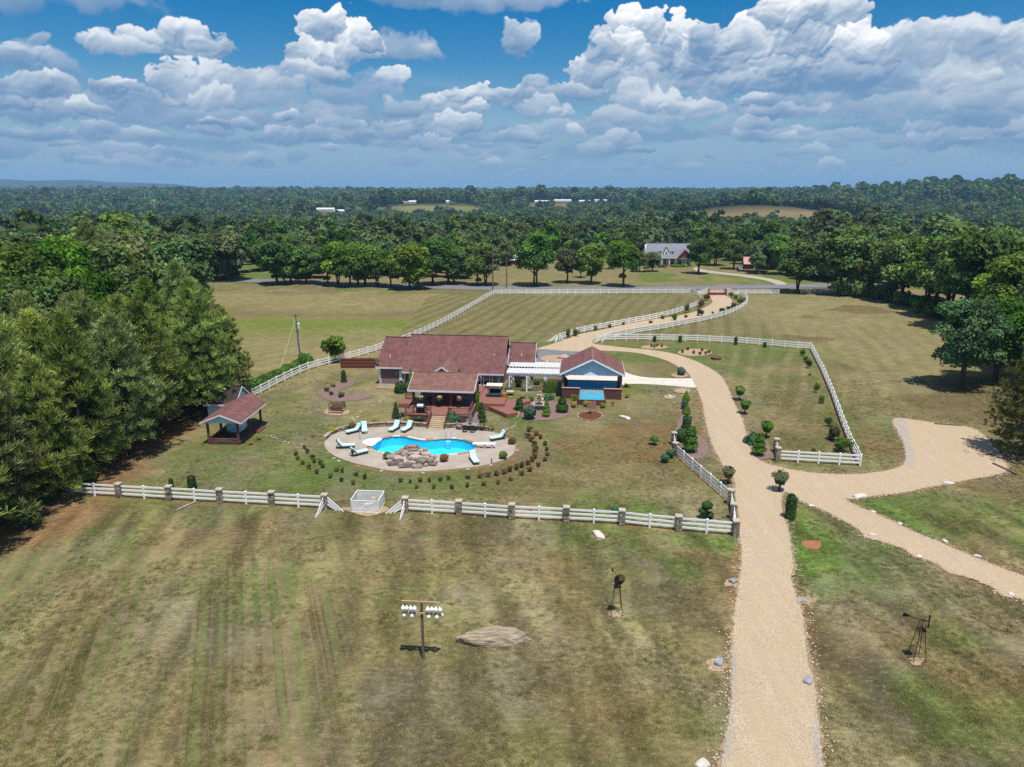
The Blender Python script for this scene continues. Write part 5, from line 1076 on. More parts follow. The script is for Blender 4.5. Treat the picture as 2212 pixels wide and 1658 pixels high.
fence("white rail fence along the road right of the red gate", [G(1594,636.5)[:2],G(1682,636)[:2]]); fence("white rail fence along the road by the right wood", [G(1730,634.7)[:2],G(1803,632.5)[:2]])
BK = smooth_closed(pxpoly([(1066,637),(1025,661),(978,689),(932,713),(880,736),(820.7,757),(765,774),(690,793),(664,801),(618,822),(580,842),(546,860)]), 1.0, 0, 1, False)
fence("white rail fence sweeping from the far road behind the house to the hedge", BK, skip_first=True)
fan("white boards fanning to the ground at the left drive fence's end", G(1206,737), (R(200),R(250),R(-50)), 2.4, 1.3); fan("white boards fanning to the ground where two drive fences meet", G(1301,738), (R(215),R(260)), 2.4, 1.3)
# gate
GP = G(1549,638.5); gw = G(1563.5,638.5).x-G(1527,638.5).x
gt = thing("entrance_gate", "maroon double gate closing the drive at the far road", "gate", GP, 0)
M_MAR = mat("maroon_paint", (.19,.022,.030), (.14,.018,.024), 2, 3, .5, .4)
for s in (-1,1):
    x0, x1 = sorted((s*.03, s*gw/2)); lf = MB().box(x0,x1,-.03,.03,.15,.80).build("gate_leaf", M_MAR, gt); MB().box(x0,x1,-.05,.05,1.55,1.67).build("top_bar", M_MAR, lf)
    for k in range(8): x = x0+(x1-x0)*(k+.5)/8; MB().box(x-.02,x+.02,-.015,.015,.8,1.55).build("bar", M_MAR, lf)
    MB().box(s*gw/2-.12+s*.15,s*gw/2+.12+s*.15,-.12,.12,0,1.9).build("gate_post", M_MAR, gt)
for s, nm in ((-1,"left"),(1,"right")):
    wgp = Vector((GP.x+s*(gw/2+.35), GP.y, 0)); wo_ = thing("gate_wing", f"white sloping wing panel {nm} of the maroon gate", "fence", wgp, 0, "gate wings")
    for k in range(4): MB().bar((0,-.1*k,2.0-.42*k),(s*3.2,-.5-.1*k,1.15-.22*k),.05,.16).build("board", M_WHITE, wo_)
    MB().box(min(0,s*.14),max(0,s*.14),-.07,.07,0,2.25).build("post", M_WHITE, wo_)
# lattice enclosure
LA = G(795,1097); lt = thing("lattice_box", "white lattice enclosure open at the top standing in the front fence gap", "enclosure", LA, R(-4))
def lattice(u0, u1, h):
    mb = MB(); w_ = u1-u0; s_ = .155
    for sgn in (1,-1):
        k = -int(h/s_)-1
        while k*s_ < w_+h:
            x = u0+k*s_ if sgn == 1 else u0+k*s_; pts_ = []
            a0 = max(u0, x); b0 = min(u1, x+h)
            if b0 > a0+.03:
                za = a0-x; zb = b0-x
                if sgn == -1: za, zb = h-za, h-zb
                mb.bar((a0,.012*sgn,za+.06),(b0,.012*sgn,zb+.06),.014,.042,(0,1,0) if False else (0,0,1))
            k += 1
    return mb
hL = 1.15
for nm_, loc_, rz_, w_ in (("front",(-1.35,-1.1,0),0,2.7),("back",(-1.35,1.25,0),0,2.7),("left",(-1.35,-1.1,0),R(90),2.35),("right",(1.35,-1.1,0),R(90),2.35)):
    o_ = lattice(0.04, w_-.04, hL-.02).build("lattice_panel", M_WHITE, lt, loc=loc_, rz=rz_); o_['kind'] = 'stuff'
    fr = MB().box(0,w_,-.03,.03,hL+.02,hL+.10).box(0,w_,-.03,.03,.02,.08).box(-.04,.04,-.04,.04,0,hL+.1); fr.build("panel_frame", M_WHITE, lt, loc=loc_, rz=rz_)
eq = thing("pool_pump", "grey pump with pipes inside the lattice enclosure", "pump", LA+Vector((.1,.1,0)), .4); MB().tube([(-.5,0,.3),(.3,0,.3)], .2, 10).build("motor", M_STEEL, eq); MB().lathe([(.28,0),(.3,.6),(.2,.8)],12,.55,.4).build("filter_tank", M_CAP, eq); MB().tube([(.3,0,.3),(.55,.1,.35),(.55,.4,.7)], .05, 6).build("pipe", M_WHITE, eq)
# ---------------------------------------------------------------- pool, rocks and loungers
def pool_obj():
    pool = thing("swimming_pool", "kidney shaped swimming pool with bright blue water in the round concrete deck", "pool", (0,0,0))
    n = len(POOL); m_in = mat("pool_plaster", (.10,.74,.95), (.07,.66,.92), .6, 3, .6, .2)
    mb = MB(); k = len(mb.v); mb.v += [(x,y,.10) for x,y in POOL]+[(x,y,-1.1) for x,y in POOL]; mb.f += [(i,(i+1)%n,n+(i+1)%n,n+i) for i in range(n)]
    me = bpy.data.meshes.new("basin"); tris = tessellate_polygon([[Vector((x,y,0)) for x,y in POOL]]); mb.f += [tuple(i+n for i in t_) for t_ in tris]; me.from_pydata(mb.v, [], mb.f); me.materials.append(m_in); put("basin", me, pool)
    wm = bpy.data.materials.new("pool_water"); wm.use_nodes = True; t = NT(wm.node_tree); t.n.clear(); out = t.new('ShaderNodeOutputMaterial')
    geo = t.new('ShaderNodeNewGeometry'); bu = t.new('ShaderNodeBump'); bu.inputs['Distance'].default_value = .03; t.l.new(t.noise(geo.outputs['Position'], 2.6, 3, .6, .8), bu.inputs['Height'])
    tr = t.new('ShaderNodeBsdfTransparent'); tr.inputs[0].default_value = (.66,.97,1.0,1); gl = t.new('ShaderNodeBsdfGlossy'); gl.inputs['Roughness'].default_value = .05; t.l.new(bu.outputs[0], gl.inputs['Normal'])
    fr = t.new('ShaderNodeFresnel'); fr.inputs[0].default_value = 1.33; t.l.new(bu.outputs[0], fr.inputs['Normal']); mx = t.new('ShaderNodeMixShader'); t.l.new(t.math('MULTIPLY', fr.outputs[0], .8), mx.inputs[0]); t.l.new(tr.outputs[0], mx.inputs[1]); t.l.new(gl.outputs[0], mx.inputs[2]); t.l.new(mx.outputs[0], out.inputs[0])
    sheet("water", POOL, -.06, wm, pool)
    # flagstone coping: separate stones round the rim
    c = Vector((sum(p[0] for p in POOL)/n, sum(p[1] for p in POOL)/n, 0)); rng = random.Random(4)
    ms = [mat("coping_tan",(.50,.37,.24),(.42,.30,.2),2,3,.9,.1), mat("coping_red",(.42,.20,.12),(.36,.17,.1),2,3,.9,.1), mat("coping_pale",(.60,.53,.44),(.52,.45,.37),2,3,.9,.1)]
    step = 2
    for i in range(0, n, step):
        p = Vector((*POOL[i],0)); q = Vector((*POOL[(i+step)%n],0)); d_ = q-p
        if d_.length < .05: continue
        nr = Vector((d_.y,-d_.x,0)).normalized(); pr = Vector((*POOL[(i-1)%n],0)); w_ = rng.uniform(.34,.52)
        mid_ = (p+q)/2
        if inside(POOL, np.array([mid_.x+nr.x*.3]), np.array([mid_.y+nr.y*.3]))[0]: nr = -nr
        a, b = p+d_*.03, q-d_*.03
        MB().prism([(a.x-nr.x*.06,a.y-nr.y*.06),(b.x-nr.x*.06,b.y-nr.y*.06),(b.x+nr.x*w_*rng.uniform(.8,1.1),b.y+nr.y*w_),(a.x+nr.x*w_,a.y+nr.y*w_*rng.uniform(.8,1.1))], 'z', .115, .155).build("coping_stone", rng.choice(ms), pool)
    st = sheet("entry_step", smooth_closed(pxpoly(STEP_PX), .3), .16, M_WHITE, pool, depth=.12)
    return pool
pool_obj()
def rockmesh(seed, m, flat=.6, sub=2):
    bm = bmesh.new(); bmesh.ops.create_icosphere(bm, subdivisions=sub, radius=1.0); o = Vector((seed*3.7, seed*1.3, 0))
    for v in bm.verts:
        k = 1+.38*mnoise.noise(v.co*1.1+o)+.16*mnoise.noise(v.co*2.7+o); c = v.co*k
        # flattened facets
        for ax in range(3): c[ax] = max(-.72, min(.72, c[ax]))
        v.co = Vector((c.x, c.y, c.z*flat))
    me = bpy.data.meshes.new("rock"); bm.to_mesh(me); bm.free(); me.materials.append(m); return me
M_ROCKS = [mat("waterfall_rock_grey", (.36,.29,.25), (.19,.145,.13), 2.2, 5, .9, .12, .05, 5), mat("waterfall_rock_pale", (.50,.42,.35), (.28,.21,.175), 1.9, 5, .9, .12, .05, 5), mat("waterfall_rock_dark", (.24,.18,.16), (.13,.095,.085), 2.3, 5, .9, .12, .05, 5), mat("waterfall_rock_rust", (.42,.23,.13), (.28,.15,.10), 2, 5, .9, .12, .05, 5)]
ROCKV = [[rockmesh(i+10*j, M_ROCKS[j], .62) for i in range(3)] for j in range(4)]
def zw(x, y): return ((1280+x/5.027)/1.736, (1660+y/5.027)/1.736)
def waterfall():
    base = G(*zw(1330,430)); o = thing("rock_waterfall", "pile of stacked boulders forming a waterfall at the pool's near edge", "rock waterfall", base)
    # picture x, y of the stone, height of its centre, half sizes, kind
    L = [(960,270,.55,.75,.5,.34,0),(990,390,.28,.85,.5,.30,2),(1230,430,.25,1.15,.55,.28,2),(1430,440,.27,.72,.5,.30,0),(1560,415,.28,.5,.4,.28,1),(1700,395,.3,.72,.42,.26,2),(1120,300,.72,.85,.55,.36,1),(1290,370,.58,.85,.5,.30,1),(1500,350,.68,.7,.45,.3,0),(1660,320,.70,.6,.5,.33,0),(1380,285,.98,.72,.6,.36,1),(1540,290,.95,.75,.5,.3,1),(1200,225,1.05,.6,.45,.3,0),(1380,205,1.2,.8,.45,.28,1),(1600,230,1.1,.7,.6,.38,1),(1190,165,1.35,.75,.5,.3,0),(1330,130,1.5,1.0,.6,.24,0),(1480,170,1.3,.5,.4,.3,1),(1570,150,1.35,.36,.34,.32,3),(1310,85,1.72,1.05,.55,.15,2),(1340,70,1.86,.55,.4,.14,3),(1080,200,.8,.5,.4,.3,0),(1730,270,.6,.45,.4,.3,1),(900,360,.22,.4,.35,.25,1),(1770,360,.2,.45,.35,.22,1),(1310,450,.15,.5,.3,.18,0),(1250,300,.5,1.5,.9,.6,2),(1450,300,.5,1.3,.9,.6,2),(1330,190,.9,1.2,.7,.7,2),(1120,400,.2,.5,.4,.25,1),(1600,370,.35,.6,.4,.25,2),(1030,330,.5,.5,.4,.25,2)]
    rng = random.Random(9)
    for i, (x, y, z, a, b, c, k) in enumerate(L):
        p = G(*zw(x, y), z); r_ = put("stone", ROCKV[k][i%3], o, p-base, rng.uniform(-.3,.3), (a*1.1,b*1.2,c*1.7)); r_.rotation_euler[0] = rng.uniform(-.12,.12); r_.rotation_euler[1] = rng.uniform(-.12,.12)
waterfall()
# retaining wall behind the pool deck: two courses of stones
def stone_wall(label, px, h=.52):
    P = smooth_closed(pxpoly(px), .42, 0, 1, False); o = thing("stone_wall", label, "wall", (P[0][0],P[0][1],0)); rng = random.Random(len(P))
    for i in range(len(P)-1):
        a = Vector((*P[i],0)); b = Vector((*P[i+1],0)); d_ = b-a; L = d_.length
        if L < .05: continue
        rz = math.atan2(d_.y,d_.x)
        for c in range(2): put("stone", STONES2[rng.randrange(5)], o, (a+b)/2-Vector((*P[0],0))+Vector((rng.uniform(-.03,.03),rng.uniform(-.03,.03),h*(c+.5)/2)), rz+rng.uniform(-.08,.08), (L*rng.uniform(.9,1.05),.34,h/2*rng.uniform(.9,1.02)))
        put("cap_stone", STONES2[(i*2)%5], o, (a+b)/2-Vector((*P[0],0))+Vector((0,0,h+.035)), rz, (L*1.02,.46,.09))
    return o
STONES2 = []
for me in STONES:
    c = me.copy(); c.materials.clear(); c.materials.append(M_STONE); STONES2.append(c)
stone_wall("curved low stone wall behind the loungers at the left of the pool deck", [z3(*p) for p in [(258,300),(330,243),(450,203),(570,188),(700,178),(900,172),(1105,184)]])
stone_wall("low stone wall right of the porch stairs behind the dining set", [z3(*p) for p in [(1256,190),(1380,186),(1500,203),(1640,216)]])
# edging stones in front of the deck
edge = [z3(*p) for p in [(290,395),(345,440),(380,462),(540,505),(735,545),(1075,560),(1180,545),(1450,530),(1640,498),(1780,445),(1855,375),(1850,330)]]
for i, p in enumerate(edge):
    tag(put("edging_rock", ROCKV[1 if i%3 else 3][i%3], None, G(*p)+Vector((0,-.25,.06)), i*1.1, (.32,.22,.15)), f"small tan rock at the pool deck's edge, {ordinal(i+1)} counted from the left", "rock", "rocks edging the pool deck")
# loungers
M_FRAME = mat("brown_wicker", (.055,.045,.040), (.035,.03,.028), 6, 2, .7, .2)
def lounger():
    o = thing("sun_lounger", "", "sun lounger", (0,0,0), 0, "sun loungers round the pool")
    for x in (-.33,.29): MB().box(x,x+.04,-1.0,.95,.24,.30).build("side_rail", M_FRAME, o)
    for x in (-.33,.29):
        for y in (-.85,.55): MB().box(x,x+.05,y,y+.06,0,.24).build("leg", M_FRAME, o)
    c = MB(); c.box(-.31,.31,-1.0,.28,.302,.40).build("seat_cushion", M_AQUA, o)
    b = MB(); an = R(48); cy, cz = math.cos(an), math.sin(an)
    pr = [(.28,.31),(.28-.09*cz*.2,.40),(.28+.80*cy-.09*cz,.35+.80*cz+.06),(.28+.80*cy+.0,.31+.80*cz)]
    b.prism(pr, 'x', -.31, .31).build("back_cushion", M_AQUA, o)
    MB().prism([(.31,.28),(.36,.28),(.33+.82*cy+.06,.28+.82*cz),(.33+.82*cy+.01,.30+.82*cz)], 'x', -.33, .33).build("back_frame", M_FRAME, o); MB().bar((0,.75,.26),(0,.70,.68),.5,.03).build("prop", M_FRAME, o)
    pl = MB().box(-.26,.26,-.02,.06,-.08,.10).build("head_pillow", mat("pale_pillow",(.62,.72,.68),None,3), o, loc=(0,.28+.66*cy-.08,.40+.66*cz)); pl.rotation_euler[0] = -(math.pi/2-an)
    return o
LG = lounger()
spots = [((505,228),R(222),"aqua cushioned lounger, leftmost by the stone wall, with its back raised"),((590,218),R(190),"aqua cushioned lounger, second by the stone wall beside the hand rail"),((840,208),R(152),"aqua cushioned lounger, left one of the pair near the porch stairs"),((945,210),R(150),"aqua cushioned lounger nearest to the porch stairs"),((1700,285),R(122),"pale blue lounger alone at the right end of the pool deck"),((432,355),R(248),"aqua lounger lying across the left end of the deck, farther from the camera"),((545,412),R(128)+R(180),"aqua lounger at the left near edge of the deck beside a potted shrub"),((1500,470),R(202),"pale blue lounger alone near the right front edge of the deck")]
for i, (p, a, lab) in enumerate(spots):
    o = LG if i == 0 else copy_tree(LG); o.location = G(*z3(*p), .112); o['label'] = lab
    ang = {0:R(-48),1:R(15),2:R(-22),3:R(-24),4:R(-62),5:R(98),6:R(128),7:R(18)}[i]
    o.rotation_euler[2] = ang; o.scale = (1.12,1.12,1.12)
# diving board, ladder, hand rail, entry slide
db = thing("diving_board", "white diving board over the right end of the pool", "diving board", G(*z3(1600,355),.11), R(-3)); MB().box(-1.6,1.1,-.26,.26,.50,.58).build("board", M_WHITE, db); MB().box(.55,.8,-.2,.2,0,.5).build("stand", M_STEEL, db); MB().box(-.3,-.05,-.2,.2,0,.5).build("stand", M_STEEL, db)
la = thing("pool_ladder", "chrome pool ladder at the far rim of the pool", "ladder", G(*z3(1287,284),.11), 0)
for s in (-.32,.32): MB().tube([(s,.45,0),(s,.45,.75),(s,.3,.92),(s,-.05,.88),(s,-.25,.5),(s,-.25,-.9)], .028, 6).build("handrail", M_STEEL, la)
for z in (-.2,-.5): MB().box(-.32,.32,-.33,-.2,z,z+.05).build("rung", M_WHITE, la)
hr = thing("hand_rail", "curved metal hand rail at the pool's left entry steps", "hand rail", G(*z3(555,290),.11), .3); MB().tube([(0,0,0),(0,0,.95),(.35,0,1.1),(1.6,-.2,.35),(1.7,-.2,0)], .03, 6).build("rail", M_STEEL, hr); MB().tube([(0,.6,0),(0,.6,.95),(.35,.6,1.1),(1.6,.4,.35),(1.7,.4,0)], .03, 6).build("rail", M_STEEL, hr)
# dining set
dt = thing("dining_table", "grey patio dining table with a closed umbrella on the pool deck", "table", G(*z3(1470,205),.112), R(-8))
MB().box(-1.0,1.0,-.55,.55,.70,.75).build("table_top", mat("taupe_metal",(.30,.26,.25),(.25,.22,.21),3,2,.5,.3), dt)
for x in (-.85,.8):
    for y in (-.45,.4): MB().box(x,x+.05,y,y+.05,0,.70).build("leg", M_FRAME, dt)
um = thing("closed_umbrella", "closed grey patio umbrella standing in the dining table", "umbrella", dt.location.copy()+Vector((0,.0,.0)), 0)
MB().tube([(0,0,.76),(0,0,2.75)], .025, 6).build("pole", M_FRAME, um); fold = MB(); nn = 16
for z, r0 in ((1.15,.34),(1.5,.27),(2.0,.18),(2.5,.09),(2.72,.03)):
    for j in range(nn): r_ = r0*(1 if j%2 else .55); fold.v.append((r_*math.cos(j*2*math.pi/nn), r_*math.sin(j*2*math.pi/nn), z))
fold.f = [(i*nn+j,i*nn+(j+1)%nn,(i+1)*nn+(j+1)%nn,(i+1)*nn+j) for i in range(4) for j in range(nn)]; fold.build("canopy", mat("grey_canvas",(.21,.21,.21),(.16,.16,.16),3,3,.9,.1), um)
M_TAUPE = mat("taupe_weave", (.33,.28,.26), (.26,.22,.20), 8, 2, .8, .2)
for i, (x, y, rz, lab, mm) in enumerate([(-.5,-.95,180,"dark dining chair, left of two with backs to the pool",M_FRAME),(.45,-.95,180,"dark dining chair, right of two with backs to the pool",M_FRAME),(-1.45,.05,90,"pale woven dining chair at the table's left end",M_TAUPE),(1.5,0,-90,"dark dining chair at the table's right end",M_FRAME),(-.5,1.0,0,"woven dining chair behind the table by the wall, left",M_TAUPE),(.6,1.0,0,"pale woven dining chair behind the table by the wall, right",M_TAUPE)]):
    a_ = R(-8); p = dt.location+Vector((x*math.cos(a_)-y*math.sin(a_), x*math.sin(a_)+y*math.cos(a_), 0)); c_ = thing("dining_chair", lab, "chair", p, R(rz-8), "dining chairs on the pool deck")
    MB().box(-.28,.28,-.28,.25,.40,.47).build("seat", mm, c_); MB().prism([(.22,.45),(.29,.45),(.38,1.02),(.32,1.04)], 'x', -.28, .28).build("backrest", mm, c_)
    for xx in (-.28,.24):
        MB().box(xx,xx+.04,-.28,-.24,0,.64).build("leg", M_FRAME, c_); MB().box(xx,xx+.04,.2,.24,0,.42).build("leg", M_FRAME, c_); MB().box(xx,xx+.05,-.28,.26,.64,.68).build("armrest", mm, c_)
# flush control joint in the deck and small deck lamp
tag(MB().lathe([(.1,0),(.06,.05),(.05,.35),(.09,.42),(.03,.5)],8).build("deck_lamp", M_METAL, None, loc=G(*z3(1645,480),.112)), "small black lamp post at the deck's right front edge", "lamp")
# ---------------------------------------------------------------- shrubs, topiary, beds
def surf_shape(kind, n, rng):
    """points and normals on the outside of a unit plant: height 1, width about 1"""
    if kind == 'ball':
        d = sph(n, rng); k = rng.uniform(.82,1.06,n)[:,None]; return d*k*np.array((.5,.5,.5))+np.array((0,0,.5)), d
    if kind == 'dome':
        d = sph(n, rng); d[:,2] = np.abs(d[:,2]); a = np.arctan2(d[:,1],d[:,0]); k = (rng.uniform(.84,1.04,n)*(1+.12*np.sin(a*3+1)*np.sin(d[:,2]*5)))[:,None]; return d*k*np.array((.5,.5,.98)), d
    if kind in ('cone','column','spiral','tiers'):
        t = rng.uniform(0,1,n); a = rng.uniform(0,6.283,n)
        if kind == 'cone': r = .5*np.where(t < .18, .75+t/.18*.25, (1-t)/.82*.98+.02); nz = .45
        elif kind == 'column': r = .5*np.minimum(1, np.minimum(t/.08+.6, (1-t)/.12+.15)); nz = .2
        elif kind == 'spiral':
            ph = (t*4.5 - a/6.283) % 1.0; r = .5*(1.04-t*.86)*(.62+.42*np.sin(np.pi*ph)); nz = .35
        else:
            ph = (t*3.2) % 1.0; r = .5*(1.05-t*.55)*(.30+.75*np.sqrt(np.clip(1-(2*ph-1)**2,0,1))); nz = .3
        r = r*rng.uniform(.88,1.06,n); P = np.stack([r*np.cos(a), r*np.sin(a), t], 1); return P, np.stack([np.cos(a), np.sin(a), np.full(n,nz)], 1)
    if kind == 'pear':
        t = rng.uniform(0,1,n); a = rng.uniform(0,6.283,n); r = np.where(t < .6, .5*np.sqrt(np.clip(1-((t-.28)/.36)**2,0.05,1)), .31*np.sqrt(np.clip(1-((t-.76)/.24)**2,0.02,1)))*rng.uniform(.9,1.05,n)
        return np.stack([r*np.cos(a), r*np.sin(a), t], 1), np.stack([np.cos(a), np.sin(a), np.full(n,.3)], 1)
    if kind == 'loose':
        c = rng.normal(0,1,(9,3))*np.array((.17,.17,.13))+np.array((0,0,.5)); k = rng.integers(0,9,n); d = sph(n, rng); P = c[k]+d*(.24*rng.uniform(.5,1.15,n))[:,None]; P[:,2] = np.abs(P[:,2]); return P, d+np.array((0,0,.3))
    if kind == 'vase':
        t = rng.uniform(.3,1,n); a = rng.uniform(0,6.283,n); r = .5*(t**.8)*np.sqrt(rng.uniform(.1,1,n)); P = np.stack([r*np.cos(a), r*np.sin(a), t*(1-.25*(r/.5)**2)+rng.normal(0,.03,n)], 1); return P, np.stack([np.cos(a), np.sin(a), np.full(n,.9)], 1)
def plantmesh(kind, seed, n, size, m):
    rng = np.random.default_rng(seed); P, N = surf_shape(kind, n, rng); cl = rng.uniform(.8,1.2,n)
    V, F4, T4 = leaves(P, N+rng.normal(0,.45,(n,3)), size, mktint(n, rng, .7, 1.3), rng, 1.5)
    faces = F4.tolist(); verts = V.tolist(); T = T4.tolist()
    if kind not in ('loose','vase'):
        Pc, _ = surf_shape(kind, 10, rng); k = len(verts); nz, na = 11, 12
        prof = {'ball':lambda t: .43*math.sqrt(max(0.001,1-(2*t-1)**2)), 'dome':lambda t: .44*math.sqrt(max(.001,1-t*t)), 'cone':lambda t: .40*(1-t)+.01, 'column':lambda t: .40*min(1,(1-t)/.12+.1), 'spiral':lambda t: .5*(1.0-t*.86)*.66, 'tiers':lambda t: .5*(1.05-t*.55)*(.28+.60*math.sqrt(max(0,1-(2*((t*3.2)%1)-1)**2))), 'pear':lambda t: .85*(.5*math.sqrt(max(.05,1-((t-.28)/.36)**2)) if t < .6 else .31*math.sqrt(max(.02,1-((t-.76)/.24)**2)))}[kind]
        for i in range(nz):
            t = i/(nz-1)*.97; r = prof(t)
            for j in range(na): verts.append([r*math.cos(j*6.283/na), r*math.sin(j*6.283/na), t]); T.append([.8,.8,.8,1])
        for i in range(nz-1):
            for j in range(na): faces.append([k+i*na+j, k+i*na+(j+1)%na, k+(i+1)*na+(j+1)%na, k+(i+1)*na+j])
    return npmesh("foliage", verts, faces, m, T)
KINDS = {k: [plantmesh(k, 500+i*7+len(k), nn, s, L_TOPI) for i in range(2)] for k, nn, s in (('ball',650,.11),('dome',650,.10),('cone',650,.10),('column',600,.11),('spiral',1000,.075),('tiers',900,.085),('pear',900,.08),('loose',900,.085),('vase',800,.09))}
def spike_mesh():
    rng = np.random.default_rng(8); n = 44; V = []; F_ = []
    for i in range(n):
        a = rng.uniform(0,6.28); e = rng.uniform(.15,1.35); L = rng.uniform(.7,1.0); d = np.array((math.cos(a)*math.cos(e), math.sin(a)*math.cos(e), math.sin(e))); s = np.array((-math.sin(a),math.cos(a),0))*.045; k = len(V)
        V += [np.array((0,0,.05))-s*.6, np.array((0,0,.05))+s*.6, d*L*.55+s, d*L*.55-s, d*L-np.array((0,0,.16*L))]; F_ += [(k,k+1,k+2,k+3),(k+3,k+2,k+4,k+4)]
    me = bpy.data.meshes.new("fronds"); me.from_pydata([tuple(v) for v in V], [], [f if f[2]!=f[3] else f[:3] for f in F_]); a_ = me.color_attributes.new('tint','FLOAT_COLOR','POINT'); a_.data.foreach_set('color', np.ones(len(V)*4, dtype=np.float32)); me.materials.append(L_TOPI); return me
SPIKE = spike_mesh()
STEM = MB().tube([(0,0,-.05),(0,0,1)], [.5,.35], 6).mesh("stem", M_BARK)
_pc = [0]
def plant(name, kind, px, py, wpx, hpx, m, label, cat="shrub", group=None, z=0.0, stem=0.0, loc=None):
    """wpx, hpx: size in the survey photo, turned into metres at that spot"""
    p = loc if loc is not None else G(px, py, z); dep = (p.y*cP+(CAM_H-p.z)*sP)/FPX; w = wpx*dep; h = hpx*dep/ (cP if True else 1)
    _pc[0] += 1; i = _pc[0]; me = SPIKE if kind == 'spike' else KINDS[kind][i%2]
    if stem > 0:
        o = thing(name, label, cat, p, 0, group); f = put("foliage", me, o, (0,0,h*stem), i*1.7, (w,w,h*(1-stem))); put("stem", STEM, o, (0,0,0), 0, (.12*w+.03,.12*w+.03,h*(stem+.15)))
    else:
        f = o = tag(put(name, me, None, p, i*1.7, (w,w,h)), label, cat, group)
    if m is not L_TOPI: f.material_slots[0].link = 'OBJECT'; f.material_slots[0].material = m
    return o
# ring of small bushes round the pool deck, two staggered rows
ring = [(92,365),(118,402),(25,415),(35,455),(75,492),(163,450),(178,478),(222,490),(240,522),(135,530),(200,570),(305,605),(358,553),(410,560),(402,632),(497,660),(522,590),(595,612),(888,640),(970,650),(1057,640),(1130,640),(1217,630),(1288,625),(1025,695),(1165,695),(1312,695),(1450,615),(1447,682),(1548,605),(1575,668),(1622,595),(1690,585),(1697,658),(1745,572),(1800,552),(1805,625),(1850,535),(1895,585),(1898,515),(1945,495),(1980,470),(1965,553),(2005,440),(2030,512),(2005,400),(2090,465),(2010,375),(2105,420),(2000,340),(2105,380),(1970,300),(2085,335),(1948,275),(2055,280),(1955,220),(2012,255)]
for i, (x, y) in enumerate(ring):
    big = (1500 < x < 2020 and y < 620); m = L_RED if big or i % 3 == 0 else L_DUSK
    px, py = z3(x, y); plant("ring_bush", 'loose', px, py, 12.5 if big else rnd.uniform(8,11), 14.5 if big else rnd.uniform(10,14), m, f"small {'reddish' if m is L_RED else 'dusky green'} bush in the ring around the pool, {ordinal(i+1)} from the left", "bush", "ring of bushes around the pool")
# planting beds
def circ(cx, cy, rx, ry, n=16, j=.28):
    rg = random.Random(int(cx*7+cy)); f = [1+rg.uniform(-j,j) for _ in range(n)]
    return [(cx+rx*f[k]*math.cos(k*6.2832/n), cy+ry*f[k]*math.sin(k*6.2832/n)) for k in range(n)]
def bed(name, pts, m, z=.05, step=.35, jit=.05): return structure(sheet(name, smooth_closed(pxpoly(pts), step, jit, 2), z, m))
bed("gravel_bed", [z1(*p) for p in [(150,910),(230,860),(400,790),(560,760),(612,790),(560,850),(420,895),(390,935),(500,968),(700,955),(850,945),(866,970),(760,1012),(560,1038),(300,1038),(180,970)]], M_BED)
bed("gravel_bed", [z5(*p) for p in [(430,830),(560,790),(720,768),(1000,785),(1260,840),(1310,920),(1210,1030),(1000,1085),(720,1105),(520,1095),(440,1000),(360,930)]], M_BED)
bed("gravel_bed", [z8(*p) for p in [(600,770),(640,650),(660,560),(705,560),(725,650),(770,800),(830,850),(853,930),(820,985),(720,988),(650,905),(605,840)]], M_BED)
bed("gravel_bed", [z8(*p) for p in [(1185,870),(1310,860),(1350,930),(1345,990),(1260,1000),(1210,960)]], M_BED, .085)
bed("gravel_bed", [z1(*p) for p in [(1080,1260),(1100,1180),(1200,1170),(1330,1190),(1560,1210),(1540,1330),(1290,1330),(1060,1320)]], M_BED, .06)
bed("gravel_bed", [z1(*p) for p in [(1810,1220),(2100,1190),(2212,1200),(2230,1290),(2150,1340),(1800,1345)]], M_BED, .06)
bed("mulch_circle", [(1274.7+26*math.cos(k*.5236), 899.6+9.5*math.sin(k*.5236)) for k in range(12)], mat("red_mulch",(.15,.055,.035),(.10,.04,.028),5,4,.95,.05,.03,12), .06)
bed("soil_circle", [z1(385+165*math.cos(k*.5236), 1178+48*math.sin(k*.5236)) for k in range(12)], M_PALEBED)
bed("soil_circle", [z8(430+108*math.cos(k*.5236), 112+15*math.sin(k*.5236)) for k in range(12)], M_PALEBED); bed("soil_circle", [z8(750+135*math.cos(k*.5236), 155+28*math.sin(k*.5236)) for k in range(12)], M_PALEBED)
bed("soil_circle", [z8(630+65*math.cos(k*.5236), 335+20*math.sin(k*.5236)) for k in range(12)], M_PALEBED); bed("soil_circle", [z8(650+68*math.cos(k*.5236), 457+20*math.sin(k*.5236)) for k in range(12)], M_PALEBED)
bed("soil_circle", [z8(552+48*math.cos(k*.5236), 505+18*math.sin(k*.5236)) for k in range(12)], M_PALEBED)
bed("soil_circle", [z2(1060+190*math.cos(k*.5236), 465+42*math.sin(k*.5236)) for k in range(12)], M_PALEBED, .10)
bed("bare_earth", [zf(*p) for p in [(1830,355),(1920,345),(2110,340),(2140,360),(2090,385),(2000,405),(1940,390)]], M_PALEBED, .03)
bed("bare_earth", [z4(*p) for p in [(722,592),(790,585),(850,595),(845,640),(790,645),(740,628)]], mat("red_clay",(.34,.15,.08),(.27,.12,.065),2,4,.95,.05), .03)
def ring_stones(cx, cy, rx, ry, n, label, f=None):
    o = thing("stone_edging", label, "stone edging", G(cx,cy)); b0 = G(cx,cy)
    for k in range(n):
        a = k*6.2832/n; p = G(cx+rx*math.cos(a), cy+ry*math.sin(a)); put("stone", STONES2[k%5], o, p-b0+Vector((0,0,.06)), a*1.3, (.34,.26,.17))
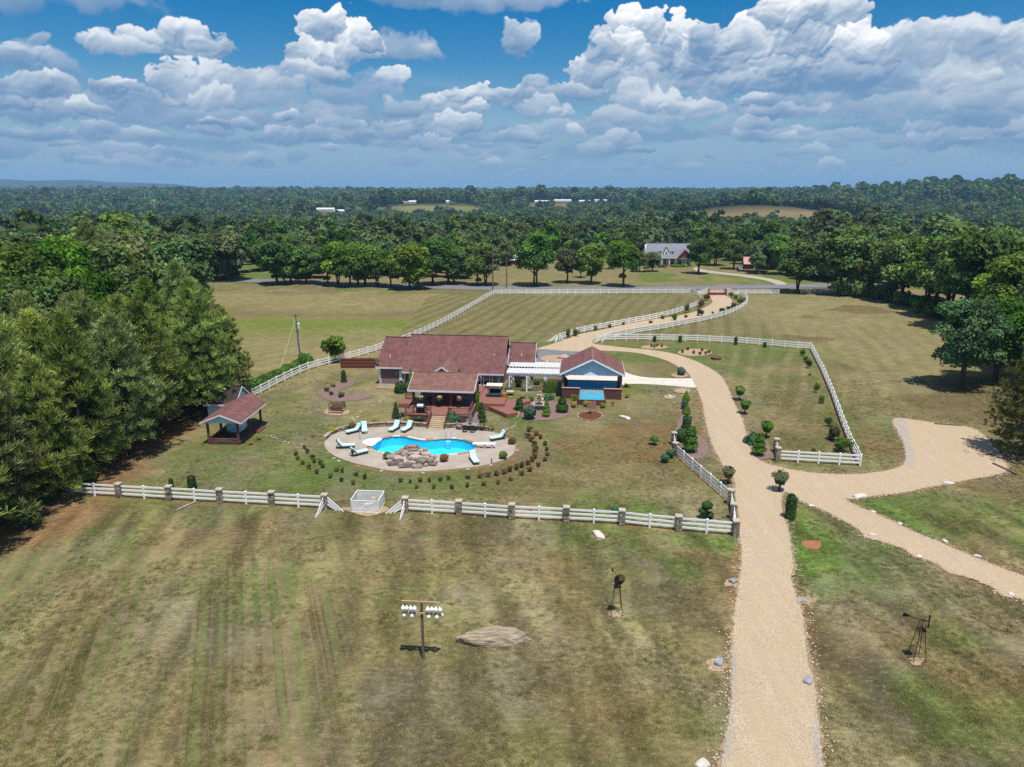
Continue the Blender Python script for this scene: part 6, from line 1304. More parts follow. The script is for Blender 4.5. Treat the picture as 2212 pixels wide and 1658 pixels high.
ring_stones(1274.7,899.6,27,10,22,"ring of pale stones around the red mulch circle"); ring_stones(*z8(630,335),17.5,5.4,16,"ring of stones around the blue green shrub by the concrete pad"); ring_stones(*z8(650,457),18.5,5.4,16,"ring of stones around the bare circle below the concrete pad"); ring_stones(*z2(1060,465),36,8,24,"ring of stones around the sandy circle behind the pergola")
P_ = plant
# around the porch and lower deck
P_("bush",'dome',*z1(1205,925),30,24,L_TOPI,"dark green bush against the house wall right of the white door"); P_("conifer",'cone',*z1(1335,905),17,46,L_BRIGHT,"tall green conifer at the porch's left rear corner","conifer")
P_("spiral_topiary",'spiral',*z1(1142,1262),20,35,L_TOPI,"spiral topiary left of the porch","topiary"); P_("spiral_topiary",'spiral',*z2(180,1212),23,42,L_TOPI,"spiral topiary right of the porch beside the lower deck","topiary")
P_("shrub",'dome',*z1(1288,1302),17,14,L_YEL,"golden shrub below the deck left of the stairs"); P_("shrub",'ball',*z1(1455,1292),27,14,L_JUNI,"flat topped blue green juniper left of the stairs","juniper",None,0,.35); P_("juniper",'dome',*z1(1866,1338),35,27,L_JUNI,"big round bright green juniper right of the stairs","juniper"); P_("shrub",'spike',*z1(2010,1318),14,14,L_TOPI,"dark spiky shrub behind the dining set")
P_("shrub",'loose',*z1(1320,1140),12,12,L_YEL,"small golden shrub at the deck's left rail"); P_("shrub",'loose',*z1(1225,1240),13,14,L_GREY,"pale green shrub beside the left spiral topiary"); P_("flowers",'loose',*z1(1545,1150),10,7,L_YEL,"yellow flowers on the deck left of the stairs","flowers",None,1.16); P_("flowers",'loose',*z1(1835,1150),9,7,L_YEL,"yellow flowers on the deck right of the stairs","flowers",None,1.16)
P_("vine",'column',*z2(120,1080),11,42,L_HEDGE,"tall green vine on the porch's right corner post","vine",None,.0)
P_("cone_topiary",'tiers',*z5(430,948),21,28,L_TOPI,"two tiered cone topiary next to the lower deck steps","topiary"); P_("round_bush",'ball',*z5(600,1075),27,29,L_BLUE,"round grey green bush in front of the fountain","bush",None,0,.1); P_("spiral_topiary",'spiral',*z5(880,1030),20,38,L_BRIGHT,"narrow bright spiral topiary before the fountain","topiary",None,0,.12); P_("pear_topiary",'pear',*z5(1140,955),27,31,L_TOPI,"stacked round topiary right of the fountain","topiary"); P_("bush",'dome',*z5(920,742),22,12,L_JUNI,"low spreading bush behind the fountain","bush",None,0,.15)
for i, (x, y, lab) in enumerate([(1350,765,"golden shrub at the raised pool's left wall"),(1340,880,"golden shrub at the gravel bed's right end"),(1535,862,"golden shrub left of the raised pool's steps"),(1805,890,"golden shrub right of the raised pool's steps"),(1985,860,"small upright golden shrub at the raised pool's right corner")]): P_("golden_shrub",'loose',*z5(x,y),14 if i<4 else 7,14,L_YEL,lab)
P_("palm",'spike',*z2(1900,800),16,14,L_DUSK,"dusky spiky palm at the pavilion's right rear","palm"); P_("golden_shrub",'loose',*z2(1898,925),11,11,L_YEL,"golden shrub on the lawn right of the pavilion"); P_("palm",'spike',*z5(1595,985),10,12,L_TOPI,"little palm in the red mulch circle","palm")
P_("dark_shrub",'column',*z2(1165,850),10,30,L_DUSK,"dark climbing shrub on the pavilion's left front post"); P_("dark_shrub",'column',*z2(1812,800),8,20,L_DUSK,"dark climbing shrub on the pavilion's right front post")
P_("shrub",'ball',*z5(415,540),14,22,L_TOPI,"dark round shrub under the pergola's left bay"); P_("shrub",'loose',*z5(250,620),18,12,L_BLUE,"grey green succulent shrub beside the canopy swing"); P_("shrub",'ball',*z5(720,500),13,10,L_JUNI,"teal green round bush under the pergola's middle bay")
P_("flower_pot",'dome',*z5(185,700),14,6,leafmat("orange_flower",(.55,.12,.02),(.4,.08,.015),.05),"orange flowers beside the canopy swing","flowers",None,.95)
for k in range(5): P_("ornamental_grass",'column',*z5(850+44*k,640),5,26,L_HEDGE,f"tall green grass clump under the pergola's right bay, {ordinal(k+1)} from the left","grass clump","grass clumps under the pergola")
# left bed, hedge and tree
P_("column_topiary",'tiers',*z1(476,800),14,25,L_TOPI,"clipped column topiary at the back of the left gravel bed","topiary"); P_("golden_shrub",'loose',*z1(340,855),13,11,L_YEL,"golden shrub in the left gravel bed"); P_("shrub",'loose',*z1(252,915),12,12,L_DUSK,"brown shrub at the left tip of the left gravel bed"); P_("shrub",'loose',*z1(316,965),10,10,L_DUSK,"low brown shrub in the middle of the left gravel bed"); P_("shrub",'loose',*z1(448,990),15,14,L_GREY,"grey green shrub at the front of the left gravel bed")
SMALLT = broadleaf("round_tree", 131, 5.6, 2.5, .9, 26, 5200, .24, L_OAK)
tree("round_tree", SMALLT, G(*z1(350,548)), "round leafy tree beside the brown privacy fence left of the house", "tree", None, .95, .5)
def hedge():
    a = [G(*p) for p in [(498,858),(540,842),(590,820),(640,797),(668,782)]]; rng = np.random.default_rng(77); P = []; N = []
    for i in range(len(a)-1):
        n = 1300
        for k in range(n):
            t = rng.random(); c = a[i].lerp(a[i+1], t); d_ = sph(1, rng)[0]; d_[2] = abs(d_[2]); r = .95+.15*math.sin(t*9+i); P.append((c.x+d_[0]*r, c.y+d_[1]*r, d_[2]*(1.35+.2*math.sin(t*14)))); N.append(d_)
    P = np.array(P)-np.array(a[0]); N = np.array(N)+rng.normal(0,.5,(len(N),3)); V, F4, T4 = leaves(P, N, .26, mktint(len(P), rng), rng)
    core = MB().tube([x-a[0]+Vector((0,0,.45)) for x in a], .82, 10); k = len(V); V = np.vstack([V, np.array(core.v)]); T4 = np.vstack([T4, np.tile((.8,.8,.8,1),(len(core.v),1))])
    me = bpy.data.meshes.new("hedge"); me.from_pydata(V.tolist(), [], F4.tolist()+[tuple(j+k for j in f) for f in core.f]); at = me.color_attributes.new('tint','FLOAT_COLOR','POINT'); at.data.foreach_set('color', T4.astype(np.float32).ravel()); me.materials.append(L_HEDGE)
    tag(put("hedge", me, None, a[0]), "bright green hedge running along the white fence left of the house", "hedge")
hedge()
P_("climbing_vine",'column',655,796,17,32,L_HEDGE,"green vine climbing the foot of the left utility pole","vine")
P_("juniper_column",'column',370.8,1053,9,19,L_TOPI,"smaller dark upright juniper behind the left front fence","juniper"); P_("juniper_column",'column',415.8,1056,17,29,L_TOPI,"larger dark upright juniper behind the left front fence","juniper"); P_("cypress",'column',1706,1121,21,54,L_TOPI,"dark cypress beside the pillar right of the drive","cypress")
# drive side topiary
P_("cone_topiary",'cone',*z8(680,532),16,21,L_BRIGHT,"bright cone topiary farthest along the drive bed","topiary"); P_("blue_shrub",'ball',*z8(668,600),15,20,L_BLUE,"blue green round shrub in the drive bed","shrub"); P_("cone_topiary",'cone',*z8(682,642),19,27,L_BRIGHT,"second bright cone topiary in the drive bed","topiary"); P_("cone_topiary",'column',*z8(684,752),18,27,L_TOPI,"dark clipped column in the middle of the drive bed","topiary"); P_("round_bush",'ball',*z8(640,858),26,28,L_TOPI,"round dark bush left of the big layered topiary","bush")
P_("layered_topiary",'tiers',*z8(712,938),34,54,L_HEDGE,"big layered bright green topiary in the drive bed","topiary",None,0,.16); P_("layered_topiary",'tiers',*z8(1252,970),29,48,L_HEDGE,"layered bright green topiary right of the drive","topiary",None,0,.2); P_("round_bush",'dome',*z8(1205,878),30,26,L_JUNI,"rounded blue green juniper right of the drive","juniper"); P_("round_bush",'dome',*z8(1150,868),13,15,L_JUNI,"small juniper at the edge of the drive","juniper")
for i, (x, y, h, lab) in enumerate([(1572,1045,38,"crepe myrtle left of the drive by the fence corner"),(1683,1062,46,"crepe myrtle right of the drive before the pillar"),(1597,865,31,"crepe myrtle, farthest of three right of the drive"),(1608,895,31,"crepe myrtle, second of three right of the drive"),(1655,946,36,"crepe myrtle behind the round topiary right of the drive")]): P_("crepe_myrtle",'vase',x,y,h*.86,h,L_GREY if i < 2 else L_DUSK if False else L_OAK,lab,"small tree",None,0,.12)
fr = [(1733,769.3,11,16),(1739,783,11,18),(1746.5,796.6,12,22),(1750,811.6,7,6),(1762,848.6,11,24),(1772.7,871.8,13,22),(1789.7,922,14,24),(1802,952.5,26,44),(1815.6,975.7,32,34),(1757,975,9,9)]
for i, (x, y, w_, h) in enumerate(fr): P_("fence_shrub",'loose',x,y,w_,h,L_DUSK if i in (2,7) else L_OAK,f"dark shrub, {ordinal(i+1)} from the back along the paddock's right fence","shrub","shrubs along the paddock fence",0,0)
for i, (x, y, h) in enumerate([(1413.7,739,12),(1469,740,14),(1588.7,745.5,17),(1651.6,751,11)]): P_("fence_shrub",'column',x,y,7,h,L_TOPI,f"slim dark shrub, {ordinal(i+1)} from the left before the paddock's back fence","shrub","slim shrubs at the back fence")
dl = [(1227,729.5,14,20,0),(1244.7,727,14,20,0),(1285.7,716,8,13,0),(1317,709.5,8,11,0),(1346.6,703,8,8,0),(1405,699,9,8,1),(1431,690,10,9,0),(1457.5,693,12,19,0),(1483.8,676.5,12,22,2),(1481,687,8,8,1),(1512,683,16,17,2),(1515,664,14,20,1),(1526.6,650,13,17,1),(1558.7,675,13,12,0),(1575,671,11,10,0),(1585.7,665.5,13,14,0),(1598.6,659,15,19,0),(1587.6,647.5,11,13,0),(1580,644,9,14,0),(1540,679,6,7,1)]
for i, (x, y, w_, h, c) in enumerate(dl): P_("drive_shrub",'loose',x,y,w_,h,(L_OAK,L_RED,L_DUSK)[c],f"{('green','red leaved','dusky')[c]} shrub beside the winding drive, {ordinal(i+1)} on the way to the gate","shrub","shrubs along the winding drive")
P_("bonsai_tree",'dome',*z8(425,882),19,21,L_OAK,"little bonsai shaped tree on the lawn left of the slanting fence","small tree",None,0,.45)
for i, (x, y, lab) in enumerate([(512,1022,"front ball of the pompom topiary by the slanting fence"),(555,985,"rear ball of the pompom topiary by the slanting fence")]): P_("pompom_topiary",'ball',*z8(x,y),18,18,L_JUNI,lab,"topiary","pompom topiary",0,.2)
pt = thing("pompom_tree", "small pompom pine behind the front fence near the drive corner", "small tree", G(1525.8,1120)); put("stem", STEM, pt, (0,0,0), 0, (.09,.09,1.5))
for x, z, s in ((0,1.25,1.0),(-.35,.75,.85),(.28,.38,.75)): b_ = put("foliage", KINDS['ball'][0], pt, (x,0,z-.3), 1, (s,s,s*.75))
P_("ball_topiary",'ball',1328,1108,17,15,L_JUNI,"green ball bush just behind the right front fence","bush")
for i, (x, y) in enumerate([(405,112),(450,108),(430,118),(487,112)]): P_("bed_shrub",'loose',*z8(x,y),6,8,L_DUSK,f"tiny shrub in the far small soil bed, {ordinal(i+1)} of four","shrub","tiny shrubs in the far bed")
for i, (x, y) in enumerate([(650,158),(693,138),(740,165),(787,172),(805,145),(862,160),(835,170)]): P_("bed_shrub",'loose',*z8(x,y),7,9,L_DUSK if i%2 else L_RED,f"tiny shrub in the near soil bed by the drive loop, {ordinal(i+1)} of seven","shrub","tiny shrubs in the near bed")
P_("blue_shrub",'ball',*z8(640,332),17,17,L_BLUE,"blue green shrub in the stone ring by the concrete pad"); P_("cabana_shrub",'loose',*z6(855,795),12,11,L_YEL,"golden shrub beside the cabana steps"); P_("cabana_shrub",'loose',*z6(765,850),10,9,L_YEL,"smaller golden shrub at the cabana's front right corner")
for i, (x, y) in enumerate([(5,1128),(40,1105),(90,1090),(130,1062),(60,1140),(180,1035)]): P_("undergrowth",'loose',x,y,60,48,L_BRIGHT if i%2 else L_OAK,f"leafy undergrowth below the pines, {ordinal(i+1)} from the left corner","shrub","undergrowth below the pines")
for i, (x, y) in enumerate(EDGE_BRUSH): plant("edge_brush",'loose',0,0,0,0,L_BRIGHT if i%3 == 0 else L_OAK,f"leafy brush at the foot of the {'right' if x > 0 else 'left'} wood, {ordinal(i+1 if x > 0 else i-25)} {'from the road' if x > 0 else 'from the pines'}","shrub","brush at the wood's foot",loc=Vector((x,y,0))).scale = (rnd.uniform(4,6.5),rnd.uniform(4,6.5),rnd.uniform(3,5.5))
# potted plants on the pool deck
POT = MB().lathe([(.16,0),(.24,.28),(.27,.32),(.22,.32)],12).mesh("pot", M_DWOOD)
for x, y, m, lab in [(318,235,L_YEL,"golden potted shrub at the left end of the stone wall"),(490,195,L_RED,"red potted shrub behind the left loungers"),(680,160,L_YEL,"golden potted shrub on the stone wall"),(780,445,L_BRIGHT,"green potted shrub left of the rock waterfall"),(1250,465,L_RED,"red and green potted shrub right of the rock waterfall"),(1740,440,L_BRIGHT,"green potted shrub near the deck's right front edge"),(1815,320,L_RED,"reddish potted shrub at the deck's right end"),(1635,200,L_YEL,"golden potted shrub right of the dining set")]:
    p = G(*z3(x,y), .112); o = thing("potted_shrub", lab, "potted plant", p, 0, "potted shrubs on the pool deck"); put("pot", POT, o); f = put("foliage", KINDS['dome'][x%2], o, (0,0,.28), x, (1.0,1.0,.55)); f.material_slots[0].link = 'OBJECT'; f.material_slots[0].material = m
for x, y, lab in [(490,730,"golden potted plant on the lawn behind the lower deck"),(620,775,"green potted plant at the lower deck's right tip")]:
    o = thing("potted_shrub", lab, "potted plant", G(*z5(x,y))); put("pot", POT, o); f = put("foliage", KINDS['dome'][0], o, (0,0,.28), x, (.9,.9,.5)); f.material_slots[0].link = 'OBJECT'; f.material_slots[0].material = L_YEL if x < 500 else L_HEDGE
# fountain
fo = thing("fountain", "three tiered pale stone fountain in the gravel bed", "fountain", G(*z5(765,905))); mf = mat("fountain_stone",(.52,.45,.36),(.36,.30,.24),3,4,.9,.15,.01,9)
MB().lathe([(.55,0),(.5,.1),(.22,.2),(.2,.5),(.3,.55)],14).build("base", mf, fo)
for z, r in ((.55,1.0),(1.25,.62),(1.85,.4)): MB().lathe([(.15,z),(r*.7,z+.06),(r,z+.2),(r,z+.25),(r*.88,z+.24),(r*.5,z+.12)],16).build("bowl", mf, fo); MB().lathe([(.14,z+.1),(.09,z+.35),(.14,z+.62)],10).build("stem", mf, fo)
MB().lathe([(.08,2.4),(.13,2.5),(.04,2.68),(0.005,2.8)],8).build("finial", mf, fo)
tag(MB().lathe([(.6,.2),(.62,.3),(.2,.42),(.1,.45)],14).build("millstone", M_CAP, None, loc=G(*z5(280,640),.3)), "round pale millstone table beside the canopy swing", "stone table")
tag(MB().lathe([(1.1,0),(1.15,.35),(.9,.38),(.5,.62),(0.02,.7)],16).build("planter_mound", M_STONE, None, loc=G(*z2(1150,455))), "round stone planter mound in the sandy circle behind the pergola", "planter")
tag(MB().lathe([(.9,0),(.95,.4),(.8,.42),(.75,.3),(.02,.3)],16).build("fire_ring", M_DWOOD, None, loc=G(*z8(918,205))), "dark round fire ring on the lawn beside the drive loop", "fire ring")
# bench swing on the soil circle
gl = thing("garden_glider", "dark wooden double glider bench on the round patch of bare soil", "bench", G(*z1(395,1182)), R(-4))
for s in (-1,1):
    for k in range(4): MB().box(-.85,.85,s*.42-.2+.11*k,s*.42-.11+.11*k,.45,.49).build("seat_slat", M_DWOOD, gl)
    for k in range(4): MB().box(-.85,.85,s*.72-.02+s*.02*k,s*.72+.02+s*.02*k,.55+.14*k,.66+.14*k).build("back_slat", M_DWOOD, gl)
    for x in (-.95,.9): MB().bar((x,s*.9,0),(x,s*.55,1.35),.08,.08).build("leg", M_DWOOD, gl)
for x in (-.95,.9): MB().box(x-.04,x+.04,-.62,.62,1.32,1.4).build("top_beam", M_DWOOD, gl)
MB().box(-1.0,1.0,-.05,.05,1.4,1.48).build("ridge_beam", M_DWOOD, gl)
# stepping stones
def steps(label, pts, sz=.42):
    o = thing("stepping_stones", label, "stepping stones", G(*pts[0]), 0, "stepping stone paths"); b0 = G(*pts[0]); rg = random.Random(len(pts))
    for i, p in enumerate(pts): put("stone", STONES2[i%5], o, G(*p)-b0+Vector((0,0,.03)), rg.uniform(0,3), (sz*rg.uniform(.8,1.3),sz*rg.uniform(.7,1),.08))
steps("pale stepping stones from the patio down to the pool", [z1(*p) for p in [(1085,890),(1040,942),(1040,967),(980,990),(990,1012),(935,1040),(915,1068),(840,1100),(690,1170),(645,1215),(650,1245),(585,1252),(605,1278)]], .5)
steps("pale stepping stones from the cabana toward the pool", [z6(*p) for p in [(945,740),(1000,750),(1040,766),(1075,780),(1118,798),(1160,815),(1208,824),(1260,830),(1300,835),(1360,845),(1420,850)]], .36)
steps("stepping stones curving from the lower deck to the right lounger", [z2(*p) for p in [(590,1215),(578,1235),(570,1260),(545,1275),(520,1285),(495,1290),(470,1298),(435,1310)]], .36)
# ---------------------------------------------------------------- front lawn ornaments
M_GREYR = mat("grey_fieldstone", (.36,.36,.37), (.22,.22,.24), 2.5, 5, .9, .12, .04, 6); M_WHITER = mat("pale_quartz", (.62,.58,.52), (.44,.40,.35), 2.5, 5, .9, .12, .04, 6)
GR = [rockmesh(40+i, M_GREYR, .75) for i in range(3)]; WR = [rockmesh(50+i, M_WHITER, .6) for i in range(3)]
for me, px, py, s, lab in [(GR[0],1584,1258,(.42,.36,.34),"grey rock at the drive's left edge, farthest back"),(GR[1],1731,1297,(.55,.4,.16),"flat grey slab at the drive's right edge"),(GR[2],1553,1434,(.5,.34,.42),"pointed grey rock left of the drive"),(GR[0],1746,1474,(.34,.5,.3),"grey rock on the drive's right edge near the camera"),(WR[0],1518,1655,(.52,.4,.3),"white rock at the bottom edge left of the drive"),(WR[1],1857,1074,(.95,.5,.38),"long pale block of stone beside the side road"),(WR[2],2048,1046,(.7,.4,.3),"pale rock by the parking pad's lower edge"),(WR[1],1293,1158,(.95,.5,.42),"pale rock on bare soil in front of the right front fence"),(WR[0],1350,904,(1.25,.5,.42),"long white rock on the lawn right of the mulch circle"),(WR[2],*z8(552,505),(.5,.35,.3),"small white rock in the little soil circle on the lawn")]:
    tag(put("lawn_rock", me, None, G(px,py)+Vector((0,0,s[2]*.25)), px, s), lab, "rock")
for i, (px, py) in enumerate([(1752,1094),(1886,1107),(1944,1133),(1883,1156),(2041,1170),(1985,1204),(2112,1203),(2184,1285)]): tag(put("border_rock", WR[i%3], None, G(px,py)+Vector((0,0,.06)), i*2.0, (.36,.26,.18)), f"small pale rock bordering the branch road, {ordinal(i+1)} from the junction", "rock", "rocks bordering the branch road")
bed("soil_patch", circ(1293,1159,20,6), mat("red_clay",(.34,.15,.08),(.27,.12,.065),2,4,.95,.05), .03); bed("soil_patch", circ(1550,1436,26,13), M_PALEBED, .03); bed("soil_patch", circ(1736,1298,24,9), M_PALEBED, .03); bed("soil_patch", circ(1582,1260,18,9), M_PALEBED, .03)
def flat_boulder():
    bm = bmesh.new(); bmesh.ops.create_icosphere(bm, subdivisions=4, radius=1.0)
    for v in bm.verts:
        n_ = mnoise.noise(v.co*1.4)*.22+mnoise.noise(v.co*4)*.07; c = v.co*(1+n_); c.z = max(-.4,min(.42,c.z))+.05*mnoise.noise(Vector((v.co.x*9,v.co.y*2.5,0)))
        v.co = Vector((c.x*2.6, c.y*.74*(1-.68*abs(v.co.x)**2), c.z*1.05*(1-.3*abs(v.co.x))+.12*v.co.y))
    me = bpy.data.meshes.new("flat_boulder"); bm.to_mesh(me); bm.free(); me.materials.append(mat("layered_boulder",(.42,.34,.235),(.17,.135,.10),1.9,6,.9,.12,.16,2.2,stretch=(.6,3.2,3))); return me
tag(put("flat_boulder", flat_boulder(), None, G(1072,1386)+Vector((0,0,.18)), R(3)), "long flat brown boulder lying on the front lawn", "boulder")
# gourd rack
gk = thing("gourd_rack", "wooden post with two crossbars hung with white bird gourds on the front lawn", "bird house rack", G(915,1424), R(-5))
HT = 4.25; M_TANW = mat("tan_timber",(.46,.32,.19),(.36,.25,.15),3,3,.85,.1)
MB().box(-.075,.075,-.075,.075,-.2,HT).build("post", M_POLE, gk); MB().box(-1.3,1.25,-.045,.045,HT,HT+.07).build("top_bar", M_TANW, gk); MB().box(-1.25,1.3,-.17,-.08,HT-.78,HT-.70).build("crossbar", M_TANW, gk); MB().box(-1.3,1.35,.08,.17,HT-.78,HT-.70).build("crossbar", M_TANW, gk)
GOU = MB().lathe([(.01,-.30),(.085,-.275),(.132,-.18),(.122,-.09),(.06,-.02),(.028,.06),(.012,.09)],12).mesh("gourd", mat("white_gourd",(.86,.86,.88),(.8,.8,.82),2,2,.5,.4), True); CAPB = MB().lathe([(.05,-.22),(.05,-.19)],8).mesh("entrance_ring", M_DWOOD)
for row_, (z, y) in enumerate(((HT-.32,-.06),(HT-.88,.0))):
    for k, x in enumerate((-1.18,-.93,-.68,-.42,.44,.70,.97,1.22)):
        g = put("gourd", GOU, gk, (x+row_*.03,y-.12+.25*(k%2)*row_,z+.1), k*.7, (1.05,1.05,1.05)); g.rotation_euler[0] = .15*math.sin(k*2+row_); MB().tube([(0,0,.08),(0,0,.22)], .008, 4).build("hook", M_METAL, g)
# two ornamental windmills
def windmill(label, px, py, face):
    o = thing("garden_windmill", label, "windmill", G(px,py), 0, "ornamental windmills"); h = 2.85; b_ = .42; tp = .10
    C4 = [(-1,-1),(1,-1),(1,1),(-1,1)]
    for sx_, sy_ in C4: MB().tube([(sx_*b_,sy_*b_,0),(sx_*tp,sy_*tp,h)], .022, 5).build("leg", M_RUST, o)
    for z in (.7,1.35,2.2):
        r_ = b_+(tp-b_)*z/h
        for i in range(4): a = C4[i]; c = C4[(i+1)%4]; MB().tube([(a[0]*r_,a[1]*r_,z),(c[0]*r_,c[1]*r_,z)], .013, 4).build("brace", M_RUST, o)
    for (z0, z1_) in ((.7,1.35),(1.35,2.2)):
        r0 = b_+(tp-b_)*z0/h; r1 = b_+(tp-b_)*z1_/h
        for i in range(4): a = C4[i]; c = C4[(i+1)%4]; MB().tube([(a[0]*r0,a[1]*r0,z0),(c[0]*r1,c[1]*r1,z1_)], .009, 4).build("brace", M_RUST, o)
    MB().box(-.26,.26,-.26,.26,2.2,2.24).build("platform", M_RUST, o)
    hd = put("head", MB().tube([(0,.1,0),(0,-.32,0)], .045, 6).mesh("head", M_METAL), o, (0,0,h+.1), face)
    w = put("wheel", MB().lathe([(.05,-.03),(.05,.03)],10).mesh("wheel", M_METAL), hd, (0,-.34,0)); w.rotation_euler[0] = R(90)
    bl = MB().add([(.10,-.02,-.01),(.42,-.11,-.05),(.42,.11,.05),(.10,.02,.01)],[(0,1,2,3)]).add([(.10,-.02,.0),(.42,-.11,-.04),(.42,.11,.06),(.10,.02,.02)],[(3,2,1,0)]).mesh("blade", M_METAL)
    wr_ = MB()
    for k in range(12): a = k*math.pi/6; wr_.add([Vector(v) for v in [(.10*math.cos(a)-.02*math.sin(a),.10*math.sin(a)+.02*math.cos(a),.0),(.43*math.cos(a)+.10*math.sin(a),.43*math.sin(a)-.10*math.cos(a),-.045),(.43*math.cos(a)-.10*math.sin(a),.43*math.sin(a)+.10*math.cos(a),.045),(.10*math.cos(a)+.02*math.sin(a),.10*math.sin(a)-.02*math.cos(a),.01)]],[(0,1,2,3)])
    for k in range(12): b2 = put("blade", bl, hd, (0,-.34,0)); b2.rotation_euler = (R(90),0,0); b2.rotation_euler = (Matrix.Rotation(R(90),3,'X') @ Matrix.Rotation(k*math.pi/6,3,'Z')).to_euler()
    MB().prism([(.75,-.02),(1.15,-.14),(1.15,.18),(.75,.06)], 'x', -.008, .008).build("tail_vane", M_METAL, hd); MB().tube([(0,.1,0),(0,.8,.02)], .015, 4).build("tail_boom", M_METAL, hd)
windmill("dark iron garden windmill on the lawn left of the drive", 1331,1325, R(14)); windmill("dark iron garden windmill on the lawn at the right edge", 1979,1424, R(58))
bed("soil_patch", circ(1331,1327,16,7), M_PALEBED, .03); bed("soil_patch", circ(1980,1428,17,8), M_PALEBED, .03)
lg = MB().tube([G(374,1108)+Vector((0,0,.08)),G(385,1103)+Vector((0,0,.1)),G(398,1097)+Vector((0,0,.1)),G(420,1087)+Vector((0,0,.08))], [.05,.09,.1,.06], 7).build("driftwood_log", mat("pale_driftwood",(.42,.36,.28),(.28,.23,.18),4,4,.9,.1), None); tag(lg, "pale driftwood log on the grass in front of the left front fence", "log")
for i, (px, py) in enumerate([(2048,919.5),(2163,992),(2170,1015)]): 
    o = MB().tube([Vector((-1.6,0,.12)),Vector((1.6,0,.12))], .12, 7).build("edge_timber", M_POLE, None, loc=G(px,py)); o.rotation_euler[2] = (R(-14),R(-68),R(-80))[i]; tag(o, ("timber lying along the top edge of the parking pad","upper timber at the right edge of the parking pad","lower timber at the right edge of the parking pad")[i], "timber")
# ---------------------------------------------------------------- utility poles and far buildings
def wire(a, b, sag, parent, r=.02):
    a = Vector(a); b = Vector(b); pts = [a.lerp(b, t/10)-Vector((0,0,4*sag*(t/10)*(1-t/10))) for t in range(11)]; MB().tube(pts, r, 4, False).build("wire", M_METAL, parent)
pb = G(653,796); ptop = Vector((-43.5+.6, 118.5, 9.6))
up = thing("utility_pole", "leaning utility pole with transformer rising from the hedge left of the house", "utility pole", pb, 0); d_ = Vector((-.62,.5,9.3))
MB().tube([(0,0,-.3),d_*.5,d_], [.17,.15,.11], 8).build("pole", M_POLE, up); MB().tube([(-.22,-.05,0),d_*.72+Vector((-.2,-.1,0))], .055, 6).build("conduit", M_STEEL, up); MB().tube([(.2,-.08,0),d_*.6+Vector((.17,-.1,0))], .04, 6).build("conduit", M_TRIM, up)
tfz = d_*.79; MB().lathe([(.22,-.5),(.25,-.45),(.25,.40),(.20,.48),(.05,.55)],12,tfz.x+.36,tfz.y-.12).build("transformer", mat("pale_enamel",(.62,.68,.72),None,2), up, loc=(0,0,tfz.z)); MB().bar(d_+Vector((-.65,0,-.25)),d_+Vector((.65,0,-.25)),.1,.1).build("crossarm", M_POLE, up)
for x in (-.55,0,.55): MB().lathe([(.05,0),(.07,.12),(.03,.2)],8,d_.x+x,d_.y).build("insulator", M_CAP, up, loc=(0,0,d_.z-.2))
gy = G(598,818)-pb; MB().tube([d_*.93, gy], .02, 4).build("guy_wire", M_STEEL, up); MB().tube([gy*.98+d_*.02, gy*.8+d_*.19], .05, 5).build("guy_guard", M_TANW, up); MB().tube([d_*.93, G(640,800)-pb+Vector((0,0,.2))], .015, 4).build("guy_wire", M_STEEL, up)
def road_pole(px, py, h, label, arms=4):
    p = G(px,py); o = thing("power_pole", label, "power pole", p, 0, "power poles along the far road"); MB().tube([(0,0,-.3),(0,0,h)], [.22,.14], 8).build("pole", M_POLE, o)
    for k in range(arms): MB().bar((-.2,0,h-.5-1.6*k),(1.9,0,h-.1-1.6*k),.12,.12).build("crossarm", M_STEEL, o)
    return o, p
o1, p1_ = road_pole(1065,634,13.2,"tall power pole with curved arms at the back fence's corner",5); o2, p2_ = road_pole(1683,594,11,"plain power pole on the lane near the red roofed shed",1); o3, p3_ = road_pole(250,560,14,"pale power pole rising above the left wood",1); o4, p4_ = road_pole(1094.5,622,9.5,"thin pole right of the tall power pole beyond the back fence",0)
for k in range(3):
    wire((1.7*(k>0),0,12.9-1.6*k), p2_-p1_+Vector((0,0,10.6-.5*k)), 1.6, o1, .03); wire((0,0,12.9-1.6*k), Vector((-120,250,12.5-k))-p1_, 2.2, o1, .03)
def simple_house(name, label, cat, loc, rz, L, W, h, hr, mw, mr, win=0, porch_=False):
    o = thing(name, label, cat, loc, rz); MB().prism([(0,0),(W,0),(W,h),(W/2,h+hr-.1),(0,h)], 'x', -L/2, L/2).build("wall", mw, o)
    gable_roof(o, "roof", -L/2-.4, L/2+.4, -.5, W/2, W+.5, h-.25, h+hr, h-.25, mr, trim=M_WHITE)
    for k in range(win): x = -L/2+L*(k+.5)/win; window(o, x-.5, x+.5, -.002, .8, 2.3, mid=False)
    return o
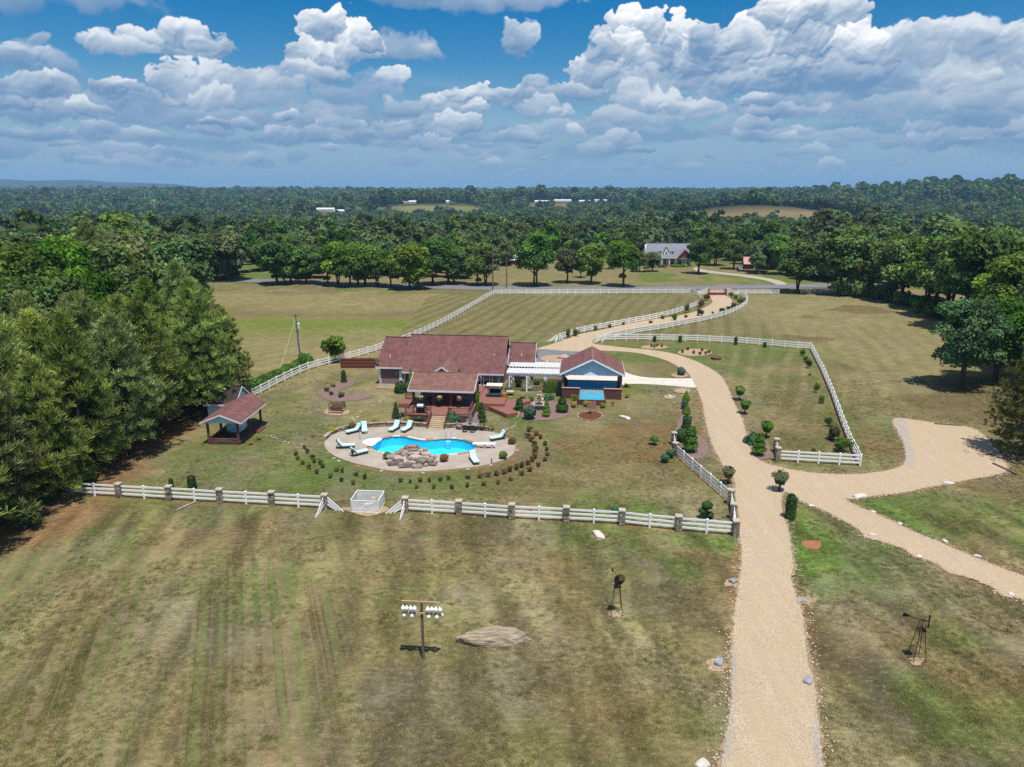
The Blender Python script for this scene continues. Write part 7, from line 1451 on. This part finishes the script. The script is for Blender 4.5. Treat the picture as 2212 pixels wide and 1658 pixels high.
# grey roofed farmhouse beyond the road
FH = G(1444,574.7); fh = thing("farmhouse", "grey roofed farmhouse with three dormers beyond the back fence", "house", FH, R(-3)); M_CREAM = siding("cream_siding",(.60,.57,.52)); M_RBRICK = mat("red_brick_wall",(.33,.10,.05),(.25,.075,.04),2,4,.9,.1)
MB().prism([(0,0),(9.5,0),(9.5,3.3),(4.6,8.1),(0,3.3)], 'x', -9.2, 8.8).build("wall", M_CREAM, fh); gable_roof(fh, "roof", -8.4, 9.0, -1.8, 4.6, 10.2, 3.35, 8.55, 3.2, M_GREYROOF, ue0=-10.2, ue1=9.6, trim=M_WHITE)
for u, s in ((-3.6,.85),(-1.1,1.15),(1.3,.85)):
    dm_ = MB().prism([(u-.75*s,4.3),(u+.75*s,4.3),(u+.75*s,5.6),(u,6.5*s+.9*(1-s)),(u-.75*s,5.6)], 'y', -.3, 2.6).build("dormer", M_WHITE, fh); window(dm_, u-.32*s, u+.32*s, -.302, 4.65, 5.55, mid=False)
    MB().add([(u-.95*s,-.55,5.55),(u,-.55,6.65*s+.95*(1-s)),(u+.95*s,-.55,5.55),(u+.95*s,3.0,5.55),(u,3.6,6.65*s+.95*(1-s)),(u-.95*s,3.0,5.55)],[(0,1,4,5),(1,2,3,4)]).build("dormer_roof", M_GREYROOF, dm_)
MB().prism([(3.2,3.3),(8.6,3.3),(5.9,6.0)], 'y', -2.2, -2.0).build("front_gable", M_RBRICK, fh); MB().add([(2.7,-2.6,3.0),(5.9,-2.6,6.45),(9.1,-2.6,3.0),(9.1,4,3.0),(5.9,4,6.45),(2.7,4,3.0)],[(0,1,4,5),(1,2,3,4)]).build("gable_roof", M_GREYROOF, fh); MB().bar((2.7,-2.64,2.95),(5.9,-2.64,6.4),.08,.4).build("rake_board", M_MAR, fh); MB().bar((9.1,-2.64,2.95),(5.9,-2.64,6.4),.08,.4).build("rake_board", M_MAR, fh)
MB().bar((-10.3,-1.9,3.2),(-8.7,-1.9,5.0),.08,.4).build("rake_board", M_MAR, fh); MB().bar((-7.1,-1.9,3.2),(-8.7,-1.9,5.0),.08,.4).build("rake_board", M_MAR, fh)
MB().prism([(-2.6,2.9),(-2.6,3.0),(0,3.5),(0,3.4)], 'x', 3.4, 8.4).build("bay_roof", M_GREYROOF, fh)
for u in (-7.0,-5.6,-2.9,.0,2.6,5.2,6.4): MB().box(u-.14,u+.14,-1.6,-1.34,0,3.15).build("porch_post", M_WHITE, fh)
MB().box(-3.5,2.9,-1.7,0,0,.35).build("porch_floor", M_RBRICK, fh)
for u in (-6.3,-1.6,1.4,4.4,7.4): window(fh, u-.55, u+.55, -.003, .7, 2.6)
bs_ = [(1396,581,14,8),(1429,578,20,5),(1461,577,26,5),(1478,577,16,6)]
for i, (x, y, w_, h) in enumerate(bs_): P_("foundation_shrub",'dome',x,y,w_,h,L_BRIGHT if i > 1 else L_OAK,f"low shrub before the farmhouse, {ordinal(i+1)} from the left","shrub","farmhouse shrubs")
simple_house("white_barn", "long low barn with bright white metal roof behind the large oak", "barn", G(1118,572), R(12), 9, 7, 2.2, 1.3, M_DWOOD, mat("white_metal_roof",(.78,.78,.80),(.7,.7,.72),1,2,.4,.4))
simple_house("red_shed", "small wooden shed with red metal roof right of the farmhouse", "shed", G(1618,582), R(-8), 3.4, 4, 2.4, 2.2, M_DWOOD, mat("red_metal_roof",(.36,.05,.055),(.3,.04,.045),1,2,.4,.4))
simple_house("small_shed", "tiny brown shed beside the red roofed shed", "shed", G(1602,587), R(20), 1.8, 1.6, 1.3, .8, M_POLE, M_POLE)
simple_house("white_house", "white house half hidden behind the grey green roadside tree", "house", G(462,590), R(15), 11, 8, 3.0, 3.2, M_CREAM, M_GREYROOF, 4)
far = [(-330,1292,30,12,"long white poultry barn on the far left clearing",.2),(-300,1268,22,9,"smaller grey barn on the far left clearing",-.3),(-215,1540,26,10,"pale barn at the top of the far hay field",.0),(-130,1560,20,9,"white farm building behind the far hay field",.3),(70,1700,34,12,"long pale barn, first of the distant centre row",.1),(120,1730,40,12,"blue grey barn, second of the distant centre row",.0),(170,1715,26,10,"white house, third of the distant centre row",-.2),(220,1750,44,12,"long blue grey barn, fourth of the distant centre row",.1),(-62,915,10,7,"small white house among trees at middle distance",.4),(-105,1105,16,8,"white roofed house in the brown clearing at middle distance",.1)]
for x, y, L, W, lab, a in far: simple_house("far_barn", lab, "building", (x,y,float(terrain(x,y))), a, L, W, 4, 2.4, M_CREAM, mat("pale_metal_roof",(.62,.66,.72),(.55,.58,.64),.2,2,.5,.3))
# ---------------------------------------------------------------- loose grass tufts on the lawn and stray stones along the drive
def scatter(name, label, meshes, pts, size, seed):
    rng = np.random.default_rng(seed); src = bpy.data.collections.new(name+"_sources")
    for me in meshes: src.objects.link(bpy.data.objects.new(name+"_piece", me))
    me = bpy.data.meshes.new(name); me.vertices.add(len(pts)); me.vertices.foreach_set('co', pts.astype(np.float32).ravel())
    me.attributes.new('size','FLOAT','POINT').data.foreach_set('value', size.astype(np.float32)); me.attributes.new('pick','INT','POINT').data.foreach_set('value', rng.integers(0,len(meshes),len(pts)).astype(np.int32)); me.attributes.new('turn','FLOAT','POINT').data.foreach_set('value', rng.uniform(0,6.28,len(pts)).astype(np.float32))
    o = put(name, me); o['kind'] = 'stuff'; o['label'] = label
    ng = bpy.data.node_groups.get("woodland_scatter").copy(); ng.name = name+"_scatter"
    for n in ng.nodes:
        if n.bl_idname == 'GeometryNodeCollectionInfo': n.inputs['Collection'].default_value = src
    o.modifiers.new("scatter", 'NODES').node_group = ng; return o
def tuft(seed, m):
    rng = np.random.default_rng(seed); n = 26; V = []; T = []
    for i in range(n):
        a = rng.uniform(0,6.28); r = .16*math.sqrt(rng.random()); b = np.array((r*math.cos(a), r*math.sin(a), -.01)); ln = rng.uniform(.05,.13); d = np.array((rng.normal(0,.55), rng.normal(0,.55), 1.0)); d /= np.linalg.norm(d); s = np.array((math.sin(a*3), math.cos(a*3), 0))*.014
        V += [b-s, b+s, b+d*ln]; k = rng.uniform(.7,1.3); T += [[k,k,k*.9,1]]*3
    return npmesh("tuft", V, np.arange(3*n).reshape(-1,3), m, T)
M_TUFT = [leafmat("dry_grass", (.30,.245,.115), (.205,.175,.075), .3, .2), leafmat("green_grass", (.15,.175,.045), (.10,.125,.034), .3, .2)]
rng = np.random.default_rng(31); N0 = 70000; yy = 23+88*rng.random(N0)**1.35; xx = rng.uniform(-1,1,N0)*(yy*.80+4)
ok = ~inside(DRIVE, xx, yy) & ~((yy > 69) & (yy < 92) & (xx > -20) & (xx < 4)) & ~((yy > 84) & (xx > -24) & (xx < 20)) & (xx > -38) & (fbm(xx/3.5, yy/3.5, 15, 3) > .42)
xx, yy = xx[ok], yy[ok]; scatter("grass_tufts", "sparse longer grass tufts over the mown lawn", [tuft(1,M_TUFT[0]), tuft(2,M_TUFT[1]), tuft(3,M_TUFT[0])], np.stack([xx,yy,xx*0],1), rng.uniform(.55,1.5,len(xx)), 3)
ST = []
for i in range(3):
    bm = bmesh.new(); bmesh.ops.create_icosphere(bm, subdivisions=1, radius=.05)
    for v in bm.verts: v.co *= 1+.5*mnoise.noise(v.co*25+Vector((i*5,0,0))); v.co.z *= .7
    me = bpy.data.meshes.new("pebble"); bm.to_mesh(me); bm.free(); me.materials.append(mat("stray_pebble", (.50,.41,.29), (.32,.24,.165), 4, 2, .9, .1, rnd=.25)); ST.append(me)
pp = []
dsn = [p for p in drive_s if 15 < p[1] < 92]
for k in range(9000):
    p = dsn[rng.integers(0,len(dsn))]; pp.append((p[0]+rng.normal(0,.38), p[1]+rng.normal(0,.38), .055))
scatter("stray_gravel", "stray gravel strewn along the edges of the drive", ST, np.array(pp), rng.uniform(.5,1.6,len(pp)), 5)
# ---------------------------------------------------------------- the humid air itself
HAZE_DENSITY = 1.05e-4
def haze():
    me = MB().box(-14000, 14000, -1500, 13500, -70, 150).mesh("haze")
    m = bpy.data.materials.new("haze_air"); m.use_nodes = True; t = NT(m.node_tree); t.n.clear()
    o = t.new('ShaderNodeOutputMaterial'); v = t.new('ShaderNodeVolumePrincipled'); v.inputs['Color'].default_value = (.36,.66,1.0,1); v.inputs['Density'].default_value = HAZE_DENSITY
    t.l.new(v.outputs[0], o.inputs['Volume']); me.materials.append(m); ob = put("haze", me); ob['kind'] = 'stuff'; return ob
haze()
